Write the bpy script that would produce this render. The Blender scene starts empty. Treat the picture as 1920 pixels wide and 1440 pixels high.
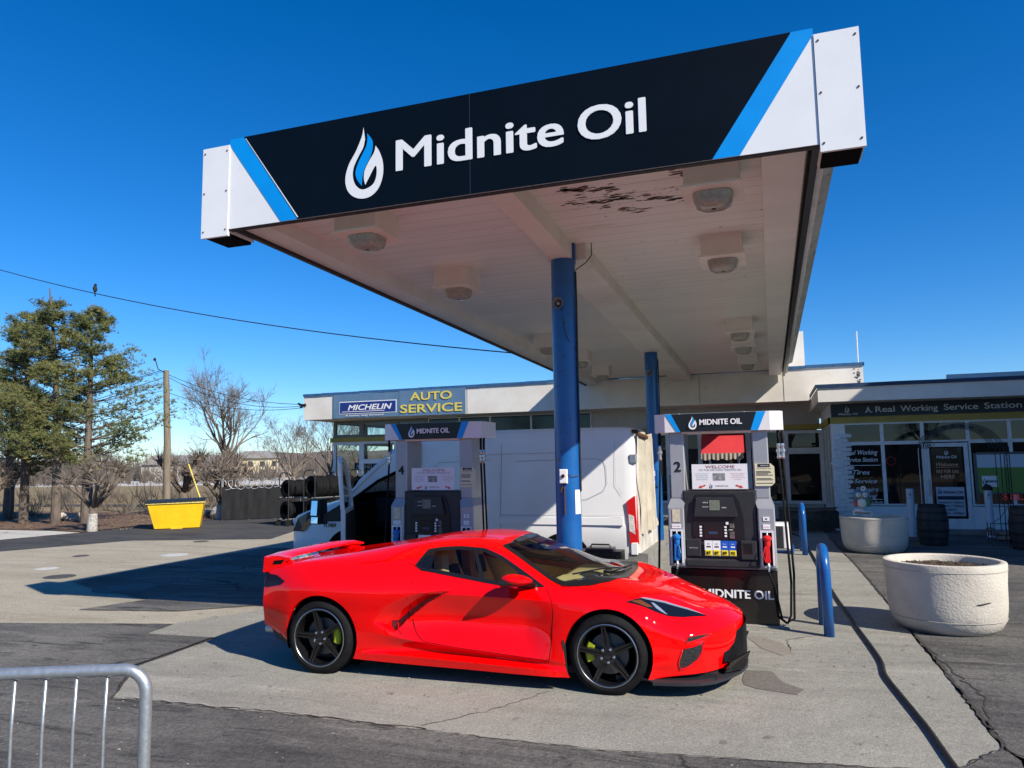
import bpy, math, random
import numpy as np
from mathutils import Vector, Matrix
from mathutils.bvhtree import BVHTree
random.seed(7)
R = math.radians
S = bpy.context.scene
# ------------------------------------------------------------------ camera
cam = bpy.data.cameras.new('camera'); camo = bpy.data.objects.new('camera', cam); S.collection.objects.link(camo); S.camera = camo
YAW, PITCH, ROLL, EYE = R(19.183), R(6.066), R(-0.880), 1.96
fw = Vector((-math.sin(YAW)*math.cos(PITCH), math.cos(YAW)*math.cos(PITCH), math.sin(PITCH)))
rt = Vector((math.cos(YAW), math.sin(YAW), 0)); up = rt.cross(fw)
r2 = rt*math.cos(ROLL)+up*math.sin(ROLL); u2 = up*math.cos(ROLL)-rt*math.sin(ROLL)
m = Matrix((r2, u2, -fw)).transposed().to_4x4(); m.translation = (0, 0, EYE); camo.matrix_world = m
cam.sensor_width = 36; cam.lens = 36*1387.3/1920; cam.clip_start = .05; cam.clip_end = 2500
# ------------------------------------------------------------------ sky and sun
SUN = Vector((1.18, -.58, 1.0)).normalized()
W = bpy.data.worlds.new('World'); S.world = W; W.use_nodes = True; nt = W.node_tree; nt.nodes.clear()
sky = nt.nodes.new('ShaderNodeTexSky'); sky.sky_type = 'NISHITA'; sky.sun_disc = False
sky.sun_elevation = math.asin(SUN.z); sky.sun_rotation = math.atan2(SUN.x, SUN.y)
sky.air_density = 1.0; sky.dust_density = .0; sky.ozone_density = 6.0; sky.altitude = 300
bg = nt.nodes.new('ShaderNodeBackground'); bg.inputs[1].default_value = .092
hs = nt.nodes.new('ShaderNodeHueSaturation'); hs.inputs['Saturation'].default_value = 1.30
wo = nt.nodes.new('ShaderNodeOutputWorld'); nt.links.new(sky.outputs[0], hs.inputs['Color']); tn = nt.nodes.new('ShaderNodeMix'); tn.data_type = 'RGBA'; tn.blend_type = 'MULTIPLY'; tn.inputs[0].default_value = 1; tn.inputs[7].default_value = (.86, .96, 1.10, 1); nt.links.new(hs.outputs[0], tn.inputs[6]); nt.links.new(tn.outputs[2], bg.inputs[0]); nt.links.new(bg.outputs[0], wo.inputs[0])
sl = bpy.data.lights.new('sun', 'SUN'); sl.energy = 4.7; sl.angle = R(.5); sl.color = (1, .92, .80)
so = bpy.data.objects.new('sun', sl); S.collection.objects.link(so); so.rotation_euler = (-SUN).to_track_quat('-Z', 'Y').to_euler(); so.location = (30, -20, 30)
S.view_settings.view_transform = 'Standard'; S.view_settings.look = 'None'; S.view_settings.exposure = 0.58; S.view_settings.gamma = 1
S.cycles.max_bounces = 8; S.cycles.transparent_max_bounces = 16; S.cycles.use_denoising = True
# ------------------------------------------------------------------ materials
def srgb(*c): return tuple((x/255/12.92 if x/255 <= .04045 else ((x/255+.055)/1.055)**2.4) for x in c)
MT = {}
def M(name, c, c2=None, scale=4, rough=.6, metal=0, bump=0, bscale=None, coat=0, spec=.5, detail=8, stretch=(1, 1, 1), lo=.35, hi=.65, rvar=0, trans=0, ior=1.45, gen=False, third=None):
    if name in MT: return MT[name]
    m = bpy.data.materials.new(name); m.use_nodes = True; n = m.node_tree; b = n.nodes['Principled BSDF']
    b.inputs['Base Color'].default_value = (*c, 1); b.inputs['Roughness'].default_value = rough; b.inputs['Metallic'].default_value = metal
    b.inputs['Coat Weight'].default_value = coat; b.inputs['Coat Roughness'].default_value = .03; b.inputs['Specular IOR Level'].default_value = spec
    b.inputs['Transmission Weight'].default_value = trans; b.inputs['IOR'].default_value = ior
    tc = n.nodes.new('ShaderNodeTexCoord'); mp = n.nodes.new('ShaderNodeMapping'); mp.inputs['Scale'].default_value = stretch
    n.links.new(tc.outputs['Object'], mp.inputs[0])
    def noise(sc, d=detail, ro=.6):
        t = n.nodes.new('ShaderNodeTexNoise'); t.inputs['Scale'].default_value = sc; t.inputs['Detail'].default_value = d; t.inputs['Roughness'].default_value = ro
        n.links.new(mp.outputs[0], t.inputs['Vector']); return t
    if c2 is not None:
        t = noise(scale); r = n.nodes.new('ShaderNodeValToRGB'); r.color_ramp.elements[0].position = lo; r.color_ramp.elements[1].position = hi
        r.color_ramp.elements[0].color = (*c, 1); r.color_ramp.elements[1].color = (*c2, 1)
        n.links.new(t.outputs[0], r.inputs[0]); last = r.outputs[0]
        if third:
            c3, sc3, lo3, hi3 = third; t3 = noise(sc3, 10, .65); r3 = n.nodes.new('ShaderNodeValToRGB'); r3.color_ramp.elements[0].position = lo3; r3.color_ramp.elements[1].position = hi3
            mx = n.nodes.new('ShaderNodeMix'); mx.data_type = 'RGBA'; n.links.new(t3.outputs[0], r3.inputs[0]); n.links.new(r3.outputs[0], mx.inputs[0]); n.links.new(last, mx.inputs[6]); mx.inputs[7].default_value = (*c3, 1); last = mx.outputs[2]
        n.links.new(last, b.inputs['Base Color'])
        if rvar:
            mr = n.nodes.new('ShaderNodeMapRange'); mr.inputs['To Min'].default_value = rough-rvar; mr.inputs['To Max'].default_value = rough+rvar
            n.links.new(t.outputs[0], mr.inputs[0]); n.links.new(mr.outputs[0], b.inputs['Roughness'])
    if bump:
        t = noise(bscale or scale*3); bp = n.nodes.new('ShaderNodeBump'); bp.inputs['Strength'].default_value = bump; bp.inputs['Distance'].default_value = .02
        n.links.new(t.outputs[0], bp.inputs['Height']); n.links.new(bp.outputs[0], b.inputs['Normal'])
    MT[name] = m; return m
def glassmat(name, tint, refl_rough=0.0, strength=1.0, ior=1.5):
    m = bpy.data.materials.new(name); m.use_nodes = True; n = m.node_tree; n.nodes.clear()
    o = n.nodes.new('ShaderNodeOutputMaterial'); t = n.nodes.new('ShaderNodeBsdfTransparent'); t.inputs[0].default_value = (*tint, 1)
    g = n.nodes.new('ShaderNodeBsdfGlossy'); g.inputs['Roughness'].default_value = refl_rough; f = n.nodes.new('ShaderNodeFresnel'); f.inputs[0].default_value = ior
    x = n.nodes.new('ShaderNodeMixShader'); n.links.new(f.outputs[0], x.inputs[0]); n.links.new(t.outputs[0], x.inputs[1]); n.links.new(g.outputs[0], x.inputs[2]); n.links.new(x.outputs[0], o.inputs[0])
    MT[name] = m; return m
white = M('white_paint', (.80, .80, .78), (.66, .66, .63), 1.3, .45, bump=.06, bscale=30, lo=.3, hi=.75)
whitedirt = M('weathered_white_paint', (.80, .77, .70), (.70, .65, .57), 1.1, .55, bump=.1, bscale=14, third=((.52, .46, .38), 3.2, .62, .78))
trimw = M('white_aluminium', (.78, .80, .82), (.66, .68, .70), 6, .4)
navy = M('navy_vinyl', (.0012, .0036, .0075), (.0018, .005, .010), 2, .45, bump=.08, bscale=7, spec=.16)
black = M('black_plastic', (.012, .012, .013), (.02, .02, .021), 20, .45)
blackg = M('gloss_black', (.006, .006, .007), None, rough=.12, coat=.6)
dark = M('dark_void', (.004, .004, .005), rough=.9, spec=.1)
skyblue = M('sky_blue_vinyl', (.0, .30, .80), (.0, .27, .74), 3, .4)
letter = M('white_vinyl', (.82, .82, .82), rough=.45)
blue = M('royal_blue_paint', (.007, .085, .30), (.012, .11, .34), 3, .28, bump=.05, bscale=25, third=((.035, .05, .085), 11, .60, .68), coat=.15)
blueedge = M('blue_roof_trim', (.02, .09, .22), (.05, .13, .26), 5, .5, third=((.5, .5, .5), 14, .66, .70))
yellowb = M('mustard_band_paint', (.42, .32, .06), (.36, .27, .05), 2, .5)
yellowp = M('yellow_paint', (.80, .50, .012), (.72, .43, .01), 3, .4, bump=.12, bscale=6)
glassd = M('dark_window_glass', (.006, .009, .010), rough=.015, spec=.55)
glasst = glassmat('clear_window_glass', (.80, .86, .84))
conc = None
steel = M('galvanised_steel', (.40, .43, .44), (.52, .55, .56), 40, .42, .75, bump=.1, bscale=60)
alu = M('brushed_aluminium', (.42, .43, .45), (.36, .37, .39), 8, .38, .6)
rubber = M('tyre_rubber', (.007, .007, .008), (.014, .014, .014), 9, .7, bump=.25, bscale=60, spec=.12)
rust = M('rusty_metal', (.10, .04, .015), (.05, .025, .012), 20, .8)
bark = M('grey_brown_bark', (.16, .13, .105), (.09, .07, .055), 9, .9, bump=.6, bscale=18, stretch=(1, 1, .35))
twig = M('reddish_twig_bark', (.22, .18, .145), (.13, .105, .085), 7, .85)
woodm = M('weathered_pole_wood', (.24, .20, .15), (.15, .125, .095), 12, .85, bump=.4, stretch=(1, 1, .12))
# ------------------------------------------------------------------ mesh helpers
class MB:
    def __init__(s): s.v = []; s.f = []; s.mi = []; s.cur = 0; s.mats = []
    def mat(s, m):
        if m not in s.mats: s.mats.append(m)
        s.cur = s.mats.index(m); return s
    def add(s, vs, fs):
        o = len(s.v); s.v += [tuple(v) for v in vs]
        for f in fs: s.f.append(tuple(i+o for i in f)); s.mi.append(s.cur)
        return s
    def box(s, x0, x1, y0, y1, z0, z1):
        return s.add([(x0, y0, z0), (x1, y0, z0), (x1, y1, z0), (x0, y1, z0), (x0, y0, z1), (x1, y0, z1), (x1, y1, z1), (x0, y1, z1)],
                     [(0, 3, 2, 1), (4, 5, 6, 7), (0, 1, 5, 4), (1, 2, 6, 5), (2, 3, 7, 6), (3, 0, 4, 7)])
    def cbox(s, x0, x1, y0, y1, z0, z1, c=.02):
        # box with chamfered vertical and front edges
        ys = [(y0, c), (y0+c, 0), (y1-c, 0), (y1, c)]; P = []
        for y, i in ys: P += [(x0+i, y, z0+i), (x1-i, y, z0+i), (x1-i, y, z1-i), (x0+i, y, z1-i)]
        F = [(0, 1, 2, 3), (15, 14, 13, 12)]
        for k in range(3):
            for j in range(4): a = 4*k+j; b = 4*k+(j+1) % 4; F.append((a, a+4, b+4, b))
        return s.add(P, F)
    def quad(s, a, b, c, d): return s.add([a, b, c, d], [(0, 1, 2, 3)])
    def poly(s, pts): return s.add(pts, [tuple(range(len(pts)))])
    def hexa(s, bot, top):
        n = len(bot); F = [tuple(range(n))[::-1], tuple(range(n, 2*n))]
        for i in range(n): j = (i+1) % n; F.append((i, j, n+j, n+i))
        return s.add(list(bot)+list(top), F)
    def prism(s, p2, a, b, ax='y'):
        f = {'y': lambda p, t: (p[0], t, p[1]), 'x': lambda p, t: (t, p[0], p[1]), 'z': lambda p, t: (p[0], p[1], t)}[ax]
        return s.hexa([f(p, a) for p in p2], [f(p, b) for p in p2])
    def tube(s, pts, r, n=8, cap=True):
        pts = [Vector(p) for p in pts]; rs = r if isinstance(r, (list, tuple)) else [r]*len(pts); rings = []; pn = None
        for i, p in enumerate(pts):
            d = (pts[min(i+1, len(pts)-1)]-pts[max(i-1, 0)])
            if d.length < 1e-9: d = Vector((0, 0, 1))
            d.normalize()
            if pn is None: a = Vector((0, 0, 1)) if abs(d.z) < .9 else Vector((1, 0, 0)); pn = d.cross(a).normalized()
            else: pn = (pn-d*pn.dot(d)); pn = pn.normalized() if pn.length > 1e-6 else d.orthogonal().normalized()
            q = d.cross(pn)
            rings.append([p+(pn*math.cos(2*math.pi*k/n)+q*math.sin(2*math.pi*k/n))*rs[i] for k in range(n)])
        V = [v for rg in rings for v in rg]; F = []
        for i in range(len(pts)-1):
            for k in range(n): F.append((i*n+k, i*n+(k+1) % n, (i+1)*n+(k+1) % n, (i+1)*n+k))
        if cap: F.append(tuple(range(n))[::-1]); F.append(tuple((len(pts)-1)*n+k for k in range(n)))
        return s.add(V, F)
    def lathe(s, prof, c=(0, 0, 0), n=32, ax='z', close=False):
        V = []; F = []
        for r, h in prof:
            for k in range(n):
                a = 2*math.pi*k/n; ca, sa = r*math.cos(a), r*math.sin(a)
                V.append({'z': (c[0]+ca, c[1]+sa, c[2]+h), 'y': (c[0]+ca, c[1]+h, c[2]+sa), 'x': (c[0]+h, c[1]+ca, c[2]+sa)}[ax])
        for i in range(len(prof)-1):
            for k in range(n): F.append((i*n+k, i*n+(k+1) % n, (i+1)*n+(k+1) % n, (i+1)*n+k))
        if not close: F.append(tuple(range(n))[::-1]); F.append(tuple((len(prof)-1)*n+k for k in range(n)))
        return s.add(V, F)
    def grid(s, rows, wrap=False):
        nr, nc = len(rows), len(rows[0]); V = [p for r in rows for p in r]; F = []
        for i in range(nr-1):
            for j in range(nc-(0 if wrap else 1)): F.append((i*nc+j, i*nc+(j+1) % nc, (i+1)*nc+(j+1) % nc, (i+1)*nc+j))
        return s.add(V, F)
    def text(s, t, o, ux, uy, w=None, h=None, bold=0.0, shear=0.0, align='C', nrm=None, space=1.0):
        c = bpy.data.curves.new('t', 'FONT'); c.body = t; c.size = 1; c.shear = shear; c.space_character = space; c.resolution_u = 5; c.fill_mode = 'FRONT'
        ob = bpy.data.objects.new('t', c); me = bpy.data.meshes.new_from_object(ob); vs = [v.co.copy() for v in me.vertices]; fs = [tuple(p.vertices) for p in me.polygons]
        bpy.data.objects.remove(ob); bpy.data.curves.remove(c); bpy.data.meshes.remove(me)
        if not vs: return s
        x0 = min(v.x for v in vs); x1 = max(v.x for v in vs); cap = .73
        if h is None: h = w/(x1-x0)*cap
        sy = h/cap; sx = w/(x1-x0) if w else sy
        ax = {'C': (x0+x1)/2, 'L': x0, 'R': x1}[align]; o, ux, uy = Vector(o), Vector(ux), Vector(uy)
        nn = ux.cross(uy); B_ = bold*.75; sh = [(0, 0)] if bold <= 0 else [(-B_, 0), (B_, 0), (0, B_*.6), (0, -B_*.6), (-B_*.7, B_*.45), (B_*.7, -B_*.45), (B_*.7, B_*.45), (-B_*.7, -B_*.45)]
        if sy < .045: sh = sh[:2]
        for k, (p, q) in enumerate(sh): s.add([o+ux*((v.x-ax)*sx)+uy*(v.y*sy)+ux*(p*sy)+uy*(q*sy)+nn*(.0004*k) for v in vs], fs)
        return s
    def flat(s, p2, o, ux, uy, k=1.0):
        o, ux, uy = Vector(o), Vector(ux), Vector(uy)
        return s.poly([o+ux*(p[0]*k)+uy*(p[1]*k) for p in p2])
    def build(s, name, mat=None, parent=None, smooth=False, off=None, angle=None):
        me = bpy.data.meshes.new(name); o = off if off is not None else (parent_origin(parent) if parent else (0, 0, 0))
        me.from_pydata([(v[0]-o[0], v[1]-o[1], v[2]-o[2]) for v in s.v], [], s.f)
        if s.mats:
            for m_ in s.mats: me.materials.append(m_)
            me.polygons.foreach_set('material_index', s.mi)
        elif mat: me.materials.append(mat)
        if smooth: me.polygons.foreach_set('use_smooth', [True]*len(me.polygons))
        me.update()
        if smooth and angle:
            try: me.set_sharp_from_angle(angle=R(angle))
            except Exception: pass
        ob = bpy.data.objects.new(name, me); S.collection.objects.link(ob)
        if parent: ob.parent = parent
        return ob
def parent_origin(p):
    o = Vector((0, 0, 0))
    while p: o += p.location; p = p.parent
    return o
def tag(o, label=None, cat=None, group=None, kind=None):
    if label: o['label'] = label
    if cat: o['category'] = cat
    if group: o['group'] = group
    if kind: o['kind'] = kind
    return o
def thing(name, loc, label, cat, group=None, rz=0):
    o = bpy.data.objects.new(name, None); S.collection.objects.link(o); o.location = loc; o.rotation_euler = (0, 0, rz); o.empty_display_size = .2
    return tag(o, label, cat, group)
def copy_tree(o, parent=None):
    c = o.copy(); S.collection.objects.link(c)
    if parent: c.parent = parent
    for ch in list(o.children): copy_tree(ch, c)
    return c
def B(name, mat, parent, *boxes, c=0):
    b = MB()
    for x in boxes: b.cbox(*x, c=c) if c else b.box(*x)
    return b.build(name, mat, parent)
LOGO_W = [(-4, 200), (-14, 150), (-50, 72), (-95, 0), (-115, -75), (-103, -138), (-66, -180), (-12, -200), (46, -192), (92, -152), (116, -85), (115, -15), (95, 45), (71, 84), (60, 45), (32, 5), (5, -45), (0, -90), (9, -127), (32, -88), (72, -28), (76, -85), (52, -132), (-7, -150), (-50, -120), (-68, -68), (-62, -15), (-32, 42), (-5, 85), (6, 130)]
LOGO_B = [(18, 162), (48, 122), (54, 82), (42, 32), (8, -28), (-8, -78), (-12, -130), (-42, -90), (-52, -48), (-36, 2), (-8, 52), (14, 92), (20, 130)]
def smooth_outline(P, sharp, n=5):
    out = []; m_ = len(P)
    for i in range(m_):
        a, b_, c, d = P[i-1], P[i], P[(i+1) % m_], P[(i+2) % m_]
        if i in sharp: a = (2*b_[0]-c[0], 2*b_[1]-c[1])
        if (i+1) % m_ in sharp: d = (2*c[0]-b_[0], 2*c[1]-b_[1])
        for k in range(n):
            t = k/n; out.append(tuple(.5*(2*q+(-p+r)*t+(2*p-5*q+4*r-w)*t*t+(-p+3*q-3*r+w)*t**3) for p, q, r, w in zip(a, b_, c, d)))
    return out
LOGO_W = smooth_outline(LOGO_W, {0, 13, 18, 29}); LOGO_B = smooth_outline(LOGO_B, {0, 6})
def logo(mb, o, ux, uy, h, mw, mblue=None, out=(0, 0, 0)):
    mb.mat(mw).flat(LOGO_W, o, ux, uy, h/400)
    if mblue: mb.mat(mblue).flat(LOGO_B, Vector(o)+Vector(out), ux, uy, h/400)
X1, Z1 = (1, 0, 0), (0, 0, 1)
# ------------------------------------------------------------------ ground
def ground_mat(name, base, base2, stain, grain, bumpv, streak=0, light=None, crack=0):
    m = bpy.data.materials.new(name); m.use_nodes = True; n = m.node_tree; b = n.nodes['Principled BSDF']; L = n.links.new
    tc = n.nodes.new('ShaderNodeTexCoord'); P = tc.outputs['Object']
    def noise(sc, d=8, ro=.6, vec=P, dist=0):
        t = n.nodes.new('ShaderNodeTexNoise'); t.inputs['Scale'].default_value = sc; t.inputs['Detail'].default_value = d; t.inputs['Roughness'].default_value = ro; t.inputs['Distortion'].default_value = dist; L(vec, t.inputs['Vector']); return t.outputs[0]
    def ramp(v, lo, hi, c0=(0, 0, 0), c1=(1, 1, 1)):
        r = n.nodes.new('ShaderNodeValToRGB'); r.color_ramp.elements[0].position = lo; r.color_ramp.elements[1].position = hi; r.color_ramp.elements[0].color = (*c0, 1); r.color_ramp.elements[1].color = (*c1, 1); L(v, r.inputs[0]); return r.outputs[0]
    def mix(f, a, c, k=None, mode='MIX'):
        x = n.nodes.new('ShaderNodeMix'); x.data_type = 'RGBA'; x.blend_type = mode
        if isinstance(f, float): x.inputs[0].default_value = f
        else: L(f, x.inputs[0])
        for i, q in ((6, a), (7, c)):
            if isinstance(q, tuple): x.inputs[i].default_value = (*q, 1)
            else: L(q, x.inputs[i])
        return x.outputs[2]
    col = ramp(noise(.55, 6, .6), .3, .7, base, base2)
    mp = n.nodes.new('ShaderNodeMapping'); mp.inputs['Scale'].default_value = (.25, 1.6, 1); mp.inputs['Rotation'].default_value = (0, 0, R(-8)); L(P, mp.inputs[0])
    col = mix(ramp(noise(1.1, 9, .68, mp.outputs[0], .4), .50, .72), col, stain)
    if streak: col = mix(ramp(noise(2.6, 9, .7, mp.outputs[0], .8), .54, .66), col, tuple(x*.55 for x in base))
    if light: col = mix(ramp(noise(1.7, 9, .66, mp.outputs[0], .3), .58, .76), col, light)
    col = mix(ramp(noise(5.5, 4, .6), .64, .70), col, tuple(x*.72 for x in base))
    g = ramp(noise(grain, 3, .8), .28, .74, (.50, .50, .50), (1.45, 1.44, 1.41)); col = mix(1.0, col, g, mode='MULTIPLY')
    if crack:
        v = n.nodes.new('ShaderNodeTexVoronoi'); v.feature = 'DISTANCE_TO_EDGE'; v.inputs['Scale'].default_value = crack
        dv = n.nodes.new('ShaderNodeTexNoise'); dv.inputs['Scale'].default_value = 1.3; dv.inputs['Detail'].default_value = 8; L(P, dv.inputs['Vector']); av = n.nodes.new('ShaderNodeVectorMath'); av.operation = 'MULTIPLY_ADD'; av.inputs[1].default_value = (1.2, 1.2, 0); L(dv.outputs[1], av.inputs[0]); L(P, av.inputs[2]); L(av.outputs[0], v.inputs['Vector'])
        col = mix(ramp(v.outputs[0], .001, .006, (1, 1, 1), (0, 0, 0)), col, tuple(x*.35 for x in base))
    L(col, b.inputs['Base Color']); b.inputs['Roughness'].default_value = .88; b.inputs['Specular IOR Level'].default_value = .25
    bp = n.nodes.new('ShaderNodeBump'); bp.inputs['Strength'].default_value = bumpv; bp.inputs['Distance'].default_value = .02; L(noise(grain, 4, .8), bp.inputs['Height'])
    bp2 = n.nodes.new('ShaderNodeBump'); bp2.inputs['Strength'].default_value = .25; bp2.inputs['Distance'].default_value = .15; L(noise(1.4, 5, .6), bp2.inputs['Height']); L(bp2.outputs[0], bp.inputs['Normal']); L(bp.outputs[0], b.inputs['Normal'])
    MT[name] = m; return m
cgrey = ground_mat('worn_grey_concrete', (.245, .238, .208), (.325, .315, .275), (.185, .178, .155), 75, .35, light=(.40, .375, .33))
ctan = ground_mat('tan_concrete', (.33, .295, .225), (.39, .355, .285), (.27, .235, .17), 55, .35, light=(.46, .43, .36))
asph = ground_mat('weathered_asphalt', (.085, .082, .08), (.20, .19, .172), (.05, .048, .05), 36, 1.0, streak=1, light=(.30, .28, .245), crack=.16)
asphd = ground_mat('dark_sealed_asphalt', (.05, .051, .055), (.085, .084, .085), (.04, .04, .042), 60, .7, streak=1, light=(.14, .135, .13))
grassm = ground_mat('dormant_grass', (.22, .165, .085), (.30, .235, .13), (.15, .11, .06), 9, .9, streak=1, light=(.36, .29, .18))
mulch = ground_mat('leaf_litter', (.12, .075, .05), (.20, .13, .09), (.07, .045, .03), 22, 1.0, streak=1, light=(.27, .19, .13))
palec = ground_mat('pale_concrete', (.46, .44, .40), (.52, .50, .46), (.38, .36, .33), 40, .3)
def sheet(name, pts, z, mat, sub=0, jag=0):
    P = []
    n = len(pts)
    for i in range(n):
        a, b = Vector(pts[i]+(0,)) if len(pts[i]) == 2 else Vector(pts[i]), Vector(pts[(i+1) % n]+(0,)) if len(pts[(i+1) % n]) == 2 else Vector(pts[(i+1) % n])
        k = max(1, int((b-a).length/.12)) if jag else 1; k = min(k, 200)
        for j in range(k):
            p = a+(b-a)*(j/k)
            if jag and j: p += Vector((random.uniform(-jag, jag), random.uniform(-jag, jag), 0))
            P.append((p.x, p.y, z))
    b = MB(); b.poly(P); return tag(b.build(name, mat), kind='structure')
sheet('ground', [(-900, -300), (900, -300), (900, 1200), (-900, 1200)], -.012, grassm)
sheet('parking_lot', [(-21.2, 11), (-20.42, 17.7), (-20.5, 20.3), (-20.2, 22.4), (-19.3, 23.2), (-16, 60), (60, 60), (60, -20), (-60, -20), (-60, 4)], 0, asphd, jag=.03)
sheet('pavement', [(-60, 12.2), (-20.85, 14.9), (-20.42, 17.6), (-22.0, 17.9), (-60, 17.4)], .006, palec)
sheet('planting_bed', [(-60, 17.6), (-22.0, 18.05), (-20.5, 17.75), (-20.6, 20.3), (-20.3, 22.4), (-19.4, 23.3), (-20, 26), (-60, 26)], .012, mulch, jag=.06)
sheet('concrete_apron', [(-60, 6.5), (-9.46, 7.05), (-6.3, 7.3), (-6.0, 9.2), (1.3, 9.2), (1.3, 21.8), (-16, 25.6), (-12.9, 17.0), (-16.6, 15.9), (-18.0, 12.6), (-30, 8.6), (-60, 5.5)], .004, ctan, jag=.015)
sheet('concrete_forecourt', [(-7.55, 7.05), (-6.12, 7.15), (-6.04, 5.95), (-5.42, 5.06), (-3.6, 5.14), (-2.07, 5.13), (-1.14, 5.14), (.95, 5.42), (1.36, 5.95), (1.36, 18.9), (1.2, 21.9), (-5.5, 21.9), (-5.5, 11), (-6.4, 9.25)], .009, cgrey, jag=.012)
sheet('asphalt_or_shade_patch', [(-60, 6.8), (-9.46, 7.05), (-7.19, 7.6), (-7.09, 7.08), (-6.175, 7.145), (-6.1, 5.93), (-5.42, 5.06), (-3.6, 5.14), (-2.07, 5.13), (-1.14, 5.14), (.95, 5.42), (1.36, 5.95), (3, 3), (3, -10), (-60, -10)], .015, asph, jag=.012)
sheet('asphalt_or_shade_patch', [(-9.25, 8.0), (-8.9, 8.9), (-10.6, 9.45), (-11.6, 9.9), (-11.75, 12.2), (-11.6, 15.2), (-6, 15.5), (-5.9, 9.15), (-6.87, 9.0), (-7.78, 8.28)], .014, asph, jag=.015)  # asphalt wedge widened across the canopy shadow; its dark colour deepens the shade
sheet('asphalt_strip', [(1.39, -10), (1.39, 6), (1.375, 9), (1.38, 12), (1.34, 15.3), (1.2, 21.9), (60, 21.9), (60, -10)], .015, asph, jag=.018)
# cracks, joints, stains
def crackline(name, pts, w, z, mat, wob=.012):
    b = MB(); Q = []
    for i in range(len(pts)-1):
        a, c = Vector((*pts[i], z)), Vector((*pts[i+1], z)); k = max(2, int((c-a).length/.06))
        for j in range(k): Q.append(a+(c-a)*(j/k)+Vector((random.uniform(-wob, wob), random.uniform(-wob, wob), 0)))
    Q.append(Vector((*pts[-1], z))); r = []
    for i, p in enumerate(Q):
        d = (Q[min(i+1, len(Q)-1)]-Q[max(i-1, 0)]).normalized(); nn = Vector((-d.y, d.x, 0))*w*random.uniform(.35, 1.3); r.append((p-nn, p+nn))
    b.grid(r); return tag(b.build(name, mat), kind='structure')
ck = M('crack_dirt', (.035, .03, .026), (.06, .055, .045), 20, .95)
edgel = M('broken_concrete_edge', (.34, .32, .27), (.2, .18, .15), 25, .95)
crackline('ground_crack', [(1.38, 5.9), (1.40, 8.5), (1.385, 11), (1.345, 15.3), (1.21, 20)], .016, .019, ck)
crackline('ground_crack', [(1.38, 6.3), (1.52, 7.0), (1.46, 7.9), (1.40, 8.7)], .010, .019, ck, .03)
crackline('ground_crack', [(-6.1, 5.93), (-5.42, 5.06), (-3.6, 5.14), (-2.07, 5.13), (-1.14, 5.14), (.95, 5.42), (1.36, 5.95)], .007, .019, ck, .014)
crackline('ground_crack', [(-5.3, 5.10), (-3.6, 5.18), (-2.5, 5.17)], .012, .021, edgel, .02)
crackline('ground_crack', [(1.36, 5.95), (1.8, 5.3), (2.3, 4.9)], .008, .019, ck, .03)
crackline('ground_crack', [(-2.6, 5.2), (-2.2, 5.7), (-1.9, 6.3)], .004, .0125, ck, .02)
crackline('ground_crack', [(.08, 8.25), (.06, 8.75), (.4, 9.1)], .006, .0125, ck, .02)
crackline('ground_crack', [(-6.1, 5.93), (-6.175, 7.145)], .003, .019, ck, .01)
crackline('ground_crack', [(-21, 11), (-14, 12.2), (-9, 12.4)], .01, .008, edgel, .03)
stainm = M('rough_patch_stain', (.13, .115, .10), (.19, .17, .145), 30, .95, bump=.6)
dampm = M('damp_stain', (.20, .18, .15), (.24, .22, .18), 12, .9)
sheet('ground_stain', [(-.33, 7.42), (-.1, 7.45), (-.02, 7.15), (.16, 6.95), (.1, 6.78), (-.06, 6.82), (-.22, 6.86), (-.33, 6.95)], .0125, stainm, jag=.02)
sheet('ground_stain', [(-.35, 8.75), (-.22, 8.85), (.0, 8.6), (.1, 8.2), (.0, 8.05), (-.2, 8.3)], .0125, dampm, jag=.008)
iron = M('cast_iron', (.05, .05, .048), (.09, .085, .08), 20, .7, bump=.4)
palem = M('pale_painted_cover', (.55, .55, .52), (.40, .40, .38), 8, .6)
def disc(x, y, r, mat, z, label, w=1.0):
    b = MB(); b.lathe([(r*.98, 0), (r, .003), (r*.94, .008), (r*.90, .007), (r*.4, .009), (r*.1, .012)], (x, y, z), 28)
    for k in range(6): a = k*math.pi/3; b.box(x+r*.6*math.cos(a)-.02, x+r*.6*math.cos(a)+.02, y+r*.6*math.sin(a)-.02, y+r*.6*math.sin(a)+.02, z+.005, z+.012)
    return tag(b.build('manhole_cover', mat), label, 'manhole cover', 'tank covers set in the concrete')
darkc = M('patched_grey_concrete', (.10, .10, .10), (.14, .14, .138), 8, .9)
disc(-10.2, 11.9, .62, darkc, .006, 'largest round tank cover, wholly inside the canopy shadow nearest the car tail')
disc(-10.1, 9.75, .60, darkc, .006, 'large round cover at the pointed left end of the canopy shadow')
disc(-12.45, 10.35, .27, iron, .006, 'small dark round cover just left of the canopy shadow tip')
disc(-13.7, 11.1, .22, palem, .006, 'small speckled pale cover farthest left on the tan concrete')
disc(-12.8, 13.5, .30, palem, .006, 'bright white round cover beyond the canopy shadow edge')
disc(-14.9, 12.9, .17, iron, .006, 'tiny dark cover between the speckled cover and the white cover')
disc(-14.4, 16.1, .2, iron, .006, 'tiny dark cover nearest the far asphalt edge')
# twigs and litter: countless small bits
b = MB()
for i in range(500):
    x, y = random.choice([(random.uniform(-6, 3), random.uniform(2.5, 9)), (random.uniform(-14, -3), random.uniform(5, 16))]); s_ = random.uniform(.002, .0055); a = random.uniform(0, 3.1)
    b.box(x-s_, x+s_*random.uniform(.5, 3), y-s_, y+s_, .012, .018+s_*.5)
tag(b.build('litter', M('litter_bits', (.42, .38, .3), (.12, .1, .08), 3, .9)), kind='stuff')
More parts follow.
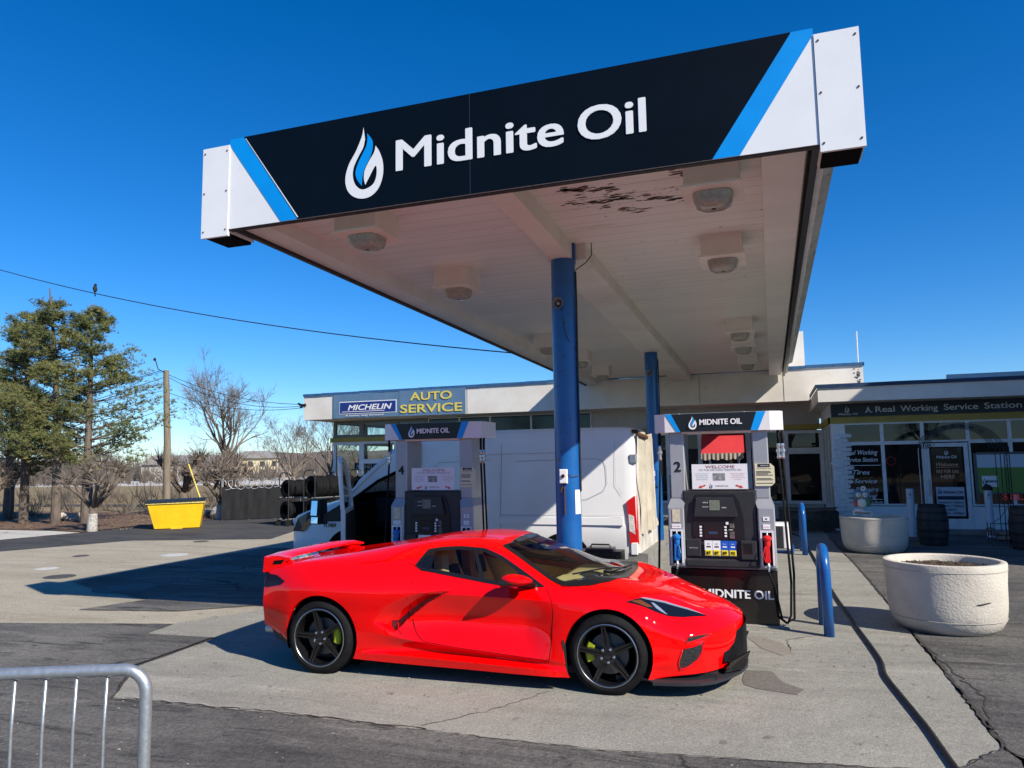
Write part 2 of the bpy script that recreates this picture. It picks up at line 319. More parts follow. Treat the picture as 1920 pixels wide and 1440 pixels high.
# far field, road, woods
sheet('road', [(-160, 48), (-40, 70), (-20, 78), (30, 92), (30, 150), (-60, 118), (-260, 70)], .0, palec)
sheet('path', [(-80, 27.0), (-24, 30.5), (-24, 32.3), (-80, 29.5)], .0, asphd)
hillm = M('wooded_hillside', (.11, .088, .07), (.17, .135, .105), .35, .95, bump=1, bscale=1.2, third=((.055, .055, .045), .12, .55, .7))
b = MB(); rows = []
for k in range(9):
    r_ = []
    for i in range(90):
        a = R(-75+i*1.6); d = 190+k*22
        h = [0, 2.2, 4.2, 6.0, 7.4, 8.6, 9.8, 10.8, 11.4][k]*(.75+.35*math.sin(i*.19+1.4)+.12*math.sin(i*.61)+.06*math.sin(i*1.7))
        r_.append((d*math.sin(a), d*math.cos(a), h-.02))
    rows.append(r_)
b.grid(rows); tag(b.build('hills', hillm, smooth=True), kind='structure')
tw = M('winter_twigs', (.21, .17, .135), (.13, .108, .085), .2, .95, third=((.08, .085, .06), .06, .58, .66))
b = MB()
def bush(x, y, z, h, w, n):
    for k in range(n):
        a = random.uniform(0, 6.28); t = random.uniform(.1, 1)*w; q = random.uniform(.4, 1)*h; c = random.uniform(0, .35)*h
        px, py = x+t*.25*math.cos(a), y+t*.25*math.sin(a); ex, ey = x+t*math.cos(a), y+t*math.sin(a); s_ = h*.020+.01*random.random()
        b.add([(px-s_, py, z+c*.2), (px+s_, py, z+c*.2), (ex, ey, z+q)], [(0, 1, 2)])
for i in range(1500):
    a = R(random.uniform(-66, -6)); d = random.uniform(100, 205); x, y = d*math.sin(a), d*math.cos(a); bush(x, y, 0, random.uniform(2.4, 6.2)*(d/170), 2.4, 14)
for i in range(260):
    a = R(random.uniform(-62, -12)); d = random.uniform(36, 62); x, y = d*math.sin(a), d*math.cos(a); bush(x, y, 0, random.uniform(.5, 1.5), .9, 12)
tag(b.build('woods', tw), kind='stuff')
b = MB()
for i in range(2600):
    x = random.uniform(-60, -19.5); y = random.uniform(18.2, 26) if random.random() < .6 else random.uniform(26, 45)
    if -26 < x < -19.5 and 19 < y < 21 and x > -20.3: continue
    for k in range(4):
        a = random.uniform(0, 6.28); s_ = random.uniform(.01, .02); h = random.uniform(.04, .16)*(1.6 if y > 26 else .7)
        b.add([(x-s_, y, 0.01), (x+s_, y, .01), (x+.12*math.cos(a), y+.12*math.sin(a), h)], [(0, 1, 2)])
tag(b.build('ground_cover', M('dry_grass_blades', (.32, .24, .13), (.18, .12, .07), .8, .95)), kind='stuff')
# ------------------------------------------------------------------ service station building
bld = thing('service_station', (-7, 26, 0), 'long white flat-roofed service station with blue roof edge and mustard bands behind the pumps', 'building')
b = MB(); b.hexa([(-17.06, 24.4, 3.72), (2.72, 24.4, 3.72), (2.72, 36, 3.72), (-17.06, 36, 3.72)], [(-17.06, 24.4, 4.63), (2.72, 24.4, 4.72), (2.72, 36, 4.72), (-17.06, 36, 4.63)])
roof = b.build('roof', whitedirt, bld)
b = MB()
N = 24
for i in range(N):
    x0 = -17.08+19.82*i/N; x1 = -17.08+19.82*(i+1)/N; z0 = 4.63+.09*i/N+random.uniform(-.006, .006)
    b.box(x0, x1, 24.36, 24.395, z0, z0+.095); 
b.box(2.725, 2.76, 24.36, 36, 4.72, 4.81)
b.build('roof_edge', blueedge, bld)
b = MB()
for x in (-10.2, -6.9, -2.1, .45): b.box(x-.006, x+.006, 24.392, 24.4, 3.74, 4.62)
for i in range(26): z_ = random.uniform(3.85, 4.65); x_ = 2.55+random.uniform(-.09, .09); s_ = random.uniform(.008, .03); b.box(x_-s_, x_+s_, 24.392, 24.399, z_-s_*.7, z_+s_)
b.build('panel_joint', M('fascia_seams', (.12, .11, .10), rough=.8), bld)
# walls (solid part right of the showroom)
wallm = M('cream_wall_panels', (.50, .47, .44), (.42, .39, .37), 1.5, .6)
b = MB(); b.box(-6.0, 1.5, 25.8, 25.9, 2.95, 3.72); b.box(-12.6, 1.5, 27.4, 27.5, 0, 3.7); b.box(-16.6, 1.5, 25.82, 25.98, 0, .52)
b.build('wall', wallm, bld)
b = MB(); b.box(-16.55, 1.5, 25.9, 30.5, .012, .03); b.build('interior_floor', M('interior_floor', (.12, .11, .10), (.16, .15, .14), 2, .5), bld)
b = MB(); b.box(-16.66, 1.5, 25.72, 25.79, 2.88, 3.05); b.box(-16.72, -16.66, 25.72, 31, 2.88, 3.05); b.build('yellow_band', yellowb, bld)
def window(x0, x1, z0, z1, y, fw=.05, pane=glassd, side=None, parent=bld, fm=trimw, y1=None):
    b = MB(); d = .07
    if side is None:
        b.box(x0, x0+fw, y-d/2, y+d/2, z0, z1); b.box(x1-fw, x1, y-d/2, y+d/2, z0, z1); b.box(x0+fw, x1-fw, y-d/2+.004, y+d/2-.004, z0, z0+fw); b.box(x0+fw, x1-fw, y-d/2+.004, y+d/2-.004, z1-fw, z1)
        f = b.build('window', fm, parent); p = MB().quad((x0+fw, y, z0+fw), (x1-fw, y, z0+fw), (x1-fw, y, z1-fw), (x0+fw, y, z1-fw)).build('pane', pane, f)
    else:
        x = side
        b.box(x-d/2, x+d/2, x0, x0+fw, z0, z1); b.box(x-d/2, x+d/2, x1-fw, x1, z0, z1); b.box(x-d/2+.004, x+d/2-.004, x0+fw, x1-fw, z0, z0+fw); b.box(x-d/2+.004, x+d/2-.004, x0+fw, x1-fw, z1-fw, z1)
        f = b.build('window', fm, parent); p = MB().quad((x, x0+fw, z0+fw), (x, x1-fw, z0+fw), (x, x1-fw, z1-fw), (x, x0+fw, z1-fw)).build('pane', pane, f)
    return f
gframe = M('green_grey_mullion', (.16, .18, .16), (.20, .22, .20), 5, .5)
# showroom: clear bays at the left end, dark ones further right
xs = [-16.6, -15.3, -13.75, -12.4]
for i in range(3):
    window(xs[i], xs[i+1], 3.05, 3.71, 25.8, .09 if i else .12, glasst, fm=gframe)
    if i == 0: window(xs[i], xs[i+1], .52, 2.88, 25.8, .12, glasst)
    else: window(xs[i], xs[i+1], .52, 2.1, 25.8, .09, glasst); window(xs[i], xs[i+1], 2.1, 2.88, 25.8, .09, glasst)
for y0 in (25.9, 28.3): window(y0, y0+2.35, 3.05, 3.7, 0, .1, glasst, side=-16.6, fm=gframe); window(y0, y0+2.35, .3, 2.88, 0, .1, glasst, side=-16.6, fm=gframe)
for x0 in (-16.5, -14.9, -13.3): window(x0, x0+1.55, .3, 2.88, 30.7, .1, glasst, fm=gframe); window(x0, x0+1.55, 3.05, 3.7, 30.7, .1, glasst, fm=gframe)
tg = M('tinted_transom_glass', (.012, .03, .03), (.02, .045, .043), 2, .06)
for x0, x1 in ((-12.4, -11.1), (-11.1, -9.85), (-9.85, -8.25), (-8.25, -7.1), (-7.1, -6.0)): window(x0, x1, 3.05, 3.71, 25.8, .035, tg, fm=trimw)
for x0, x1 in ((-12.4, -10), (-10, -7.6), (-7.6, -5.2), (-5.2, -3.35), (-3.35, -2.28)): window(x0, x1, .52, 2.88, 25.8, .07)
window(-2.28, -.72, .52, 2.88, 25.78, .07); window(-.72, .42, .52, 2.88, 25.8, .07)
window(.42, 1.55, 2.2, 2.86, 25.8, .1); window(.42, 1.55, .5, 2.2, 25.8, .1)
b = MB(); b.box(-2.0, -1.93, 25.7, 25.76, .1, 2.2); b.box(-1.07, -1.0, 25.7, 25.76, .1, 2.2); b.box(-1.93, -1.07, 25.7, 25.76, 2.1, 2.2); b.box(-1.93, -1.07, 25.7, 25.76, .1, .3)
d_ = b.build('door', trimw, bld); MB().quad((-1.93, 25.73, .3), (-1.07, 25.73, .3), (-1.07, 25.73, 2.1), (-1.93, 25.73, 2.1)).build('pane', glassd, d_)
# awning over the door
aw = MB(); redc = M('red_awning_canvas', (.62, .035, .045), (.52, .03, .04), 2, .8)
X0, X1_ = -2.15, -.84; pr = [(25.72, 2.86), (24.95, 2.72), (24.62, 2.16)]
for i in range(2): aw.quad((X0, *pr[i+1]), (X1_, *pr[i+1]), (X1_, *pr[i]), (X0, *pr[i]))
aw.mat(redc)
aw2 = MB(); aw2.mat(redc); 
for i in range(2): aw2.quad((X0, *pr[i+1]), (X1_, *pr[i+1]), (X1_, *pr[i]), (X0, *pr[i]))
for x in (X0, X1_): aw2.add([(x, 25.72, 2.86), (x, 24.95, 2.72), (x, 24.62, 2.16), (x, 25.72, 2.16)], [(0, 1, 2, 3)])
awo = aw2.build('awning', redc, bld)
v = MB(); n = 48
v.grid([[(X0+(X1_-X0)*i/n, 24.60+.012*math.sin(i*1.3), 2.16) for i in range(n+1)], [(X0+(X1_-X0)*i/n, 24.59+.02*math.sin(i*1.3), 1.99-.055*abs(math.sin(i/n*math.pi*4))) for i in range(n+1)]])
v.build('valance', M('faded_valance', (.36, .30, .25), (.28, .22, .18), 6, .9), awo)
# painted words on the main windows
wl = M('window_lettering', (.42, .42, .42), rough=.6)
b = MB()
for t, z, h in (('E', 1.86, .1), ('ELIN', 1.55, .19), ('N', 1.24, .17), ('ER', .97, .17)): b.text(t, (-2.36, 25.76, z), X1, Z1, h=h, bold=.015, align='R')
for t, x in (('T', -.62), ('I', -.47), ('S', .33)): b.text(t, (x, 25.75, 1.45), X1, Z1, h=.17, bold=.01)
b.build('window_lettering', M('dim_window_lettering', (.16, .16, .16), rough=.6), bld)
# storefront wing on the right
b = MB(); b.hexa([(1.22, 21.0, 3.42), (14, 21.0, 3.36), (14, 28, 3.36), (1.22, 28, 3.42)], [(1.22, 21.0, 3.79), (14, 21.0, 3.77), (14, 28, 3.77), (1.22, 28, 3.79)]); b.build('roof', whitedirt, bld)
b = MB(); N = 16
for i in range(N): x0 = 1.2+12.8*i/N; b.box(x0, x0+.8, 20.965, 20.998, 3.785+random.uniform(-.004, .004), 3.88)
b.box(1.17, 1.2, 20.965, 24.3, 3.785, 3.88); b.build('roof_edge', M('navy_roof_trim', (.01, .03, .08), (.02, .05, .11), 4, .5, third=((.5, .5, .5), 16, .68, .7)), bld)
b = MB(); b.box(1.55, 14, 22.0, 22.12, 0, .66); b.box(1.55, 1.86, 21.97, 22.1, .66, 2.88); b.box(1.55, 14, 22.0, 22.1, 2.88, 3.42); b.box(1.55, 1.62, 22.1, 25.8, 2.88, 3.72); b.box(1.55, 1.62, 22.1, 25.8, 0, .5); b.build('wall', M('storefront_white_panels', (.80, .81, .82), (.74, .76, .78), 1.2, .45), bld)
b = MB(); b.box(1.5, 14, 21.95, 21.995, 2.88, 3.05); b.box(1.50, 1.545, 21.95, 25.7, 2.88, 3.05); b.build('yellow_band', yellowb, bld)
for y0 in (22.15, 23.4, 24.6): window(y0, y0+1.15, .5, 2.88, 0, .06, side=1.58)
mx = [1.86, 2.80, 3.76, 4.80, 5.73, 6.7, 7.7, 8.7]
for i in range(len(mx)-1):
    window(mx[i], mx[i+1], 2.33, 2.88, 22.0, .045)
    if i != 2: window(mx[i], mx[i+1], .68, 2.33, 22.0, .045)
b = MB(); b.box(3.78, 3.87, 21.96, 22.02, .02, 2.3); b.box(4.68, 4.78, 21.96, 22.02, .02, 2.3); b.box(3.87, 4.68, 21.965, 22.015, 2.2, 2.3); b.box(3.87, 4.68, 21.965, 22.015, .02, .35); b.box(4.70, 4.76, 21.94, 21.96, 2.1, 2.24)
sd = b.build('door', trimw, bld); MB().quad((3.87, 21.99, .35), (4.68, 21.99, .35), (4.68, 21.99, 2.2), (3.87, 21.99, 2.2)).build('pane', glassd, sd)
b = MB(); b.tube([(3.84, 21.93, 1.35), (3.84, 21.88, 1.33), (3.84, 21.88, .98), (3.84, 21.93, .96)], .015); b.build('handle', alu, sd)
b = MB(); b.box(3.76, 8.7, 21.3, 22.0, .0, .09); b.build('doorstep', M('doorstep_concrete', (.2, .19, .17), (.27, .25, .22), 6, .9), bld)
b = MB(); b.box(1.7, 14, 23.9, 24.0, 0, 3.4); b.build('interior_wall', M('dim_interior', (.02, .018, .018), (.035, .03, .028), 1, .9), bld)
b = MB(); b.box(3.15, 3.98, 23, 23.5, 3.78, 4.07); b.build('roof_vent', trimw, bld)
b = MB(); b.hexa([(5.1, 25, 3.78), (14, 25, 3.78), (14, 27, 3.78), (5.1, 27, 3.78)], [(5.1, 25, 4.3), (14, 25, 4.3), (14, 27, 4.3), (5.1, 27, 4.3)]); b.box(5.02, 14, 24.93, 24.99, 4.24, 4.37); b.build('roof_box', M('ribbed_white_metal', (.7, .7, .68), (.62, .62, .6), 3, .4), bld)
MB().box(.0, 1.22, 27, 27.2, 4.6, 6.3).build('roof_panel', whitedirt, bld)
MB().tube([(2.97, 28, 4.6), (2.99, 28, 6.32)], .025).build('mast', trimw, bld)
b = MB(); b.box(-17.2, -16.95, 24.28, 24.4, 4.28, 4.34); b.tube([(-17.25, 24.3, 4.36), (-16.9, 24.25, 4.25)], .04); b.tube([(-17.15, 24.3, 4.2), (-16.85, 24.2, 4.32)], .035); b.build('service_bracket', black, bld)
# window writing and pictures on the storefront (each its own sign)
def sign(name, loc, label, cat='sign', group=None): return thing(name, loc, label, cat, group)
s = sign('painted_window_sign', (2.3, 21.95, 1.4), 'white script lettering listing tires, service and repairs on the first shop window')
b = MB(); b.mat(letter)
wh = M('faded_white_lettering', (.8, .8, .8), rough=.6); b.mat(wh)
for t, x, z, w, h, sh in (('Real Working', 2.28, 2.03, .78, .13, .35), ('Service Station', 2.26, 1.84, .80, .12, .35), ('Tires', 2.24, 1.50, .42, .13, .3), ('Service', 2.33, 1.27, .55, .12, .3), ('Repairs', 2.35, 1.05, .56, .12, .3), ('Towing', 2.33, .88, .5, .11, .3), ('Service with a Smile', 2.33, .74, .78, .06, .35)): b.text(t, (x, 21.94, z), X1, Z1, w=w, h=h, bold=.012, shear=sh)
b.box(1.95, 2.72, 21.94, 21.945, 1.735, 1.75); b.box(1.95, 2.72, 21.94, 21.945, .835, .847); b.build('lettering', None, s)
s = sign('door_sign', (4.3, 21.98, 1.75), 'black shop door panel welcoming customers to pay for gas, orange and white letters')
MB().box(3.93, 4.63, 21.965, 21.98, 1.34, 2.17).build('panel', blackg, s)
b = MB(); orm = M('orange_lettering', (.8, .42, .24), rough=.6); logo(b, (4.28, 21.96, 2.06), X1, Z1, .15, wh); b.text('Midnite Oil', (4.28, 21.96, 1.90), X1, Z1, w=.45, bold=.02)
b.mat(orm).text('Welcome', (4.28, 21.96, 1.70), X1, Z1, w=.5, bold=.015, shear=.3); b.box(4.02, 4.56, 21.955, 21.96, 1.665, 1.675)
b.text('PAY FOR GAS', (4.28, 21.96, 1.52), X1, Z1, w=.5, h=.09, bold=.03); b.text('HERE', (4.28, 21.96, 1.38), X1, Z1, w=.32, h=.1, bold=.035); b.build('lettering', None, s)
s = sign('opening_hours_sign', (4.3, 21.96, .9), 'pale opening hours board with dark blue stripe low on the shop door')
MB().box(3.98, 4.62, 21.93, 21.955, .42, 1.16).build('board', M('pale_blue_board', (.5, .55, .62), rough=.6), s)
b = MB(); nv = M('navy_print', (.01, .02, .06), rough=.6); b.mat(nv); b.box(4.0, 4.6, 21.92, 21.93, .84, .93); logo(b, (4.06, 21.92, 1.06), X1, Z1, .15, nv); b.text('Midnite Oil', (4.36, 21.92, 1.0), X1, Z1, w=.42, bold=.03)
for t, x, z, h in (('MONDAY - FRIDAY', 4.3, .745, .05), ('8:00am - 5:00pm', 4.3, .655, .06), ('SATURDAY', 4.25, .56, .05), ('8:00am - 4:00pm', 4.3, .47, .06)): b.text(t, (x, 21.92, z), X1, Z1, h=h, bold=.015)
b.build('lettering', None, s)
s = sign('window_screen', (5.4, 22.2, 1.4), 'large lit picture of blue sky over green grass in the right shop window', 'screen')
def emis(name, c, e):
    m = bpy.data.materials.new(name); m.use_nodes = True; p = m.node_tree.nodes['Principled BSDF']; p.inputs['Base Color'].default_value = (*c, 1); p.inputs['Emission Color'].default_value = (*c, 1); p.inputs['Emission Strength'].default_value = e; return m
b = MB(); b.mat(emis('screen_sky', (.20, .34, .50), .06)).box(4.95, 6.6, 21.945, 21.95, 1.65, 1.98); b.mat(emis('screen_grass', (.05, .14, .03), .06)).box(4.95, 6.6, 21.945, 21.95, 1.02, 1.65); b.build('picture', None, s)
b = MB(); b.mat(M('screen_frame', (.05, .08, .09), rough=.3)); b.box(4.88, 4.95, 21.935, 21.96, .82, 2.02); b.box(4.95, 6.6, 21.935, 21.96, 1.98, 2.04); b.box(4.95, 6.6, 21.935, 21.96, .98, 1.02); b.build('frame', None, s)
s = sign('led_sign', (5.8, 21.93, .9), 'red dotted SELECT sign under the picture in the right shop window'); MB().text('SELECT', (5.45, 21.93, .84), X1, Z1, w=1.05, h=.15, bold=.02, align='L').build('lettering', emis('led_red', (.6, .06, .05), .10), s)
s = sign('small_window_sign', (5.2, 21.9, 1.3), 'small white brand card with a dark flame, left of the lit picture'); MB().box(5.03, 5.38, 21.915, 21.925, 1.16, 1.44).build('card', letter, s)
b = MB(); logo(b, (5.09, 21.91, 1.3), X1, Z1, .18, nv); b.text('MIDNITE OIL', (5.25, 21.91, 1.28), X1, Z1, w=.21, h=.05, bold=.03); b.build('lettering', None, s)
b = MB(); b.lathe([(.1, 0), (.12, .01), (.1, .02)], (2.98, 21.95, 1.85), 20, 'y', close=True); tag(b.build('neon_ring', emis('neon_red', (.2, .02, .02), .03)), 'dim red ring hanging inside the second shop window', 'neon sign')
s = sign('storefront_sign', (7, 21.93, 3.05), 'long navy board with pale western lettering above the shop windows')
MB().box(1.58, 14, 21.90, 21.94, 3.06, 3.40).build('board', M('navy_board', (.012, .022, .035), (.02, .032, .046), 2, .5), s)
pl = M('silver_grey_lettering', (.66, .70, .72), rough=.5); b = MB(); logo(b, (1.98, 21.89, 3.26), X1, Z1, .19, pl); b.text('Midnite Oil', (2.0, 21.89, 3.10), X1, Z1, w=.46, h=.06, bold=.02); b.build('emblem', None, s)
b = MB(); b.mat(pl)
for t, x0, x1 in (('A', 2.44, 2.54), ('Real', 2.64, 3.02), ('Working', 3.14, 3.86), ('Service', 3.98, 4.62), ('Station', 4.74, 5.42)):
    x0 = 2.44+(x0-2.44)*1.205; x1 = 2.44+(x1-2.44)*1.205
    b.text(t, (x0, 21.89, 3.155), X1, Z1, w=x1-x0, h=.16, bold=.02, align='L')
    # slab serifs
for q in (2.44, 2.56): b.box(q-.02, q+.04, 21.888, 21.892, 3.155, 3.175)
b.build('lettering', None, s)
# blue auto service board
s = sign('auto_service_board', (-13, 24.38, 3.72), 'blue-grey board with tyre brand box and yellow AUTO SERVICE letters on the left roof fascia')
bgm = M('blue_grey_board', (.10, .19, .30), (.13, .22, .33), 2, .5)
b = MB(); b.box(-15.69, -12.92, 24.35, 24.385, 3.735, 4.63); b.box(-12.9, -10.25, 24.35, 24.385, 3.725, 4.655); b.build('board', bgm, s)
b = MB(); b.mat(letter).box(-15.43, -13.0, 24.34, 24.345, 3.88, 4.35); b.mat(M('tyre_brand_blue', (.012, .035, .20), rough=.5)).box(-15.40, -13.03, 24.332, 24.338, 3.91, 4.32); b.build('brand_box', None, s)
b = MB(); b.mat(letter).text('MICHELIN', (-14.12, 24.325, 4.02), X1, Z1, w=1.85, h=.21, bold=.05, shear=.25); b.box(-15.3, -13.5, 24.325, 24.33, 3.955, 3.975); b.text('A better way forward', (-14.35, 24.325, 3.79), X1, Z1, w=1.65, h=.07, bold=.01, shear=.25); b.build('lettering', None, s)
b = MB(); b.mat(M('pale_yellow_lettering', (.72, .60, .12), rough=.6)); b.text('AUTO', (-11.6, 24.33, 4.29), X1, Z1, w=1.65, h=.30, bold=.045); b.text('SERVICE', (-11.6, 24.33, 3.84), X1, Z1, w=2.45, h=.31, bold=.045); b.build('lettering', None, s)
s = sign('tyre_brand_card', (-15, 25.7, 2.1), 'small navy tyre brand card standing in the glass showroom bay'); MB().box(-15.95, -14.75, 26.3, 26.33, 1.75, 2.05).build('card', nv, s)
MB().text('MICHELIN', (-15.35, 26.29, 1.82), X1, Z1, w=1.0, bold=.04, shear=.25).build('lettering', letter, s)
# unseen block added off to the right to cast the shade over the shop front
nb = thing('added_shade_block', (11, 19, 0), 'tall plain brown block, added out of view on the right to shade the shop front', 'building')
MB().box(9.05, 18, 13.1, 30, 0, 9.25).build('wall', M('shade_block_brown', (.22, .11, .08), (.17, .085, .06), 9, .9), nb)
MB().box(9.0, 18.05, 13.05, 30.05, 9.25, 9.4).build('roof', M('shade_block_top', (.06, .06, .06), rough=.9), nb)
# ------------------------------------------------------------------ fuel canopy
can = thing('fuel_canopy', (-2.4, 10, 0), 'flat white fuel canopy with dark navy brand fascia on two blue columns', 'canopy')
ZB, ZT, ZS = 4.5, 5.50, 4.71
b = MB(); b.hexa([(-5.36, 6.36, ZS+.02), (.44, 6.33, ZS+.02), (.44, 24.3, ZS+.02), (-5.83, 24.3, ZS+.02)], [(-5.36, 6.36, ZT-.06), (.44, 6.33, ZT-.06), (.44, 24.3, ZT-.06), (-5.83, 24.3, ZT-.06)]); b.build('roof', M('canopy_roof_deck', (.4, .4, .4), rough=.8), can)
soff = M('flaking_white_soffit', (.84, .81, .765), (.77, .74, .69), .8, .38, bump=.12, bscale=3, stretch=(.4, 2.2, 1), third=((.56, .48, .40), 2.2, .62, .80))
b = MB(); b.mat(soff)
ys = np.linspace(6.36, 24.3, 70); random.seed(3)
for i in range(69):
    y0, y1 = ys[i], ys[i+1]; xl0 = -5.36-.026*(y0-6.36); xl1 = -5.36-.026*(y1-6.36)
    b.mat(soff).quad((xl0, y0, ZS), (.44, y0, ZS), (.44, y1-.006, ZS), (xl1, y1-.006, ZS))
    b.mat(M('soffit_joint', (.34, .31, .27), rough=.9) if i % 4 == 1 else M('soffit_joint_faint', (.66, .62, .57), rough=.9)).quad((xl1, y1-.008, ZS+.004), (.44, y1-.008, ZS+.004), (.44, y1+.002, ZS+.004), (xl1, y1+.002, ZS+.004))
b.build('soffit', None, can)
random.seed(11); fl = M('bare_peeled_patch', (.10, .085, .075), (.16, .13, .11), 30, .95); b = MB()
def flake(x, y, w, d):
    n = random.randint(7, 12); b.add([(x+w*math.cos(6.283*k/n)*random.uniform(.3, 1), y+d*math.sin(6.283*k/n)*random.uniform(.25, 1), ZS-.002) for k in range(n)], [tuple(range(n))])
for (xa, ya, xb, yb, n) in [(a_, b_, c_, d_, int(n_*2.2) if n_ < 50 else n_) for a_, b_, c_, d_, n_ in ((-1.95, 7.05, -1.35, 7.2, 34), (-1.9, 7.45, -1.3, 7.5, 26), (-1.4, 7.45, -.65, 7.85, 26), (-.85, 6.85, -.65, 7.1, 12), (-1.6, 7.75, -1.2, 7.95, 12), (-3, 7, .3, 12, 90), (-2.0, 7.3, -.7, 7.6, 40))]:
    for k in range(n):
        t = random.random(); s_ = random.random()**2.5*(.07 if n < 80 else .022)+.005; flake(xa+(xb-xa)*t+random.gauss(0, .03), (ya+(yb-ya)*t if n < 80 else random.uniform(ya, yb))+random.gauss(0, .05), s_*1.7, s_*.55)
tag(b.build('peeled_paint', fl, can), kind='stuff')
b = MB(); b.mat(whitedirt)
b.hexa([(-2.43, 6.37, ZB), (-2.19, 6.37, ZB), (-2.26, 8.95, ZB), (-2.51, 8.95, ZB)], [(-2.43, 6.37, ZS), (-2.19, 6.37, ZS), (-2.26, 8.95, ZS), (-2.51, 8.95, ZS)])
b.hexa([(-2.60, 8.95, ZB+.01), (-2.10, 8.95, ZB+.01), (-2.33, 24.3, ZB+.01), (-2.94, 24.3, ZB+.01)], [(-2.60, 8.95, ZS), (-2.10, 8.95, ZS), (-2.33, 24.3, ZS), (-2.94, 24.3, ZS)]); beam = b.build('beam', soff, can)
# raised border bands along both sides
b = MB(); b.hexa([(.04, 6.37, ZB+.04), (.40, 6.37, ZB+.04), (.40, 24.3, ZB+.04), (.04, 24.3, ZB+.04)], [(.04, 6.37, ZS), (.40, 6.37, ZS), (.40, 24.3, ZS), (.04, 24.3, ZS)])
b.hexa([(-5.33, 6.37, ZB+.04), (-5.02, 6.37, ZB+.04), (-5.42, 24.3, ZB+.04), (-5.78, 24.3, ZB+.04)], [(-5.33, 6.37, ZS), (-5.02, 6.37, ZS), (-5.42, 24.3, ZS), (-5.78, 24.3, ZS)]); b.build('border', soff, can)
b = MB(); b.box(.44, .50, 6.36, 24.3, ZB-.005, ZT-.08); b.hexa([(-5.37, 6.37, ZB-.005), (-5.33, 6.37, ZB-.005), (-5.79, 24.3, ZB-.005), (-5.84, 24.3, ZB-.005)], [(-5.41, 6.37, ZT-.05), (-5.37, 6.37, ZT-.05), (-5.84, 24.3, ZT-.05), (-5.88, 24.3, ZT-.05)]); b.build('drip_edge', M('black_drip_edge', (.012, .012, .013), (.02, .02, .02), 3, .35), can)
b = MB(); random.seed(5)
for i in range(34): y0 = 6.7+i*.51; b.box(.50, .56+random.uniform(0, .008), y0, y0+.505, ZB+.05, ZB+.09)
b.build('side_trim', trimw, can)
b = MB()
for i in range(34): y0 = 6.7+i*.48; b.hexa([(.56, y0, ZB+.2), (.70, y0, ZB+.25), (.70, y0+.475, ZB+.25), (.56, y0+.475, ZB+.2)], [(.56, y0, ZT-.1), (.72, y0, ZT-.1), (.72, y0+.475, ZT-.1), (.56, y0+.475, ZT-.1)])
b.build('side_cladding', M('grey_side_cladding', (.34, .36, .36), (.22, .23, .22), 2.5, .6, third=((.10, .08, .06), 5, .6, .7)), can)
# front fascia: navy field, blue stripes, white corners (a flat built sign)
YF = 6.30
b = MB(); b.box(-5.388, .491, YF, YF+.07, ZB, ZT); fas = b.build('fascia_panel', M('satin_white_sheet', (.86, .86, .855), (.80, .80, .80), 1.5, .42, bump=.03, bscale=6), can)
b = MB(); b.poly([(-5.388, YF-.004, ZT), (-5.388, YF-.004, ZT-.07), (-4.72, YF-.004, ZB), (-4.51, YF-.004, ZB), (-5.21, YF-.004, ZT)]); b.build('stripe', skyblue, fas); b = MB(); b.poly([(.491, YF-.004, ZT), (.325, YF-.004, ZT), (-.355, YF-.004, ZB), (-.13, YF-.004, ZB), (.491, YF-.004, ZT-.06)]); b.build('stripe', skyblue, fas)
b = MB(); b.poly([(-5.21, YF-.006, ZT), (-4.51, YF-.006, ZB), (-.355, YF-.006, ZB), (.325, YF-.006, ZT)][::-1]); b.build('navy_field', navy, fas)
b = MB(); b.mat(letter).poly([(-5.19, YF-.008, ZT-.02), (-5.182, YF-.008, ZT-.02), (-4.50, YF-.008, ZB+.02), (-4.515, YF-.008, ZB+.02)])
for x in (-2.58,): b.mat(M('seam_line', (.02, .03, .05), rough=.3)).box(x-.003, x+.003, YF-.009, YF-.006, ZB, ZT)
b.build('seam', None, fas)
b = MB(); logo(b, (-3.728, YF-.012, 4.985), X1, Z1, .745, letter, skyblue, (0, 0, 0)); b.build('flame_emblem', None, fas)
b = MB(); b.mat(letter); b.text('Midnite', (-3.36, YF-.012, 4.845), X1, Z1, w=1.70, h=.325, bold=.035, align='L', space=1.0); b.text('Oil', (-1.51, YF-.012, 4.845), X1, Z1, w=.60, h=.325, bold=.035, align='L'); b.build('lettering', None, fas)
b = MB(); b.box(-5.39, .49, YF+.01, YF+.07, ZB-.012, ZB-.001); b.build('bottom_rail', M('black_rail', (.014, .014, .015), (.05, .04, .03), 14, .6), fas)
def endcap(x0, x1):
    b = MB(); b.mat(MT['satin_white_sheet']).box(x0, x1, YF-.01, YF+.02, 4.43, 5.44); b.box(x0, x0+.02, YF+.02, YF+.42, 4.47, 5.44); b.box(x1-.02, x1, YF+.02, YF+.42, 4.47, 5.44); b.box(x0, x1, YF+.02, YF+.42, 5.42, 5.44)
    b.mat(dark).box(x0+.02, x1-.02, YF+.02, YF+.4, 4.44, 4.50); b.mat(rust)
    for z in (4.5, 4.93, 5.38):
        for x in (x0+.03, x1-.03): b.lathe([(.009, 0), (.009, -.006)], (x, YF-.01, z), 8, 'y')
    return b.build('end_cap', None, can)
endcap(-5.745, -5.392); endcap(.495, .835)
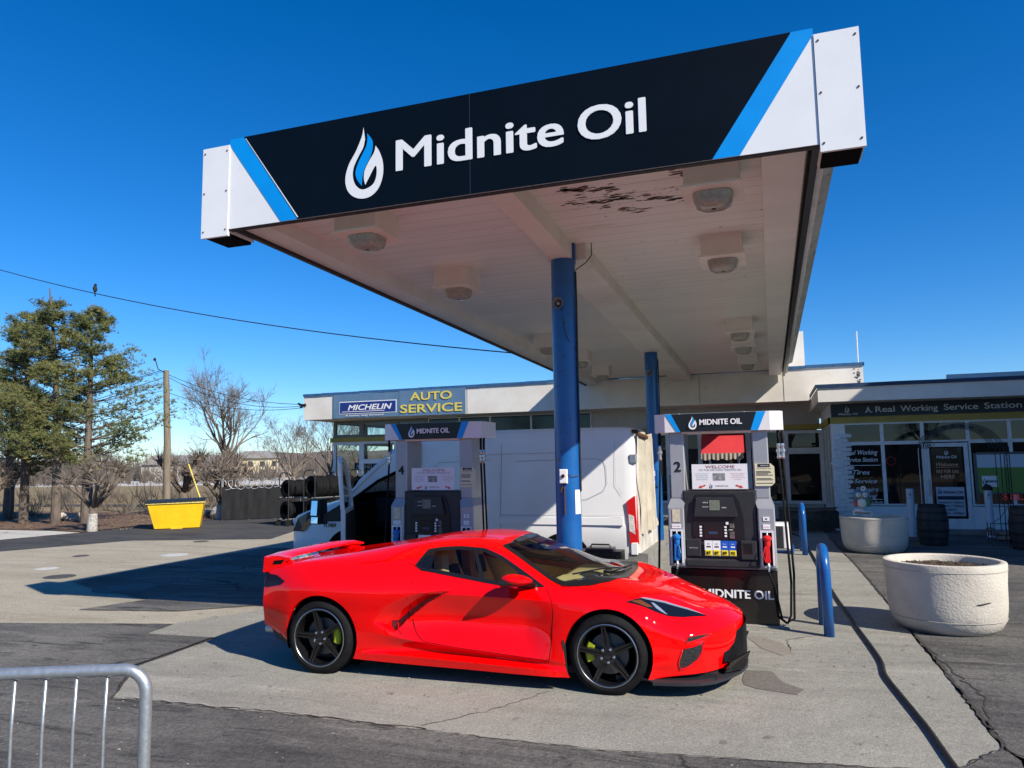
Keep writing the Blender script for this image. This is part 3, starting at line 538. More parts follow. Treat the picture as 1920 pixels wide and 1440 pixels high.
# columns
def column(x, y, zt, h2):
    b = MB(); b.mat(blue).lathe([(.155, .0), (.155, zt)], (x, y, 0), 40); b.lathe([(.21, 0), (.21, .04), (.16, .05)], (x, y, 0), 24)
    if h2: b.box(x+.09, x+.16, y-.03, y+.03, zt-.06, ZS-.0)
    col = b.build('column', None, can, smooth=True, angle=35)
    w = MB(); w.tube([(x+.165, y-.02, zt-.16), (x+.17, y-.03, zt-.5), (x+.165, y-.03, 3.0), (x+.168, y-.03, 1.6)], .012, 6)
    if h2: w.tube([(x+.168, y-.02, zt-.14), (x+.3, y+.0, zt-.05), (x+.36, y+.05, zt+.05), (x+.36, y+.05, ZS)], .007, 6); w.tube([(x+.02, y-.16, 3.75), (x+.06, y-.165, 3.5), (x+.165, y-.03, 3.32)], .005, 6)
    w.build('cable', black, col)
    return col
c1 = column(-2.385, 8.9, ZB, True); c2 = column(-2.60, 17.55, ZB, False)
def horn(x, y, z, label):
    h = thing('horn_speaker', (x, y, z), label, 'speaker', 'speakers on the canopy columns')
    MB().lathe([(.068, -.16), (.072, -.155), (.062, -.15), (.03, -.05), (.028, 0)], (x, y, z), 24, 'y', close=True).build('horn', M('grey_horn_paint', (.22, .22, .20), rough=.6), h, smooth=True)
    MB().lathe([(.018, -.12), (.018, -.05), (.026, -.045), (.026, 0)], (x, y, z), 12, 'y').build('driver', M('cream_driver', (.5, .42, .36), rough=.6), h)
horn(-2.39, 8.76, 3.90, 'round horn speaker high on the nearer blue column'); horn(-2.60, 17.4, 3.99, 'small horn speaker high on the farther blue column')
s = thing('emergency_switch', (-2.39, 8.73, 1.78), 'white switch box fixed to the nearer blue column', 'switch')
MB().cbox(-2.44, -2.345, 8.70, 8.75, 1.70, 1.87, c=.008).build('housing', letter, s); b = MB(); b.lathe([(.022, -.015), (.022, 0)], (-2.392, 8.70, 1.79), 16, 'y'); b.build('button', black, s)
b = MB(); b.tube([(-2.345, 8.73, 1.81), (-2.28, 8.76, 1.78), (-2.23, 8.83, 1.79)], .004, 6); b.tube([(-2.39, 8.735, 1.70), (-2.39, 8.735, 1.33)], .009, 6); b.tube([(-2.41, 8.72, 1.66), (-2.43, 8.72, 1.6)], .012, 6); b.build('conduit', rust, s)
s = thing('column_notice', (-2.25, 8.8, 1.5), 'narrow white paper taped round the right side of the nearer blue column', 'notice'); MB().grid([[(-2.385+.158*math.cos(a), 8.9+.158*math.sin(a), z) for a in (-.75, -.6, -.45, -.3, -.15)] for z in (1.33, 1.62)]).build('paper', letter, s)
s = thing('call_box', (-2.61, 17.38, 1.6), 'small blue call box with white label on the farther blue column', 'call box'); MB().cbox(-2.72, -2.5, 17.3, 17.42, 1.36, 1.74, c=.01).build('housing', blue, s); b = MB(); b.mat(letter).box(-2.68, -2.56, 17.292, 17.3, 1.6, 1.72); b.box(-2.66, -2.63, 17.292, 17.3, 1.44, 1.5); b.box(-2.6, -2.57, 17.292, 17.3, 1.44, 1.5); b.build('sticker', None, s)
# lamps under the canopy
lens = M('frosted_prism_lens', (.40, .38, .33), (.30, .28, .24), 30, .25, spec=.6); housing = M('lamp_housing_white', (.82, .76, .69), (.76, .70, .63), 3, .5)
def clight(x, y, label):
    t = thing('canopy_light', (x, y, ZS), label, 'light', 'lights under the fuel canopy'); z0 = 4.45
    b = MB(); b.box(x-.245, x+.245, y-.29, y+.25, z0, ZS); b.box(x-.275, x+.275, y-.32, y+.28, z0-.022, z0-.001); b.lathe([(.175, -.03), (.185, -.018)], (x, y, z0), 4); b.build('housing', housing, t)
    def rr(h, z, n=24): return [(x+math.copysign(abs(math.cos(a))**.6, math.cos(a))*h, y-.02+math.copysign(abs(math.sin(a))**.6, math.sin(a))*h, z) for a in [6.2832*k/n for k in range(n)]]
    b = MB(); rows = [rr(.185, z0-.023), rr(.18, z0-.07), rr(.16, z0-.12), rr(.11, z0-.15), rr(.02, z0-.155)]; b.grid(rows, wrap=True); b.build('lens', lens, t, smooth=True)
    return t
for x, y, l in ((-.40, 7.0, 'boxy canopy lamp nearest the camera on the right of the beam, beside the peeled paint'), (-.46, 9.45, 'second boxy lamp from the fascia on the right of the canopy beam'), (-.48, 15.2, 'third boxy lamp from the fascia on the right of the canopy beam'), (-.48, 17.2, 'fourth boxy lamp from the fascia on the right of the canopy beam'), (-.48, 20.4, 'last boxy lamp on the right, nearest the station wall'),
                (-4.06, 6.95, 'boxy canopy lamp nearest the fascia on the left of the beam'), (-4.13, 9.6, 'second boxy lamp from the fascia on the left of the canopy beam'), (-4.5, 15.4, 'boxy lamp left of the beam, just left of the nearer blue column in view'), (-4.4, 17.9, 'boxy lamp left of the beam, just right of the nearer blue column in view'), (-4.55, 21.1, 'last boxy lamp on the left, nearest the station wall')): clight(x, y, l)
# ------------------------------------------------------------------ fuel pumps
silver = M('pump_silver_panel', (.40, .41, .43), (.36, .37, .39), 3, .38, .35); char = M('pump_charcoal_plastic', (.022, .023, .026), (.03, .031, .034), 8, .42); pwhite = M('pump_white_panel', (.74, .72, .74), (.70, .68, .70), 2, .4)
def pump(num, label):
    t = thing('fuel_pump', (0, 0, 0), label, 'fuel pump', 'fuel pumps on the forecourt'); D = .52
    b = MB(); b.cbox(-.615, .615, .03, D, 0, .635, c=.012); b.build('lower_cabinet', M('gloss_black_cabinet', (.010, .008, .008), (.016, .012, .012), 2, .2, coat=.3), t)
    b = MB(); b.text('MIDNITE OIL', (.16, .024, .305), X1, Z1, w=.80, h=.098, bold=.045); b.build('brand_lettering', letter, t)
    b = MB(); b.box(-.56, .62, .06, D, .63, .66); b.build('shelf', silver, t)
    # control body
    b = MB(); b.cbox(-.435, .425, 0, D, .70, 1.57, c=.02); b.cbox(-.42, .41, -.05, .03, .66, .76, c=.02); bd = b.build('control_body', char, t)
    b = MB(); arc = [(-.30, .98), (-.33, 1.05), (-.315, 1.42), (-.28, 1.52), (.17, 1.52), (.22, 1.45), (.265, 1.25), (.27, .98)]; b.prism([(-x, z) for x, z in arc][::-1] if 0 else arc, -.012, -.002); b.build('bezel', M('bezel_black', (.012, .012, .014), rough=.3), bd)
    b = MB(); b.prism([(-.30, 1.28), (-.27, 1.49), (.15, 1.49), (.20, 1.28), (.20, 1.26), (-.30, 1.26)], -.05, -.012); b.build('hood', char, bd)
    b = MB(); b.box(-.12, .0, -.056, -.05, 1.335, 1.455); b.build('amount_display', M('lcd_grey_green', (.20, .23, .18), (.13, .15, .12), 14, .3), bd)
    b = MB(); b.mat(letter).text('SALE $', (-.165, -.053, 1.42), X1, Z1, w=.06, bold=.02); b.text('GALLONS', (-.165, -.053, 1.37), X1, Z1, w=.07, bold=.02); b.text('PRICE', (.05, -.053, 1.36), X1, Z1, w=.05, bold=.02)
    for x, sg in ((-.235, 1), (.055, -1)):
        for k in range(4): z = 1.135-k*.035; b.poly([(x-.013*sg, -.02, z-.012), (x+.008*sg, -.02, z-.012), (x+.018*sg, -.02, z), (x+.008*sg, -.02, z+.012), (x-.013*sg, -.02, z+.012)][::sg])
    b.box(.06, .09, -.022, -.018, 1.165, 1.195); b.box(.09, .14, -.02, -.018, 1.10, 1.106); b.build('button', None, bd)
    b = MB(); b.box(-.195, .02, -.018, -.013, 1.0, 1.17); sc = b.build('screen', M('display_dark', (.018, .013, .016), rough=.2), bd); b = MB(); b.box(-.14, -.04, -.021, -.019, 1.05, 1.08); b.build('screen_text', M('screen_blue', (.03, .06, .12), rough=.3), sc)
    b = MB(); b.cbox(.10, .155, -.03, -.012, 1.12, 1.175, c=.006); b.mat(M('keypad_metal', (.2, .16, .14), (.05, .04, .04), 60, .4)).box(.10, .155, -.022, -.012, 1.0, 1.08); b.build('card_reader', None if 1 else 0, bd)
    b = MB(); b.cbox(.22, .40, -.07, .0, .76, .98, c=.012); b.build('receipt_slot', char, bd); b = MB(); b.cbox(.245, .35, -.073, -.069, .83, .95, c=.002); b.build('receipt_door', blackg, bd)
    b = MB(); b.cbox(-.41, -.24, -.03, .0, .78, .99, c=.01); b.mat(letter).text('PAY INSIDE', (-.325, -.033, .88), X1, Z1, w=.09, bold=.02); b.build('payment_slot', None, bd) if 0 else None
    b = MB(); b.mat(char).cbox(-.41, -.24, -.03, .0, .78, .99, c=.01); b.mat(letter).text('PUSH TO START', (-.325, -.033, .88), X1, Z1, w=.10, bold=.02); b.build('payment_slot', None, bd)
    # grade buttons
    b = MB(); cols = [letter, letter, M('grade_blue', (.01, .10, .50), rough=.4), M('grade_blue', (.01, .10, .50))]
    for k in range(4): x = -.195+k*.093; b.mat(cols[k]).box(x, x+.09, -.035, -.03, .795, .975)
    b.build('grade_panel', None, bd)
    yb = M('grade_yellow', (.80, .66, .03), rough=.4)
    for k, n_ in enumerate(('87', '87', '89', '93')):
        x = -.195+k*.093; b = MB(); b.mat(yb).cbox(x+.006, x+.084, -.043, -.035, .80, .865, c=.006); b.mat(blackg).text(n_, (x+.045, -.045, .815), X1, Z1, h=.035, bold=.03); b.mat(blackg if k < 2 else letter).box(x+.022, x+.07, -.037, -.035, .895, .91)
        b.text('REG' if k < 2 else 'PLUS' if k == 2 else 'PREM', (x+.045, -.0365, .93), X1, Z1, h=.012, bold=.02); b.build('grade_button', None, bd)
    # side columns with sculpted shoulders
    for sx in (-1, 1):
        b = MB(); pr = [(.40, 2.285), (.40, 1.50), (.40, 1.42), (.415, 1.38), (.425, 1.32), (.425, .66), (.62, .66), (.615, 1.32), (.60, 1.40), (.585, 1.48), (.58, 1.56), (.58, 2.285)]
        def yo(z): return .02 if z > 1.45 else (.0 if z > 1.40 else -.035)
        X_ = sorted((sx*.40, sx*.58)); XL = sorted((sx*.425, sx*.62)); b.cbox(*X_, .02, D-.02, 1.47, 2.285, c=.012); b.cbox(*XL, -.035, D-.02, .66, 1.37, c=.014)
        b.hexa([(XL[0], -.028, 1.365), (XL[1], -.028, 1.365), (XL[1], D-.03, 1.365), (XL[0], D-.03, 1.365)], [(X_[0], .028, 1.475), (X_[1], .028, 1.475), (X_[1], D-.03, 1.475), (X_[0], D-.03, 1.475)]); col = b.build('side_column', silver, t)
        w = MB(); xc = .52*sx; w.mat(pwhite); w.box(xc-.075, xc-.055, -.05, -.036, .70, 1.10); w.box(xc+.055, xc+.075, -.05, -.036, .70, 1.10); w.box(xc-.055, xc+.055, -.05, -.036, 1.08, 1.10); w.build('nozzle_boot', None, col)
        MB().box(xc-.055, xc+.055, -.038, -.036, .70, 1.08).build('boot_recess', dark, col)
        w = MB(); w.mat(letter)
        if sx < 0: w.mat(M('cream_sticker', (.66, .60, .45), (.5, .42, .3), 25, .6)).box(xc-.045, xc+.045, -.042, -.036, 1.19, 1.34); w.mat(letter).box(xc-.055, xc+.055, -.042, -.036, 1.115, 1.165); w.mat(redp).text('LIFT NOZZLE', (xc, -.044, 1.135), X1, Z1, w=.09, bold=.02)
        else: w.box(xc-.035, xc+.035, -.042, -.036, 1.215, 1.26); w.box(xc-.04, xc+.04, -.042, -.036, 1.12, 1.175); w.mat(char).box(xc-.012, xc+.012, -.044, -.042, 1.23, 1.245); w.mat(redp).text('NO SMOKING', (xc, -.044, 1.14), X1, Z1, w=.06, bold=.02)
        w.build('sticker', None, col)
    b = MB(); b.text(num, (-.487, .016, 1.80), X1, Z1, h=.125, bold=.045); b.build('pump_number', M('pump_number_black', (.008, .008, .01), rough=.5), t)
    # header
    hw = .765; b = MB(); pts = [(-hw, .12), (-hw+.03, .0), (-hw+.15, -.055), (0, -.075), (hw-.15, -.055), (hw-.03, .0), (hw, .12), (hw, D-.05), (-hw, D-.05)]
    b.mat(pwhite).hexa([(x, y, 2.28) for x, y in pts], [(x, y, 2.505) for x, y in pts]); hd = b.build('header', None, t)
    def yf(x): return float(np.interp(x, [-hw, -hw+.03, -hw+.15, 0, hw-.15, hw-.03, hw], [.12, 0, -.055, -.075, -.055, 0, .12]))
    def fl(q, m_, dy, nm, par): 
        w = MB(); z0, z1 = 2.282, 2.503
        xa, xb, xc, xd = q; n = 14; w.grid([[(xa+(xb-xa)*i/n, yf(xa+(xb-xa)*i/n)-dy, z1) for i in range(n+1)], [(xc+(xd-xc)*i/n, yf(xc+(xd-xc)*i/n)-dy, z0) for i in range(n+1)]]); return w.build(nm, m_, par)
    fl((-.615, -.535, -.475, -.425), skyblue, .004, 'stripe', hd); fl((.470, .575, .395, .48), skyblue, .004, 'stripe', hd); fl((-.535, .470, -.425, .395), M('header_black', (.012, .012, .014), rough=.3), .003, 'header_panel', hd)
    b = MB(); logo(b, (-.275, -.086, 2.39), X1, Z1, .165, letter, skyblue); b.mat(letter).text('MIDNITE OIL', (-.19, -.086, 2.362), X1, Z1, w=.49, h=.068, bold=.045, align='L'); b.build('header_lettering', None, hd)
    b = MB(); b.mat(pwhite).box(-.42, .40, .0, .3, 2.262, 2.279); b.mat(letter); b.lathe([(.01, 0), (.01, .012)], (-.45, .1, 2.505), 8); b.lathe([(.01, 0), (.01, .012)], (.33, .1, 2.505), 8); b.build('header_underside', None, hd)
    # welcome card and notice
    b = MB(); b.mat(M('welcome_card', (.74, .74, .76), rough=.45)).box(-.315, .335, .0, .01, 1.585, 1.885); cd = b.build('welcome_card', None, t)
    b = MB(); b.mat(M('plum_print', (.30, .10, .12), rough=.6)).text('WELCOME', (0.02, -.003, 1.835), X1, Z1, w=.34, h=.037); b.mat(M('grey_print', (.22, .20, .22), rough=.6)).text('TO THE HISTORIC MIDNITE OIL', (.02, -.003, 1.805), X1, Z1, w=.50, h=.022)
    for k, tx in enumerate(('PLEASE USE THE LEFT', 'SIDE NOZZLES FOR', 'THE REGULAR AND', 'PREMIUM GRADES')): b.mat(M('teal_print', (.25, .36, .42), rough=.6)).text(tx, (-.195, -.003, 1.765-k*.023), X1, Z1, h=.012)
    for k, tx in enumerate(('PLEASE USE THE RIGHT', 'SIDE NOZZLE FOR', 'THE OTHER FUEL AND', 'PAY INSIDE')): b.mat(M('pink_print', (.55, .28, .30), rough=.6)).text(tx, (.225, -.003, 1.765-k*.023), X1, Z1, h=.012)
    b.mat(M('photo_print', (.35, .36, .37), (.12, .12, .12), 25, .5)).box(-.065, .075, -.003, -.001, 1.69, 1.775); logo(b, (-.095, -.003, 1.625), X1, Z1, .062, M('dark_teal', (.02, .07, .14), rough=.5)); b.mat(char).text('MIDNITE OIL', (.035, -.003, 1.615), X1, Z1, w=.15, h=.016, bold=.01)
    ar = M('arrow_red', (.62, .05, .04), rough=.5)
    for sg, x in ((-1, -.21), (1, .245)):
        A = [(-.045, .018), (.0, -.002), (.006, .012), (.034, -.022), (-.014, -.024), (-.006, -.014), (-.055, .002)]; b.mat(ar).poly([(x+sg*px, -.003, 1.622+pz) for px, pz in A][::-sg])
    b.build('card_print', None, cd)
    b = MB(); b.mat(M('cream_notice', (.68, .64, .44), rough=.6)); P = [(.42, 1.62), (.42, 1.885), (.60, 1.885), (.64, 1.845), (.64, 1.66), (.60, 1.62)]; b.prism(P[::-1], -.0, .012); nc = b.build('notice', None, t)
    b = MB(); b.mat(char).box(.455, .59, -.004, -.001, 1.845, 1.88); b.mat(letter).text('MIDNITE OIL', (.53, -.006, 1.855), X1, Z1, w=.09, bold=.03); b.mat(char).text('PLEASE READ THIS', (.525, -.003, 1.82), X1, Z1, w=.16, h=.014)
    for z in (1.79, 1.775, 1.76, 1.745, 1.705, 1.69, 1.65): b.box(.435, .435+random.uniform(.12, .19), -.003, -.001, z, z+.006)
    b.build('notice_print', None, nc)
    # hoses and nozzles
    for sx, nm, cm in ((-1, 'nozzle', bluep), (1, 'nozzle', redp)):
        if num == '4' and sx > 0: cm = char
        hx = .70*sx
        for j, dx in enumerate((0, .045) if sx > 0 else (0,)):
            h = MB(); h.tube([(hx+dx, .06, 2.28), (hx+dx, .06, 2.10)], .016, 8); h.mat(steel) if 0 else None
            y1 = .02-.03*j; h.tube([(hx+dx, .06, 1.95), (hx+dx+.02*sx, .05, 1.5), (hx+dx+.04*sx, .04, 1.0), (hx+dx+.06*sx, y1, .5), (hx+dx+.04*sx, y1-.02, .14), (hx+dx-.0*sx, y1-.05, .055), (hx+dx-.06*sx, y1-.06, .10), (hx-.12*sx, y1-.08, .45), (.51*sx, -.11, .66)] if j == 0 else [(hx+dx, .06, 1.95), (hx+dx+.03, .05, 1.2), (hx+dx+.05, .04, .6), (hx+dx+.03, .03, .1), (hx+dx-.06, .0, .05), (hx-.10, -.02, .12), (hx-.13, -.03, .5)], .0135, 8)
            ho = h.build('hose', rubber, t, smooth=True)
            k = MB(); k.lathe([(.018, 0), (.022, -.02), (.018, -.06), (.03, -.07), (.03, -.10), (.02, -.11), (.02, -.15), (.026, -.16), (.018, -.18)][::-1], (hx+dx, .06, 2.12), 12); k.build('swivel', M('chrome_fitting', (.6, .6, .62), rough=.25, metal=.8), ho)
        n_ = MB(); xc = .52*sx
        n_.mat(cm).hexa([(xc-.028, -.11, .74), (xc+.028, -.11, .74), (xc+.028, -.05, .74), (xc-.028, -.05, .74)], [(xc-.024, -.10, .93), (xc+.024, -.10, .93), (xc+.024, -.04, .93), (xc-.024, -.04, .93)])
        n_.lathe([(.03, .92), (.036, .94), (.036, .985), (.05, 1.0), (.05, 1.025), (.022, 1.05)], (xc, -.06, 0), 16); n_.tube([(xc-.03*sx, -.10, .75), (xc-.05*sx, -.13, .83), (xc-.03*sx, -.11, .92)], .007, 6)
        n_.mat(steel).tube([(xc, -.05, 1.05), (xc, -.04, 1.09)], .011, 8); n_.tube([(xc, -.09, .75), (xc+.005, -.10, .70), (xc, -.11, .64)], [.013, .018, .012], 8)
        n_.build(nm, None, t)
    return t
redp = M('nozzle_red', (.70, .02, .02), (.62, .015, .015), 8, .35); bluep = M('nozzle_blue', (.01, .16, .50), (.01, .12, .42), 8, .4)
p2 = pump('2', 'fuel pump number 2, sunlit header, red and blue nozzles, right of the tall blue column'); p2.location = (-.62, 9.33, .02)
p4 = pump('4', 'fuel pump number 4, shaded, in front of the white van between car and column'); p4.location = (-4.43, 9.33, .02)
# second row island pieces seen beyond pump 2
s = thing('wire_rack', (-1.25, 10.6, 0), 'narrow dark wire rack with pale lattice top beside the left edge of pump 2', 'rack')
b = MB()
for x in (-1.36, -1.18): b.tube([(x, 10.6, 0), (x, 10.6, 1.75)], .012, 6)
b.build('frame', black, s); b = MB()
for k in range(7): z = 1.45+k*.03; b.tube([(-1.36, 10.6, z), (-1.18, 10.6, z+.09)], .005, 4); b.tube([(-1.36, 10.6, z+.09), (-1.18, 10.6, z)], .005, 4)
b.box(-1.36, -1.18, 10.59, 10.6, 1.42, 1.44); b.build('lattice', pwhite, s)
random.seed(4); b = MB()
for k in range(60): z = random.uniform(.7, 1.38); x = random.uniform(-1.35, -1.2); b.tube([(x, 10.58, z), (x+random.uniform(-.03, .03), 10.56, z+random.uniform(-.03, .03))], random.uniform(.004, .012), 5)
b.build('hanging_goods', M('shiny_small_goods', (.5, .46, .42), (.08, .07, .07), 40, .3, .5), s)
s = thing('trash_bin', (.1, 14.6, 0), 'white and black rounded bin on the far island behind the red nozzle', 'bin'); b = MB(); b.cbox(-.2, .26, 14.5, 15.0, .3, .78, c=.05); b.build('body', pwhite, s); MB().cbox(-.21, .13, 14.46, 14.5, .34, .74, c=.02).build('front_panel', char, s)
b = MB(); b.mat(blue).cbox(-2.0, .34, 16.55, 17.1, 0, .16, c=.03); b.mat(cgrey).cbox(-1.6, .2, 16.62, 17.04, .155, .19, c=.01); tag(b.build('pump_island', None), 'blue edged concrete island kerb behind pump 2', 'kerb')
b = MB(); b.mat(cgrey).cbox(-5.6, .1, 9.3, 10.25, 0, .03, c=.01); tag(b.build('concrete_island', None), kind='structure')
s = thing('equipment_case', (-2.45, 10.9, 0), 'black ribbed hard case standing beyond the windscreen, right of the column foot', 'case')
b = MB(); b.cbox(-2.78, -2.12, 10.7, 11.1, .02, .66, c=.05); b.build('shell', black, s); b = MB(); b.cbox(-2.65, -2.25, 10.75, 11.05, .655, .70, c=.02); b.tube([(-2.16, 10.69, .1), (-2.16, 10.69, .6)], .01, 6); b.build('lid', M('grey_case_edge', (.05, .05, .055), rough=.35), s); MB().tube([(-2.6, 10.9, .70), (-2.58, 10.9, .74), (-2.32, 10.9, .74), (-2.3, 10.9, .70)], .014, 6).build('handle', black, s)
# ------------------------------------------------------------------ blue hoop barriers
def hoop(x, y, h, label, gap=.62, r=.055):
    pts = [(x+.01, y, 0), (x+.005, y, h-.2)]+[(x, y+gap/2-gap/2*math.cos(a), h-.2+.2*math.sin(a)) for a in np.linspace(.15, math.pi-.15, 11)]+[(x-.005, y+gap, h-.2), (x-.01, y+gap, 0)]
    b = MB(); b.tube(pts, r, 16); o = b.build('hoop_barrier', blue, smooth=True); return tag(o, label, 'bollard', 'blue steel hoop barriers')
hoop(.49, 9.05, .93, 'blue hoop barrier nearest the camera, beside pump 2 and the near planter', gap=.60)
hoop(.53, 16.35, .99, 'farther blue hoop barrier at the end of the far pump island', gap=.7)
# ------------------------------------------------------------------ planters
pc = M('cast_concrete_planter', (.60, .555, .465), (.48, .44, .37), 2.2, .85, bump=.5, bscale=40, third=((.34, .31, .27), 5, .60, .70)); soil = M('planting_soil', (.05, .035, .025), (.12, .085, .06), 30, .98, bump=1, bscale=50)
def planter(x, y, label, r=.625, h=.775, sc=1):
    t = thing('round_planter', (x, y, 0), label, 'planter', 'round concrete planters')
    pr = [(.0, 0), (r*.62, .0), (r*.76, .018), (r*.86, .07), (r*.93, .15), (r*.955, .26), (r*.965, .35), (r*.975, .55), (r*.995, .70), (r, h-.02), (r-.005, h-.004), (r-.02, h), (r-.065, h), (r-.08, h-.015), (r-.085, h-.15), (r-.09, .5)]
    b = MB(); b.lathe([(max(a, .001), z) for a, z in pr], (x, y, 0), 72, close=True); b.build('pot', pc, t, smooth=True, angle=50)
    b = MB(); 
    for z in (.70, .17): b.lathe([(r*1.0 if z > .5 else r*.945, z-.004), (r*1.003 if z > .5 else r*.95, z), (r*1.0 if z > .5 else r*.945, z+.004)], (x, y, 0), 72, close=True)
    b.build('cast_line', M('cast_line_stain', (.40, .37, .31), rough=.9), t)
    random.seed(8); b = MB(); n = 24; rows = []
    for i in range(10): rr_ = (r-.088)*(1-i/9.5); rows.append([(x+rr_*math.cos(6.2832*k/n), y+rr_*math.sin(6.2832*k/n), h-.085+random.uniform(-.008, .012)) for k in range(n)])
    b.grid(rows, wrap=True)
    for k in range(700): a = random.uniform(0, 6.28); q = (r-.1)*random.random()**.5; px, py = x+q*math.cos(a), y+q*math.sin(a); s_ = random.uniform(.004, .014); b.tube([(px, py, h-.085), (px+random.uniform(-.02, .02), py+random.uniform(-.02, .02), h-.07)], s_*.5, 3)
    b.build('soil', soil, t)
    return t
P1 = planter(1.80, 9.84, 'nearest round concrete planter with bare soil and a short dark crack')
b = MB(); b.tube([(1.78+.0, 9.0, .0)], .01) if 0 else None
r_ = .612; b.tube([(1.80+r_*math.sin(a), 9.84-r_*math.cos(a)-.002, .385+.008*math.sin(a*14)) for a in np.linspace(.30, .58, 10)], [.002, .004, .006, .007, .006, .007, .005, .006, .004, .002], 5); b.build('crack', ck, P1)
P2 = planter(1.93, 17.25, 'farther round concrete planter holding the painted owl, in front of the plank signpost', r=.655, h=.74)
# owl ornament
s = thing('owl_ornament', (1.72, 16.95, .66), 'blue painted owl garden ornament with flower and Welcome banner in the far planter', 'garden ornament')
ob = M('owl_blue', (.10, .22, .30), (.07, .15, .22), 12, .6); ow = M('owl_white', (.55, .58, .56), (.45, .47, .45), 10, .6)
def blob(mat, c, r, nm, n=20):
    b = MB(); b.lathe([(max(.001, math.sin(a)), -math.cos(a)) for a in np.linspace(0, math.pi, 13)], (0, 0, 0), n, close=True); b.v = [(c[0]+v[0]*r[0], c[1]+v[1]*r[1], c[2]+v[2]*r[2]) for v in b.v]; return b.build(nm, mat, s, smooth=True)
blob(ob, (1.63, 16.97, 1.19), (.105, .05, .10), 'head'); blob(ob, (1.77, 16.97, 1.19), (.105, .05, .10), 'head')
for x in (1.645, 1.765): blob(ow, (x, 16.93, 1.19), (.05, .03, .05), 'eye'); blob(blackg, (x+.008, 16.905, 1.19), (.012, .01, .012), 'pupil')
blob(M('owl_beak', (.5, .4, .1), rough=.6), (1.70, 16.92, 1.15), (.012, .02, .03), 'beak'); blob(ow, (1.70, 16.97, 1.02), (.10, .045, .10), 'body')
blob(M('owl_red_wing', (.35, .06, .06), rough=.6), (1.585, 16.96, 1.02), (.04, .04, .08), 'wing'); blob(M('owl_green_wing', (.02, .15, .07), rough=.6), (1.83, 16.96, 1.03), (.045, .04, .085), 'wing')
b = MB(); 
for k in range(8): a = k*math.pi/4; b.lathe([(.001, -.01), (.02, 0), (.001, .01)], (1.74+.035*math.cos(a), 16.9, 1.32+.035*math.sin(a)), 8, 'y', close=True)
b.build('flower', ow, s)
b = MB(); b.mat(ow); b.grid([[(1.52+.36*i/8, 16.90, .77+.03*math.sin(i*.7)) for i in range(9)], [(1.52+.36*i/8, 16.90, .88+.03*math.sin(i*.7)) for i in range(9)]]); b.mat(char).text('Welcome', (1.70, 16.89, .80), X1, Z1, w=.30, bold=.01, shear=.2); b.build('banner', None, s); MB().tube([(1.7, 16.97, .6), (1.7, 16.97, 1.0)], .012, 6).build('stake', steel, s)
# plank signpost: one post, many pointed white boards
s = thing('plank_signpost', (1.72, 20.5, 0), 'tall post stacked with pale pointed direction planks left of the shop window', 'signpost'); MB().box(1.68, 1.76, 20.5, 20.58, 0, 2.62).build('post', trimw, s)
pk = M('peeling_pale_plank', (.55, .60, .62), (.42, .46, .48), 9, .7, bump=.2); random.seed(12)
for k in range(17):
    z = 2.46-k*.115; dx = random.uniform(-.06, .05)-.04; w_ = random.uniform(.15, .22); b = MB(); sg = random.choice((-1, 1)); x0, x1 = 1.73+dx-w_, 1.73+dx+w_
    P = [(x0, z), (x1, z), (x1+.05, z+.045), (x1, z+.09), (x0, z+.09), (x0-.0, z+.045)] if sg > 0 else [(x0, z), (x1, z), (x1, z+.09), (x0, z+.09), (x0-.05, z+.045)]
    b.prism(P[::-1], 20.44+.012*(k % 2), 20.47+.012*(k % 2)); b.build('plank', pk, s)
# white bollards, barrels, trellis
def wboll(x, y, h, label, cap):
    t = thing('white_bollard', (x, y, 0), label, 'bollard', 'white bollards guarding the shop front'); MB().lathe([(.085, 0), (.085, h)], (x, y, 0), 24).build('post', M('bollard_sleeve', (.62, .66, .72), (.56, .60, .66), 3, .4), t, smooth=True, angle=40)
    if cap: MB().lathe([(.11, h-.03), (.112, h+.03), (.06, h+.09), (.001, h+.11)], (x, y, 0), 16, close=True).build('cap', black, t)
    b = MB(); logo(b, (x-.01, y-.088, h-.12), X1, Z1, .09, nv); b.text('Midnite Oil', (x-.01, y-.088, h-.22), X1, Z1, w=.09, bold=.03); b.build('emblem', None, t)
wboll(3.16, 20.6, 1.17, 'white bollard behind the middle barrel, left of the shop door', False); wboll(4.85, 20.7, 1.16, 'white bollard with black pointed cap, right of the shop door', True)
oak = M('aged_barrel_oak', (.030, .028, .030), (.055, .048, .045), 7, .8, bump=.4, stretch=(1, 1, .2)); hoopm = M('barrel_hoop', (.008, .008, .01), (.015, .012, .012), 9, .6)
def barrel(x, y, label):
    t = thing('barrel', (x, y, 0), label, 'barrel', 'old oak barrels by the shop'); H, r0, r1 = .90, .255, .315; f = lambda z: r0+(r1-r0)*math.sin(math.pi*z/H)
    n = 26
    for k in range(1):
        b = MB(); rows = []
        for i in range(13):
            z = H*i/12; rows.append([(x+(f(z)-(0 if j % 2 == 0 else .006))*math.cos(6.2832*j/(2*n)), y+(f(z)-(0 if j % 2 == 0 else .006))*math.sin(6.2832*j/(2*n)), z) for j in range(2*n)])
        b.grid(rows, wrap=True); b.build('staves', oak, t)
    MB().lathe([(.001, H-.04), (r0-.02, H-.04), (r0-.02, H-.001), (r0+.001, H)], (x, y, 0), 40, close=True).build('head', oak, t)
    for z0, z1 in ((0.0, .06), (.15, .19), (.31, .36), (.54, .59), (.71, .75), (.84, .90)): MB().lathe([(f(z0)+.001, z0), (f(z0)+.005, z0), (f(z1)+.005, z1), (f(z1)+.001, z1)], (x, y, 0), 40, close=True).build('hoop', hoopm, t)
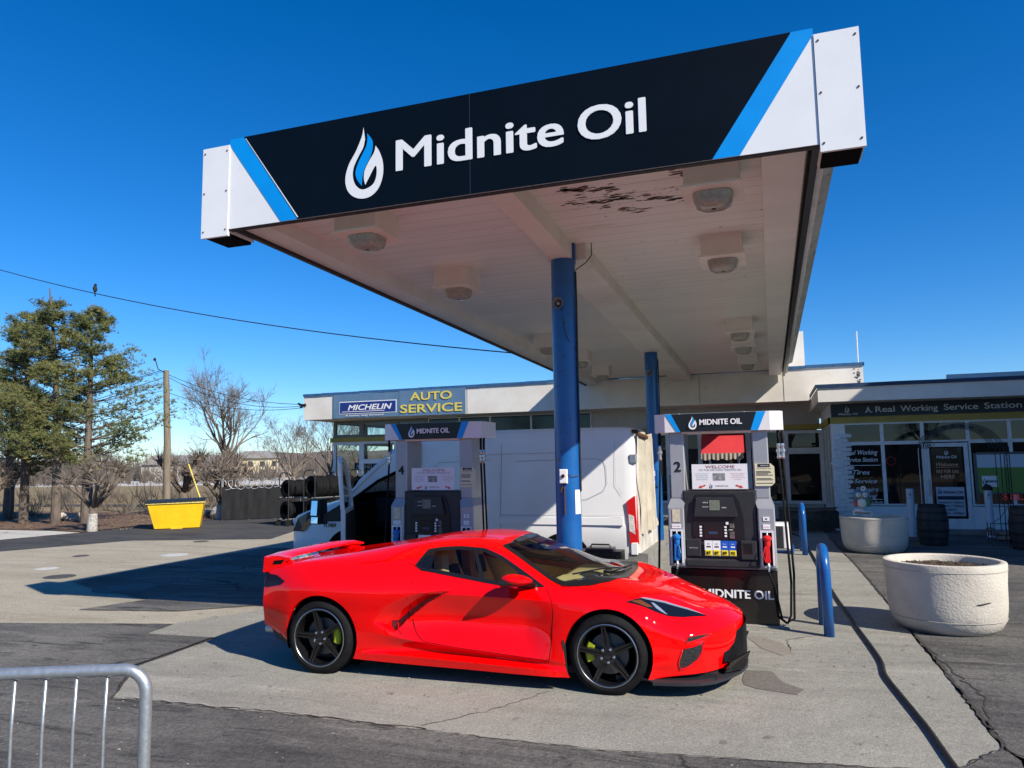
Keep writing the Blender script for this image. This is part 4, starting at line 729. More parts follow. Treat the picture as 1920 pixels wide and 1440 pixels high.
barrel(3.28, 18.75, 'dark oak barrel between the far planter and the shop door'); barrel(4.92, 18.25, 'dark oak barrel cut by the right edge of the photo, beside the iron stand')
ironb = M('black_wrought_iron', (.008, .008, .009), rough=.5); ironw = M('white_wrought_iron', (.5, .52, .55), rough=.5)
s = thing('iron_arch', (4.1, 20, 0), 'black wrought iron garden arch with scrolls before the shop door, left leg pale', 'garden arch')
for yy in (19.4, 20.1):
    b = MB()
    for k in range(4): rr_ = .78-.035*k; b.tube([(4.12+rr_*1.02*math.cos(a), yy, 2.12+rr_*.74*math.sin(a)) for a in np.linspace(math.pi, 0, 22)], .009, 5)
    b.build('arch_hoop', ironb, s)
for x, nm, mm in ((3.33, 'leg', ironw), (4.92, 'leg', ironb)):
    b = MB()
    for dx, yy in ((0, 19.4), (.10, 19.4), (0, 20.1), (.10, 20.1), (.05, 19.4)): b.tube([(x+dx, yy, 0), (x+dx, yy, 2.15)], .010, 5)
    for k in range(16): z = .1+k*.13; b.tube([(x, 19.4, z), (x+.05, 19.395, z+.06), (x+.10, 19.4, z)], .005, 4); b.tube([(x, 19.4, z+.12), (x+.05, 19.395, z+.06), (x+.1, 19.4, z+.12)], .005, 4)
    b.build(nm, mm, s)
b = MB()
for k in range(9):
    a = math.pi*(k+.5)/9; cx_, cz_ = 4.12+.62*math.cos(a), 2.12+.48*math.sin(a); b.tube([(cx_+.05*math.cos(q)*(1-q/9), 19.4, cz_+.05*math.sin(q)*(1-q/9)) for q in np.linspace(0, 7, 16)], .006, 4)
for x in (3.42, 4.85): b.tube([(x+.05*math.cos(q)*(1-q/9), 19.38, 2.18+.05*math.sin(q)*(1-q/9)) for q in np.linspace(0, 7, 16)], .008, 4)
b.build('scroll', ironb, s)
s = thing('iron_plant_stand', (4.55, 18.7, 0), 'low black iron plant stand left of the right-hand barrel', 'plant stand'); b = MB()
for x in (4.36, 4.70):
    for y in (18.6, 18.85): b.tube([(x, y, 0), (x, y, .52)], .008, 5)
b.tube([(4.36, 18.6, .5), (4.7, 18.6, .5)], .008, 5); b.tube([(4.36, 18.6, .15), (4.7, 18.6, .15)], .006, 5); b.tube([(4.4, 18.6, .52), (4.55, 18.6, .62), (4.7, 18.6, .85)], .006, 5); b.tube([(4.42+.04*math.cos(q), 18.6, .22+.04*math.sin(q)) for q in np.linspace(0, 6, 12)], .005, 4); b.build('frame', ironb, s)
random.seed(9); b = MB()
for k in range(9):
    x, y, z, q = 4.75+random.uniform(-.2, .25), 19.7+random.uniform(-.1, .1), .1+.09*(k//4), random.uniform(.06, .1); b.lathe([(.001, -.6), (.8, -.45), (1, 0), (.7, .5), (.001, .65)], (0, 0, 0), 8, close=True); n0 = len(b.v)-40; b.v[n0:] = [(x+v[0]*q*1.3, y+v[1]*q, z+v[2]*q) for v in b.v[n0:]]
tag(b.build('stone_pile', M('tan_stone', (.30, .24, .18), (.2, .16, .12), 6, .9)), 'low pile of tan stones behind the iron plant stand', 'stones')
# boat-like wooden trough under the window
s = thing('wooden_trough', (.85, 21.6, 0), 'long dark boat-shaped wooden trough below the station window', 'trough'); b = MB(); rows = []
for i in range(15):
    u = i/14; x = .1+1.5*u; w_ = .32*(1-abs(2*u-1)**3)+.03; rows.append([(x, 21.6-w_, .60+.05*abs(2*u-1)), (x, 21.6-w_*.9, .35), (x, 21.6-w_*.5, .10), (x, 21.6+w_*.5, .10), (x, 21.6+w_*.9, .35), (x, 21.6+w_, .60+.05*abs(2*u-1)), (x, 21.6+w_-.04, .58), (x, 21.6+w_*.5, .25), (x, 21.6-w_*.5, .25), (x, 21.6-w_+.04, .58)])
b.grid(rows, wrap=True); b.build('hull', M('dark_trough_wood', (.06, .05, .04), (.10, .08, .06), 8, .85), s); MB().tube([(.08, 21.26, .62), (.85, 21.24, .57), (1.62, 21.26, .62)], .03, 8).build('rim', M('worn_wood_rim', (.16, .13, .10), (.1, .08, .06), 8, .8), s)
# air hose across the concrete
b = MB(); pts = [(.3, 21, .03), (.575, 19.7, .03), (.66, 16.8, .03), (.70, 14.5, .03), (.734, 12.04, .03), (.812, 9.82, .03), (.875, 8.44, .03), (.885, 7.95, .03), (.86, 7.5, .03), (.905, 6.85, .03), (.955, 6.2, .03), (.98, 5.6, .03), (1.02, 4.6, .03), (1.0, 3, .03)]
Q = []
for i in range(len(pts)-1):
    for k in range(6):
        t_ = k/6; p0, p1, p2_, p3 = pts[max(i-1, 0)], pts[i], pts[i+1], pts[min(i+2, len(pts)-1)]
        Q.append(tuple(.5*(2*b_+(-a_+c_)*t_+(2*a_-5*b_+4*c_-d_)*t_*t_+(-a_+3*b_-3*c_+d_)*t_**3) for a_, b_, c_, d_ in zip(p0, p1, p2_, p3)))
b.tube(Q, .0165, 10); tag(b.build('air_hose', M('black_hose_rubber', (.012, .012, .013), (.03, .028, .026), 20, .55), smooth=True), 'long black hose running over the concrete past the blue hoop barriers', 'hose')
# crowd barrier, lower left
s = thing('crowd_barrier', (-2.9, 2.5, 0), 'galvanised steel crowd barrier in the lower left corner', 'barrier')
d_ = Vector((.926, .378, 0)).normalized(); c0 = Vector((-2.60, 2.605, 0)); 
def bp(t_, z): q = c0+d_*t_; return (q.x, q.y, z)
b = MB(); zt = 1.095; rc = .095
b.tube([bp(-2.3, zt-.02)]+[bp(-rc-1.0, zt-.008), bp(-rc, zt)]+[bp(-rc+rc*math.sin(a), zt-rc+rc*math.cos(a)) for a in np.linspace(.2, math.pi/2, 7)]+[bp(0, .3), bp(0, .02)], .0255, 18); b.tube([bp(-2.3, .2), bp(0, .2)], .02, 12); b.tube([bp(-2.3, .0), bp(-2.3, zt-.02)], .0255, 12); b.build('frame', steel, s, smooth=True)
random.seed(2)
for k in range(17):
    t_ = -.165-.128*k; b = MB(); b.tube([bp(t_, zt-.012), bp(t_-.008, zt-.25), bp(t_-.006, zt-.5), bp(t_-.004, .2)], .0072, 8); b.build('bar', steel, s, smooth=True)
b = MB(); b.tube([bp(-.3, .2), bp(-.3, .0)], .018, 8); b.box(c0.x-.5, c0.x-.1, c0.y-.4, c0.y+.2, .0, .012); b.build('foot', steel, s)
# ------------------------------------------------------------------ red sports coupe: section curves (u, half width, height)
def pchip(xs,ys):
    xs=np.array(xs,float);ys=np.array(ys,float);h=np.diff(xs);d=np.diff(ys)/h;n=len(xs);m=np.zeros(n)
    for i in range(1,n-1):
        if d[i-1]*d[i]>0:
            w1=2*h[i]+h[i-1];w2=h[i]+2*h[i-1];m[i]=(w1+w2)/(w1/d[i-1]+w2/d[i])
    m[0]=d[0];m[-1]=d[-1]
    def f(x):
        x=min(max(x,xs[0]),xs[-1]);i=min(max(int(np.searchsorted(xs,x))-1,0),n-2);t=(x-xs[i])/h[i]
        return (2*t**3-3*t**2+1)*ys[i]+(t**3-2*t**2+t)*h[i]*m[i]+(-2*t**3+3*t**2)*ys[i+1]+(t**3-t**2)*h[i]*m[i+1]
    return f
CC=[
 [(-2.2,.77,.40),(-2.0,.82,.33),(-1.75,.90,.26),(-1.0,.93,.165),(0,.955,.15),(.9,.955,.135),(1.0,.94,.135),(1.75,.92,.14),(2.1,.86,.165),(2.35,.80,.19),(2.42,.74,.2)],
 [(-2.2,.78,.43),(-1.75,.905,.30),(-1.0,.935,.22),(-.6,.955,.23),(0,.975,.22),(.6,.97,.20),(1.0,.945,.19),(1.75,.925,.2),(2.1,.865,.22),(2.35,.81,.24),(2.42,.75,.25)],
 [(-2.2,.79,.46),(-1.75,.91,.36),(-1.0,.935,.27),(-.5,.90,.275),(0,.875,.26),(.6,.89,.235),(1.0,.935,.22),(1.75,.925,.26),(2.35,.82,.29),(2.42,.76,.29)],
 [(-2.2,.80,.50),(-1.75,.92,.45),(-1.0,.945,.43),(-.6,.945,.385),(-.3,.94,.35),(0,.935,.32),(.6,.925,.275),(1.0,.94,.26),(1.75,.93,.32),(2.1,.88,.35),(2.35,.83,.35),(2.42,.77,.34)],
 [(-2.2,.83,.62),(-1.75,.935,.60),(-1.0,.955,.58),(-.6,.92,.56),(0,.842,.55),(.6,.835,.54),(1.0,.92,.52),(1.35,.93,.52),(1.75,.925,.47),(2.1,.885,.46),(2.35,.83,.43),(2.42,.77,.41)],
 [(-2.2,.80,.80),(-1.75,.93,.80),(-1.35,.965,.80),(-1.0,.965,.80),(-.6,.945,.79),(0,.905,.78),(.6,.88,.76),(1.0,.90,.745),(1.35,.915,.715),(1.75,.905,.64),(2.1,.865,.57),(2.35,.80,.50),(2.42,.74,.465)],
 [(-2.2,.74,.93),(-1.9,.80,.97),(-1.5,.83,1.0),(-1.0,.83,1.01),(-.6,.82,1.02),(-.35,.80,1.03),(0,.80,.98),(.3,.79,.935),(.6,.785,.90),(.9,.78,.875),(1.15,.79,.88),(1.4,.80,.86),(1.75,.78,.765),(2.1,.74,.65),(2.35,.69,.555),(2.42,.64,.51)],
 [(-2.2,.60,.96),(-1.9,.68,1.00),(-1.5,.66,1.05),(-1.0,.62,1.115),(-.6,.59,1.175),(-.3,.57,1.205),(0,.565,1.215),(.25,.575,1.195),(.45,.60,1.125),(.65,.635,1.03),(.85,.67,.94),(1.0,.69,.905),(1.15,.64,.925),(1.4,.60,.92),(1.75,.58,.83),(2.1,.56,.70),(2.35,.50,.585),(2.42,.47,.53)],
 [(-2.2,.3,.975),(-1.9,.32,1.0),(-1.4,.33,1.06),(-1.0,.34,1.13),(-.6,.34,1.20),(-.3,.33,1.24),(0,.32,1.25),(.3,.33,1.235),(.5,.34,1.18),(.8,.36,1.075),(1.1,.38,.965),(1.3,.37,.915),(1.5,.34,.893),(1.75,.32,.845),(2.1,.3,.72),(2.35,.28,.60),(2.42,.26,.545)],
 [(-2.2,0,.98),(-1.9,0,1.0),(-1.4,0,1.06),(-1.0,0,1.135),(-.6,0,1.21),(-.3,0,1.25),(0,0,1.262),(.3,0,1.248),(.5,0,1.20),(.8,0,1.11),(1.1,0,1.0),(1.35,0,.915),(1.5,0,.895),(1.75,0,.855),(2.05,0,.75),(2.3,0,.64),(2.42,0,.555)]]
CF=[(pchip([p[0] for p in c],[p[1] for p in c]),pchip([p[0] for p in c],[p[2] for p in c])) for c in CC]
TS=[]
NSEG=[4,4,8,14,16,16,14,16,16]
def bend(u,y):
    g=0.0
    if u>1.5: s=min((u-1.5)/.92,1);g=-.36*s*s*(3-2*s)
    if u<-1.4: s=min((-1.4-u)/.8,1);g=.11*s*s*(3-2*s)
    if u>2.0: u+=.045*(u-2.0)/.42
    return u+g*(abs(y)/.8)**2.2
def intake(x,z):
    if not(-.80<x<-.03): return 0
    zA=float(np.interp(x,[-.8,-.7,-.58,-.45,-.25,-.03],[.53,.62,.71,.765,.80,.818]))
    zB=float(np.interp(x,[-.8,-.7,-.6,-.5,-.4,-.3,-.2,-.03],[.50,.46,.43,.53,.615,.69,.745,.812]))
    if not(zB<z<zA): return 0
    s=(zA-z)/(zA-zB)
    tp=float(np.interp(x,[-.8,-.62,-.4,-.03],[.2,1,1,.1]))
    e=min(1,(z-zB)/(.035 if x<-.58 else .010)); return .10*s*tp*e*e*(3-2*e)
def section(u):
    P=[(f(u),g(u)) for f,g in CF];n=len(P);out=[]
    def cr(p0,p1,p2,p3,t):
        return tuple(.5*((2*b)+(-a+c)*t+(2*a-5*b+4*c-d)*t*t+(-a+3*b-3*c+d)*t**3) for a,b,c,d in zip(p0,p1,p2,p3))
    cre={1,3}; k5=min(1,max(0,(u+.45)/.25))*min(1,max(0,(1.15-u)/.35))
    for i in range(n-1):
        p1,p2=P[i],P[i+1]
        p0=P[i-1] if i>0 and i not in cre else (2*p1[0]-p2[0],2*p1[1]-p2[1])
        if i+2<n: p3=P[i+2] if (i+1) not in cre else (2*p2[0]-p1[0],2*p2[1]-p1[1])
        else: p3=(-P[n-2][0],P[n-2][1])
        if i==5 and k5>0: q=(2*p1[0]-p2[0],2*p1[1]-p2[1]); p0=(p0[0]*(1-k5)+q[0]*k5,p0[1]*(1-k5)+q[1]*k5)
        if i==4 and k5>0: q=(2*p2[0]-p1[0],2*p2[1]-p1[1]); p3=(p3[0]*(1-k5)+q[0]*k5,p3[1]*(1-k5)+q[1]*k5)
        for k in range(NSEG[i]): out.append(cr(p0,p1,p2,p3,k/NSEG[i]))
    out.append(P[-1]); return out
def grid(n=380):
    us=np.linspace(-2.2,2.42,n);G=[]
    for u in us:
        row=[]
        for y,z in section(u):
            x=bend(u,y); row.append((x,y-intake(x,z),z))
        G.append(row)
    return np.array(G)
CARANG = R(2.214)
car = thing('sports_car', (-2.7917, 7.1998, 0.0), 'low glossy red mid-engined sports coupe parked side-on in front of the pumps', 'car', rz=CARANG)
def carpaint():
    m = M('red_car_paint', (.78, .0008, .0015), None, rough=.45, coat=.9, spec=.0); return m
cred = carpaint(); cblk = M('car_black_trim', (.010, .010, .011), rough=.3); cmatte = M('car_matte_black', (.012, .012, .013), rough=.7); seamm = M('panel_gap', (.05, .0, .001), rough=.8, spec=.1)
tan_ = M('tan_leather', (.66, .49, .25), (.60, .43, .21), 6, .6); 
G0 = grid(400)
NU, NT = G0.shape[0], G0.shape[1]
AR = [(-1.372, .342, .392), (1.368, .335, .378)]
def full(side): g_ = G0.copy(); g_[:, :, 1] *= side; return g_
# trees for lifting details onto the skin
def bv(side):
    g_ = full(side).reshape(-1, 3); F = [(i*NT+j, i*NT+j+1, (i+1)*NT+j+1, (i+1)*NT+j) for i in range(NU-1) for j in range(NT-1)]
    return BVHTree.FromPolygons([Vector(v) for v in g_], F)
BV = {-1: bv(-1), 1: bv(1)}
def nrm_out(side, p, n): 
    c = Vector((p.x*.8, 0, .45)); return n if n.dot(p-c) > 0 else -n
def lift(p, off, side=None):
    p = Vector(p); sd = side if side else (-1 if p.y < 0 else 1); best = None
    for s_ in ((sd,) if abs(p.y) > .05 else (-1, 1)):
        q = BV[s_].find_nearest(p)
        if q[0] is not None and (best is None or q[3] < best[3]): best = q
    n = nrm_out(sd, best[0], best[1]); return best[0]+n*off
def inpoly(x, y, P):
    c = False; n = len(P); j = n-1
    for i in range(n):
        if (P[i][1] > y) != (P[j][1] > y) and x < (P[j][0]-P[i][0])*(y-P[i][1])/(P[j][1]-P[i][1])+P[i][0]: c = not c
        j = i
    return c
WIN = [(-.443, 1.014), (-.37, 1.149), (-.239, 1.169), (-.066, 1.179), (.186, 1.164), (.37, 1.099), (.558, .997), (.70, .918), (.80, .862), (.67, .848), (.376, .865), (.089, .908), (-.27, .963), (-.368, .975)]
WS = [(.336, .568), (.41, .42), (.455, .25), (.475, 0), (.455, -.25), (.41, -.42), (.336, -.568), (.536, -.631), (.75, -.70), (.954, -.79), (1.10, -.80), (1.24, -.785), (1.37, -.70), (1.45, -.55), (1.485, -.3), (1.495, 0), (1.485, .3), (1.45, .55), (1.37, .70), (1.24, .785), (1.10, .80), (.954, .79), (.75, .70), (.536, .631)]
WSG = [(.375, .53), (.44, .40), (.485, .25), (.505, 0), (.485, -.25), (.44, -.40), (.375, -.53), (.56, -.595), (.76, -.655), (.955, -.72), (1.10, -.70), (1.22, -.62), (1.30, -.48), (1.36, -.25), (1.375, 0), (1.36, .25), (1.30, .48), (1.22, .62), (1.10, .70), (.955, .72), (.76, .655), (.56, .595)]
def shrink(P, k):
    cx_ = sum(p[0] for p in P)/len(P); cy_ = sum(p[1] for p in P)/len(P); out = []
    n = len(P)
    for i in range(n):
        a, b_, c = Vector(P[i-1]), Vector(P[i]), Vector(P[(i+1) % n]); d1 = (b_-a).normalized(); d2 = (c-b_).normalized(); n1 = Vector((-d1.y, d1.x)); n2 = Vector((-d2.y, d2.x)); nn = (n1+n2); nn.normalize()
        if nn.dot(Vector((cx_, cy_))-b_) < 0: nn = -nn
        out.append(tuple(b_+nn*k))
    return out
WIN_in = shrink(WIN, .012); WS_in = shrink(WS, .012)
verts = []; faces = []
for side in (-1, 1):
    g_ = full(side); o = len(verts)
    for i in range(NU):
        for j in range(NT):
            x, y, z = g_[i, j]
            if abs(y) > .45 and z < .80:
                for ax_, az, ar in AR:
                    dx, dz = x-ax_, z-az; d = math.hypot(dx, dz)
                    if ar-.013 < d < ar+.007 and d > 0: x, z = ax_+dx*ar/d, az+dz*ar/d
            verts.append((x, y, z))
    for i in range(NU-1):
        for j in range(NT-1):
            q = [(i, j), (i, j+1), (i+1, j+1), (i+1, j)]; P = [g_[a, b_] for a, b_ in q]; cx_ = sum(p[0] for p in P)/4; cy_ = sum(p[1] for p in P)/4; cz_ = sum(p[2] for p in P)/4
            if abs(cy_) > .45 and cz_ < .8 and any(math.hypot(cx_-a[0], cz_-a[1]) < a[2]-.004 for a in AR): continue
            if abs(cy_) > .5 and cz_ > .8 and inpoly(cx_, cz_, WIN_in) and cx_ < .82: continue
            if cz_ > .8 and inpoly(cx_, cy_, WS_in) and cx_ > .33: continue
            f = [o+a*NT+b_ for a, b_ in q]; faces.append(tuple(f if side < 0 else f[::-1]))
# front and rear caps
def cap(i, zb, sgn, bulge, zs=None):
    for side in (-1, 1):
        g_ = full(side); o = len(verts); N = 9; us = 2.42 if sgn > 0 else -2.2; zt0 = g_[i, -1, 2]
        for s_ in range(N+1):
            t = s_/N
            for j in range(NT):
                x, y, z = g_[i, j]; zz = zb+(zt0-zb)*j/(NT-1); yy = y*(1-t); z2 = z+(zz-z)*t; xx = bend(us, yy)+bulge*sgn*math.sin(math.pi*min(1, max(0, (z2-zb)/(zt0-zb))))*min(1, t*3)
                verts.append((xx, yy, z2))
        for s_ in range(N):
            for j in range(NT-1): f = (o+s_*NT+j, o+s_*NT+j+1, o+(s_+1)*NT+j+1, o+(s_+1)*NT+j); faces.append(f if (side < 0) == (sgn > 0) else f[::-1])
cap(NU-1, .22, 1, .012); cap(0, .42, -1, .02)
me = bpy.data.meshes.new('body'); me.from_pydata(verts, [], faces); me.materials.append(cred); me.polygons.foreach_set('use_smooth', [True]*len(me.polygons)); me.update()
try: me.set_sharp_from_angle(angle=R(32))
except Exception: pass
cbody = bpy.data.objects.new('body', me); S.collection.objects.link(cbody); cbody.parent = car
O0 = (0, 0, 0)
def patch(name, poly, off, mat, parent=cbody, cuts=3, smooth=True, rnd=0):
    """surface piece lying on the skin; poly = 3D points, car coordinates"""
    import bmesh
    P = [Vector(p) for p in poly]; Q = []
    for i in range(len(P)):
        a, b_ = P[i], P[(i+1) % len(P)]; k = max(1, int((b_-a).length/.05))
        for j in range(k): Q.append(a.lerp(b_, j/k))
    bm = bmesh.new(); vs = [bm.verts.new(q) for q in Q]; f = bm.faces.new(vs); bmesh.ops.triangulate(bm, faces=[f])
    for _ in range(cuts):
        ed = [e for e in bm.edges if e.calc_length() > .045]
        if not ed: break
        bmesh.ops.subdivide_edges(bm, edges=ed, cuts=1); bmesh.ops.triangulate(bm, faces=bm.faces[:])
    for v in bm.verts: v.co = lift(v.co, off)
    bmesh.ops.recalc_face_normals(bm, faces=bm.faces[:])
    s_ = sum((f.normal.dot(f.calc_center_median()-Vector((f.calc_center_median().x*.8, 0, .45))) for f in bm.faces))
    if s_ < 0: bmesh.ops.reverse_faces(bm, faces=bm.faces[:])
    me = bpy.data.meshes.new(name); bm.to_mesh(me); bm.free(); me.materials.append(mat)
    if smooth: me.polygons.foreach_set('use_smooth', [True]*len(me.polygons))
    o = bpy.data.objects.new(name, me); S.collection.objects.link(o); o.parent = parent; return o
def band(name, A, B_, off, mat, parent, n=6, close=True):
    """ring between two outlines, lifted to the skin"""
    def dense(P):
        Q = []
        m_ = len(P) if close else len(P)-1
        for i in range(m_):
            a, b_ = Vector(P[i]), Vector(P[(i+1) % len(P)])
            for j in range(n): Q.append(a.lerp(b_, j/n))
        if not close: Q.append(Vector(P[-1]))
        return Q
    a, b_ = dense(A), dense(B_); rows = []
    for t in (0, .34, .67, 1): rows.append([tuple(lift(p.lerp(q, t), off)) for p, q in zip(a, b_)])
    return MB().grid(rows, wrap=close).build(name, mat, parent, smooth=True, off=O0)
def y_on(x, z, side): 
    q = BV[side].ray_cast(Vector((x, side*1.3, z)), Vector((0, -side, 0))); return q[0].y if q[0] else side*.85
def z_on(x, y):
    for s_ in ((-1 if y < 0 else 1), (1 if y < 0 else -1)):
        q = BV[s_].ray_cast(Vector((x, y, 1.6)), Vector((0, 0, -1)))
        if q[0]: return q[0].z
    return 1.0
cglass = glassmat('car_window_glass', (.74, .82, .76), ior=1.4); wglass = glassmat('windscreen_glass', (.80, .88, .80), ior=1.5)
for side in (-1, 1):
    O3 = [(x, y_on(x, z, side), z) for x, z in WIN]; Win = shrink(WIN, .030); I3 = [(x, y_on(x, z, side), z) for x, z in Win]
    fr = band('window_frame', O3, I3, .004, cblk, cbody)
    # quarter pane, door pane
    sp = [p for p in I3]; patch('side_window', sp, .001, cglass, cbody)
    xq = -.29; patch('quarter_panel', [(x, y_on(x, z, side), z) for x, z in [(-.415, 1.02), (-.352, 1.125), (-.285, 1.14), (-.275, .985), (-.35, .995)]], .0045, blackg, cbody)
    patch('window_divider', [(x, y_on(x, z, side), z) for x, z in [(.07, 1.165), (.10, 1.165), (.26, .88), (.21, .89)]], .0048, cblk, cbody)
    patch('mirror_panel', [(x, y_on(x, z, side), z) for x, z in [(.44, 1.05), (.56, .985), (.80, .858), (.62, .852), (.55, .87), (.60, .90)]], .0052, cblk, cbody)
WS3 = [(x, y, z_on(x, y)) for x, y in WS]; wsi = shrink(WS, .05)
G3 = [(x, y, z_on(x, y)) for x, y in WSG]
patch('windscreen', G3, .002, wglass, cbody, cuts=4)
# black surround: outer outline to glass outline (resampled by angle)
def resample(P, n):
    P = [Vector((*p, 0)) for p in P]; L_ = [0]
    for i in range(len(P)): L_.append(L_[-1]+(P[(i+1) % len(P)]-P[i]).length)
    out = []
    for k in range(n):
        t = L_[-1]*k/n; i = max(j for j in range(len(P)) if L_[j] <= t+1e-9); f_ = (t-L_[i])/(L_[i+1]-L_[i]); q = P[i].lerp(P[(i+1) % len(P)], f_); out.append(q)
    return out
inner = [Vector((*p, 0)) for p in resample(WSG, 220)] if 0 else resample(WSG, 220)
rowsA = []; outp = WS
def ray_out(q, c=Vector((.80, 0, 0))):
    d = (q-c).normalized(); best = 0
    for i in range(len(outp)):
        a, b_ = Vector((*outp[i], 0)), Vector((*outp[(i+1) % len(outp)], 0)); e = b_-a; den = d.x*e.y-d.y*e.x
        if abs(den) < 1e-9: continue
        w_ = a-c; t = (w_.x*e.y-w_.y*e.x)/den; u_ = (w_.x*d.y-w_.y*d.x)/den
        if t > 0 and 0 <= u_ <= 1: best = max(best, t)
    return c+d*best
rows = [[] for _ in range(7)]
for q in inner:
    o_ = ray_out(q)
    for k in range(7): p = q.lerp(o_, k/6); rows[k].append((p.x, p.y, z_on(p.x, p.y)+.004))
MB().grid(rows, wrap=True).build('windscreen_surround', cblk, cbody, smooth=True, off=O0)
b = MB(); b.tube([(1.40, .05, z_on(1.40, .05)+.02), (1.25, -.25, z_on(1.25, -.25)+.03), (1.02, -.62, z_on(1.02, -.62)+.025)], .008, 6); b.tube([(1.42, .30, z_on(1.42, .30)+.02), (1.39, .0, z_on(1.39, .0)+.03), (1.33, -.28, z_on(1.33, -.28)+.025)], .008, 6); b.box(1.25, 1.33, -.36, -.30, z_on(1.3, -.33)+.01, z_on(1.3, -.33)+.035); b.build('wiper', cblk, cbody, off=O0)
# lamps, vents
for side in (-1, 1):
    def mir(P): return [(x, -y*(-side)*1.0 if 0 else y*(-side)*-1, z) for x, y, z in P]
    sm = lambda P: [(x, y*side, z) for x, y, z in P]
    HL = [(1.527, .866, .768), (1.63, .794, .790), (1.667, .761, .792), (1.838, .654, .745), (2.021, .578, .682), (2.182, .538, .615), (1.987, .697, .629), (1.876, .759, .644), (1.763, .805, .687), (1.651, .842, .737)]
    h_ = patch('headlight', sm(HL), .004, blackg, cbody)
    patch('light_bar', sm([(1.64, .785, .791), (1.667, .758, .790), (1.838, .651, .744), (2.021, .575, .680), (2.15, .545, .622), (2.0, .60, .672), (1.83, .678, .737), (1.69, .765, .775)]), .0062, M('lamp_silver', (.6, .62, .64), rough=.15, metal=.7), h_)
    patch('indicator', sm([(1.56, .845, .770), (1.64, .80, .775), (1.74, .785, .715), (1.69, .815, .715)]), .0060, M('amber_lens', (.13, .04, .012), rough=.15), h_)
    patch('projector', sm([(1.74, .745, .74), (1.80, .745, .70), (1.86, .755, .655), (1.84, .758, .655), (1.765, .775, .705), (1.72, .76, .745)]), .0064, M('lamp_silver', (.6, .62, .64)), h_)
    V1 = [(2.02, .812, .489), (2.12, .740, .500), (2.237, .654, .503), (2.22, .684, .480), (2.11, .76, .465), (2.01, .826, .445)]; V2 = [(1.982, .838, .398), (2.08, .785, .420), (2.177, .735, .440), (2.14, .76, .37), (2.097, .784, .309), (2.02, .81, .255), (1.955, .828, .231), (1.943, .84, .29)]
    mesh_ = M('vent_mesh', (.006, .006, .007), (.03, .03, .032), 70, .35, bump=1.0, bscale=90)
    for V in (V1, V2):
        v_ = patch('side_vent', sm(V), .004, mesh_, cbody)
        c_ = Vector((sum(p[0] for p in V)/len(V), sum(p[1] for p in V)/len(V), sum(p[2] for p in V)/len(V))); pts = [lift(Vector(p)*Vector((1, side, 1)) if 0 else Vector((p[0], p[1]*side, p[2])), .004) for p in V]; MB().tube(pts+[pts[0]], .006, 5).build('vent_rim', cred, v_, smooth=True, off=O0)
    TL = [(-2.10, .70, .900), (-2.03, .79, .892), (-1.93, .825, .888), (-1.801, .886, .842), (-1.839, .886, .812), (-2.04, .828, .771), (-2.12, .76, .765), (-2.13, .70, .82)]
    t_ = patch('tail_light', sm(TL), .005, M('smoked_red_lens', (.012, .001, .002), rough=.2, spec=.3), cbody)
    # panel gaps
    DR = [(-.443, 1.009), (-.43, .871), (-.475, .745), (-.463, .65), (-.43, .543), (-.398, .452), (-.36, .40), (-.30, .36), (0, .325), (.5, .285), (.86, .262)]; DF = [(.823, .85), (.885, .752), (.897, .65), (.889, .565), (.882, .389), (.863, .265)]
    b = MB()
    for L_ in (DR, DF, [(-.52, 1.035), (-.43, 1.01)]): b.tube([tuple(lift((x, y_on(x, z, side), z), .0)) for x, z in L_], .0028, 5)
    b.tube([tuple(lift((x, y*side, z_on(x, y*side)), .0)) for x, y in [(.955, .795), (1.2, .79), (1.45, .62), (1.6, .60), (2.0, .52), (2.30, .38)]], .0025, 5)
    b.tube([tuple(lift((x, y*side, z_on(x, y*side)), .0)) for x, y in [(-.40, .58), (-.37, .45), (-.36, .2), (-.36, 0)]], .0025, 5)
    b.build('panel_gap', seamm, cbody, off=O0)
    # intake slit
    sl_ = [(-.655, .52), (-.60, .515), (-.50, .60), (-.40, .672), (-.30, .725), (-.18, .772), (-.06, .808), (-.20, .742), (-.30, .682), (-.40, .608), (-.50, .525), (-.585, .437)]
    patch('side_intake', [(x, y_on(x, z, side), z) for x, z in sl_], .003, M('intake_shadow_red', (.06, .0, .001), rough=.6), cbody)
    b = MB(); b.tube([tuple(lift((x, y_on(x, z, side), z), .002)) for x, z in [(-.60, .50), (-.56, .455), (-.52, .42)]], .006, 6); b.build('intake_edge', cred, cbody, off=O0)
    # arch lips, wheel wells
    for ax_, az, ar in AR:
        b = MB(); rr = []
        for k in range(41):
            a = R(-14+208*k/40); x, z = ax_+ar*math.cos(a), az+ar*math.sin(a); yy = y_on(x, max(z, .17), side)
            rr.append([(x, yy, z), (ax_+(ar-.004)*math.cos(a), yy-.006*side, az+(ar-.004)*math.sin(a)), (ax_+(ar-.004)*math.cos(a), yy-.03*side, az+(ar-.004)*math.sin(a))])
        b.grid(rr); b.build('arch_lip', cred, cbody, smooth=True, off=O0)
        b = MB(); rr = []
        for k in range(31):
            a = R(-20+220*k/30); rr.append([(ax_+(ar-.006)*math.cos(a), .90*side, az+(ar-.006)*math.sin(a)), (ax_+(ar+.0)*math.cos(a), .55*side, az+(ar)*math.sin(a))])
        b.grid(rr); b.lathe([(ar, .55*side), (.001, .55*side)], (ax_, 0, az), 30, 'y', close=True); b.build('wheel_well', dark, cbody, off=O0)
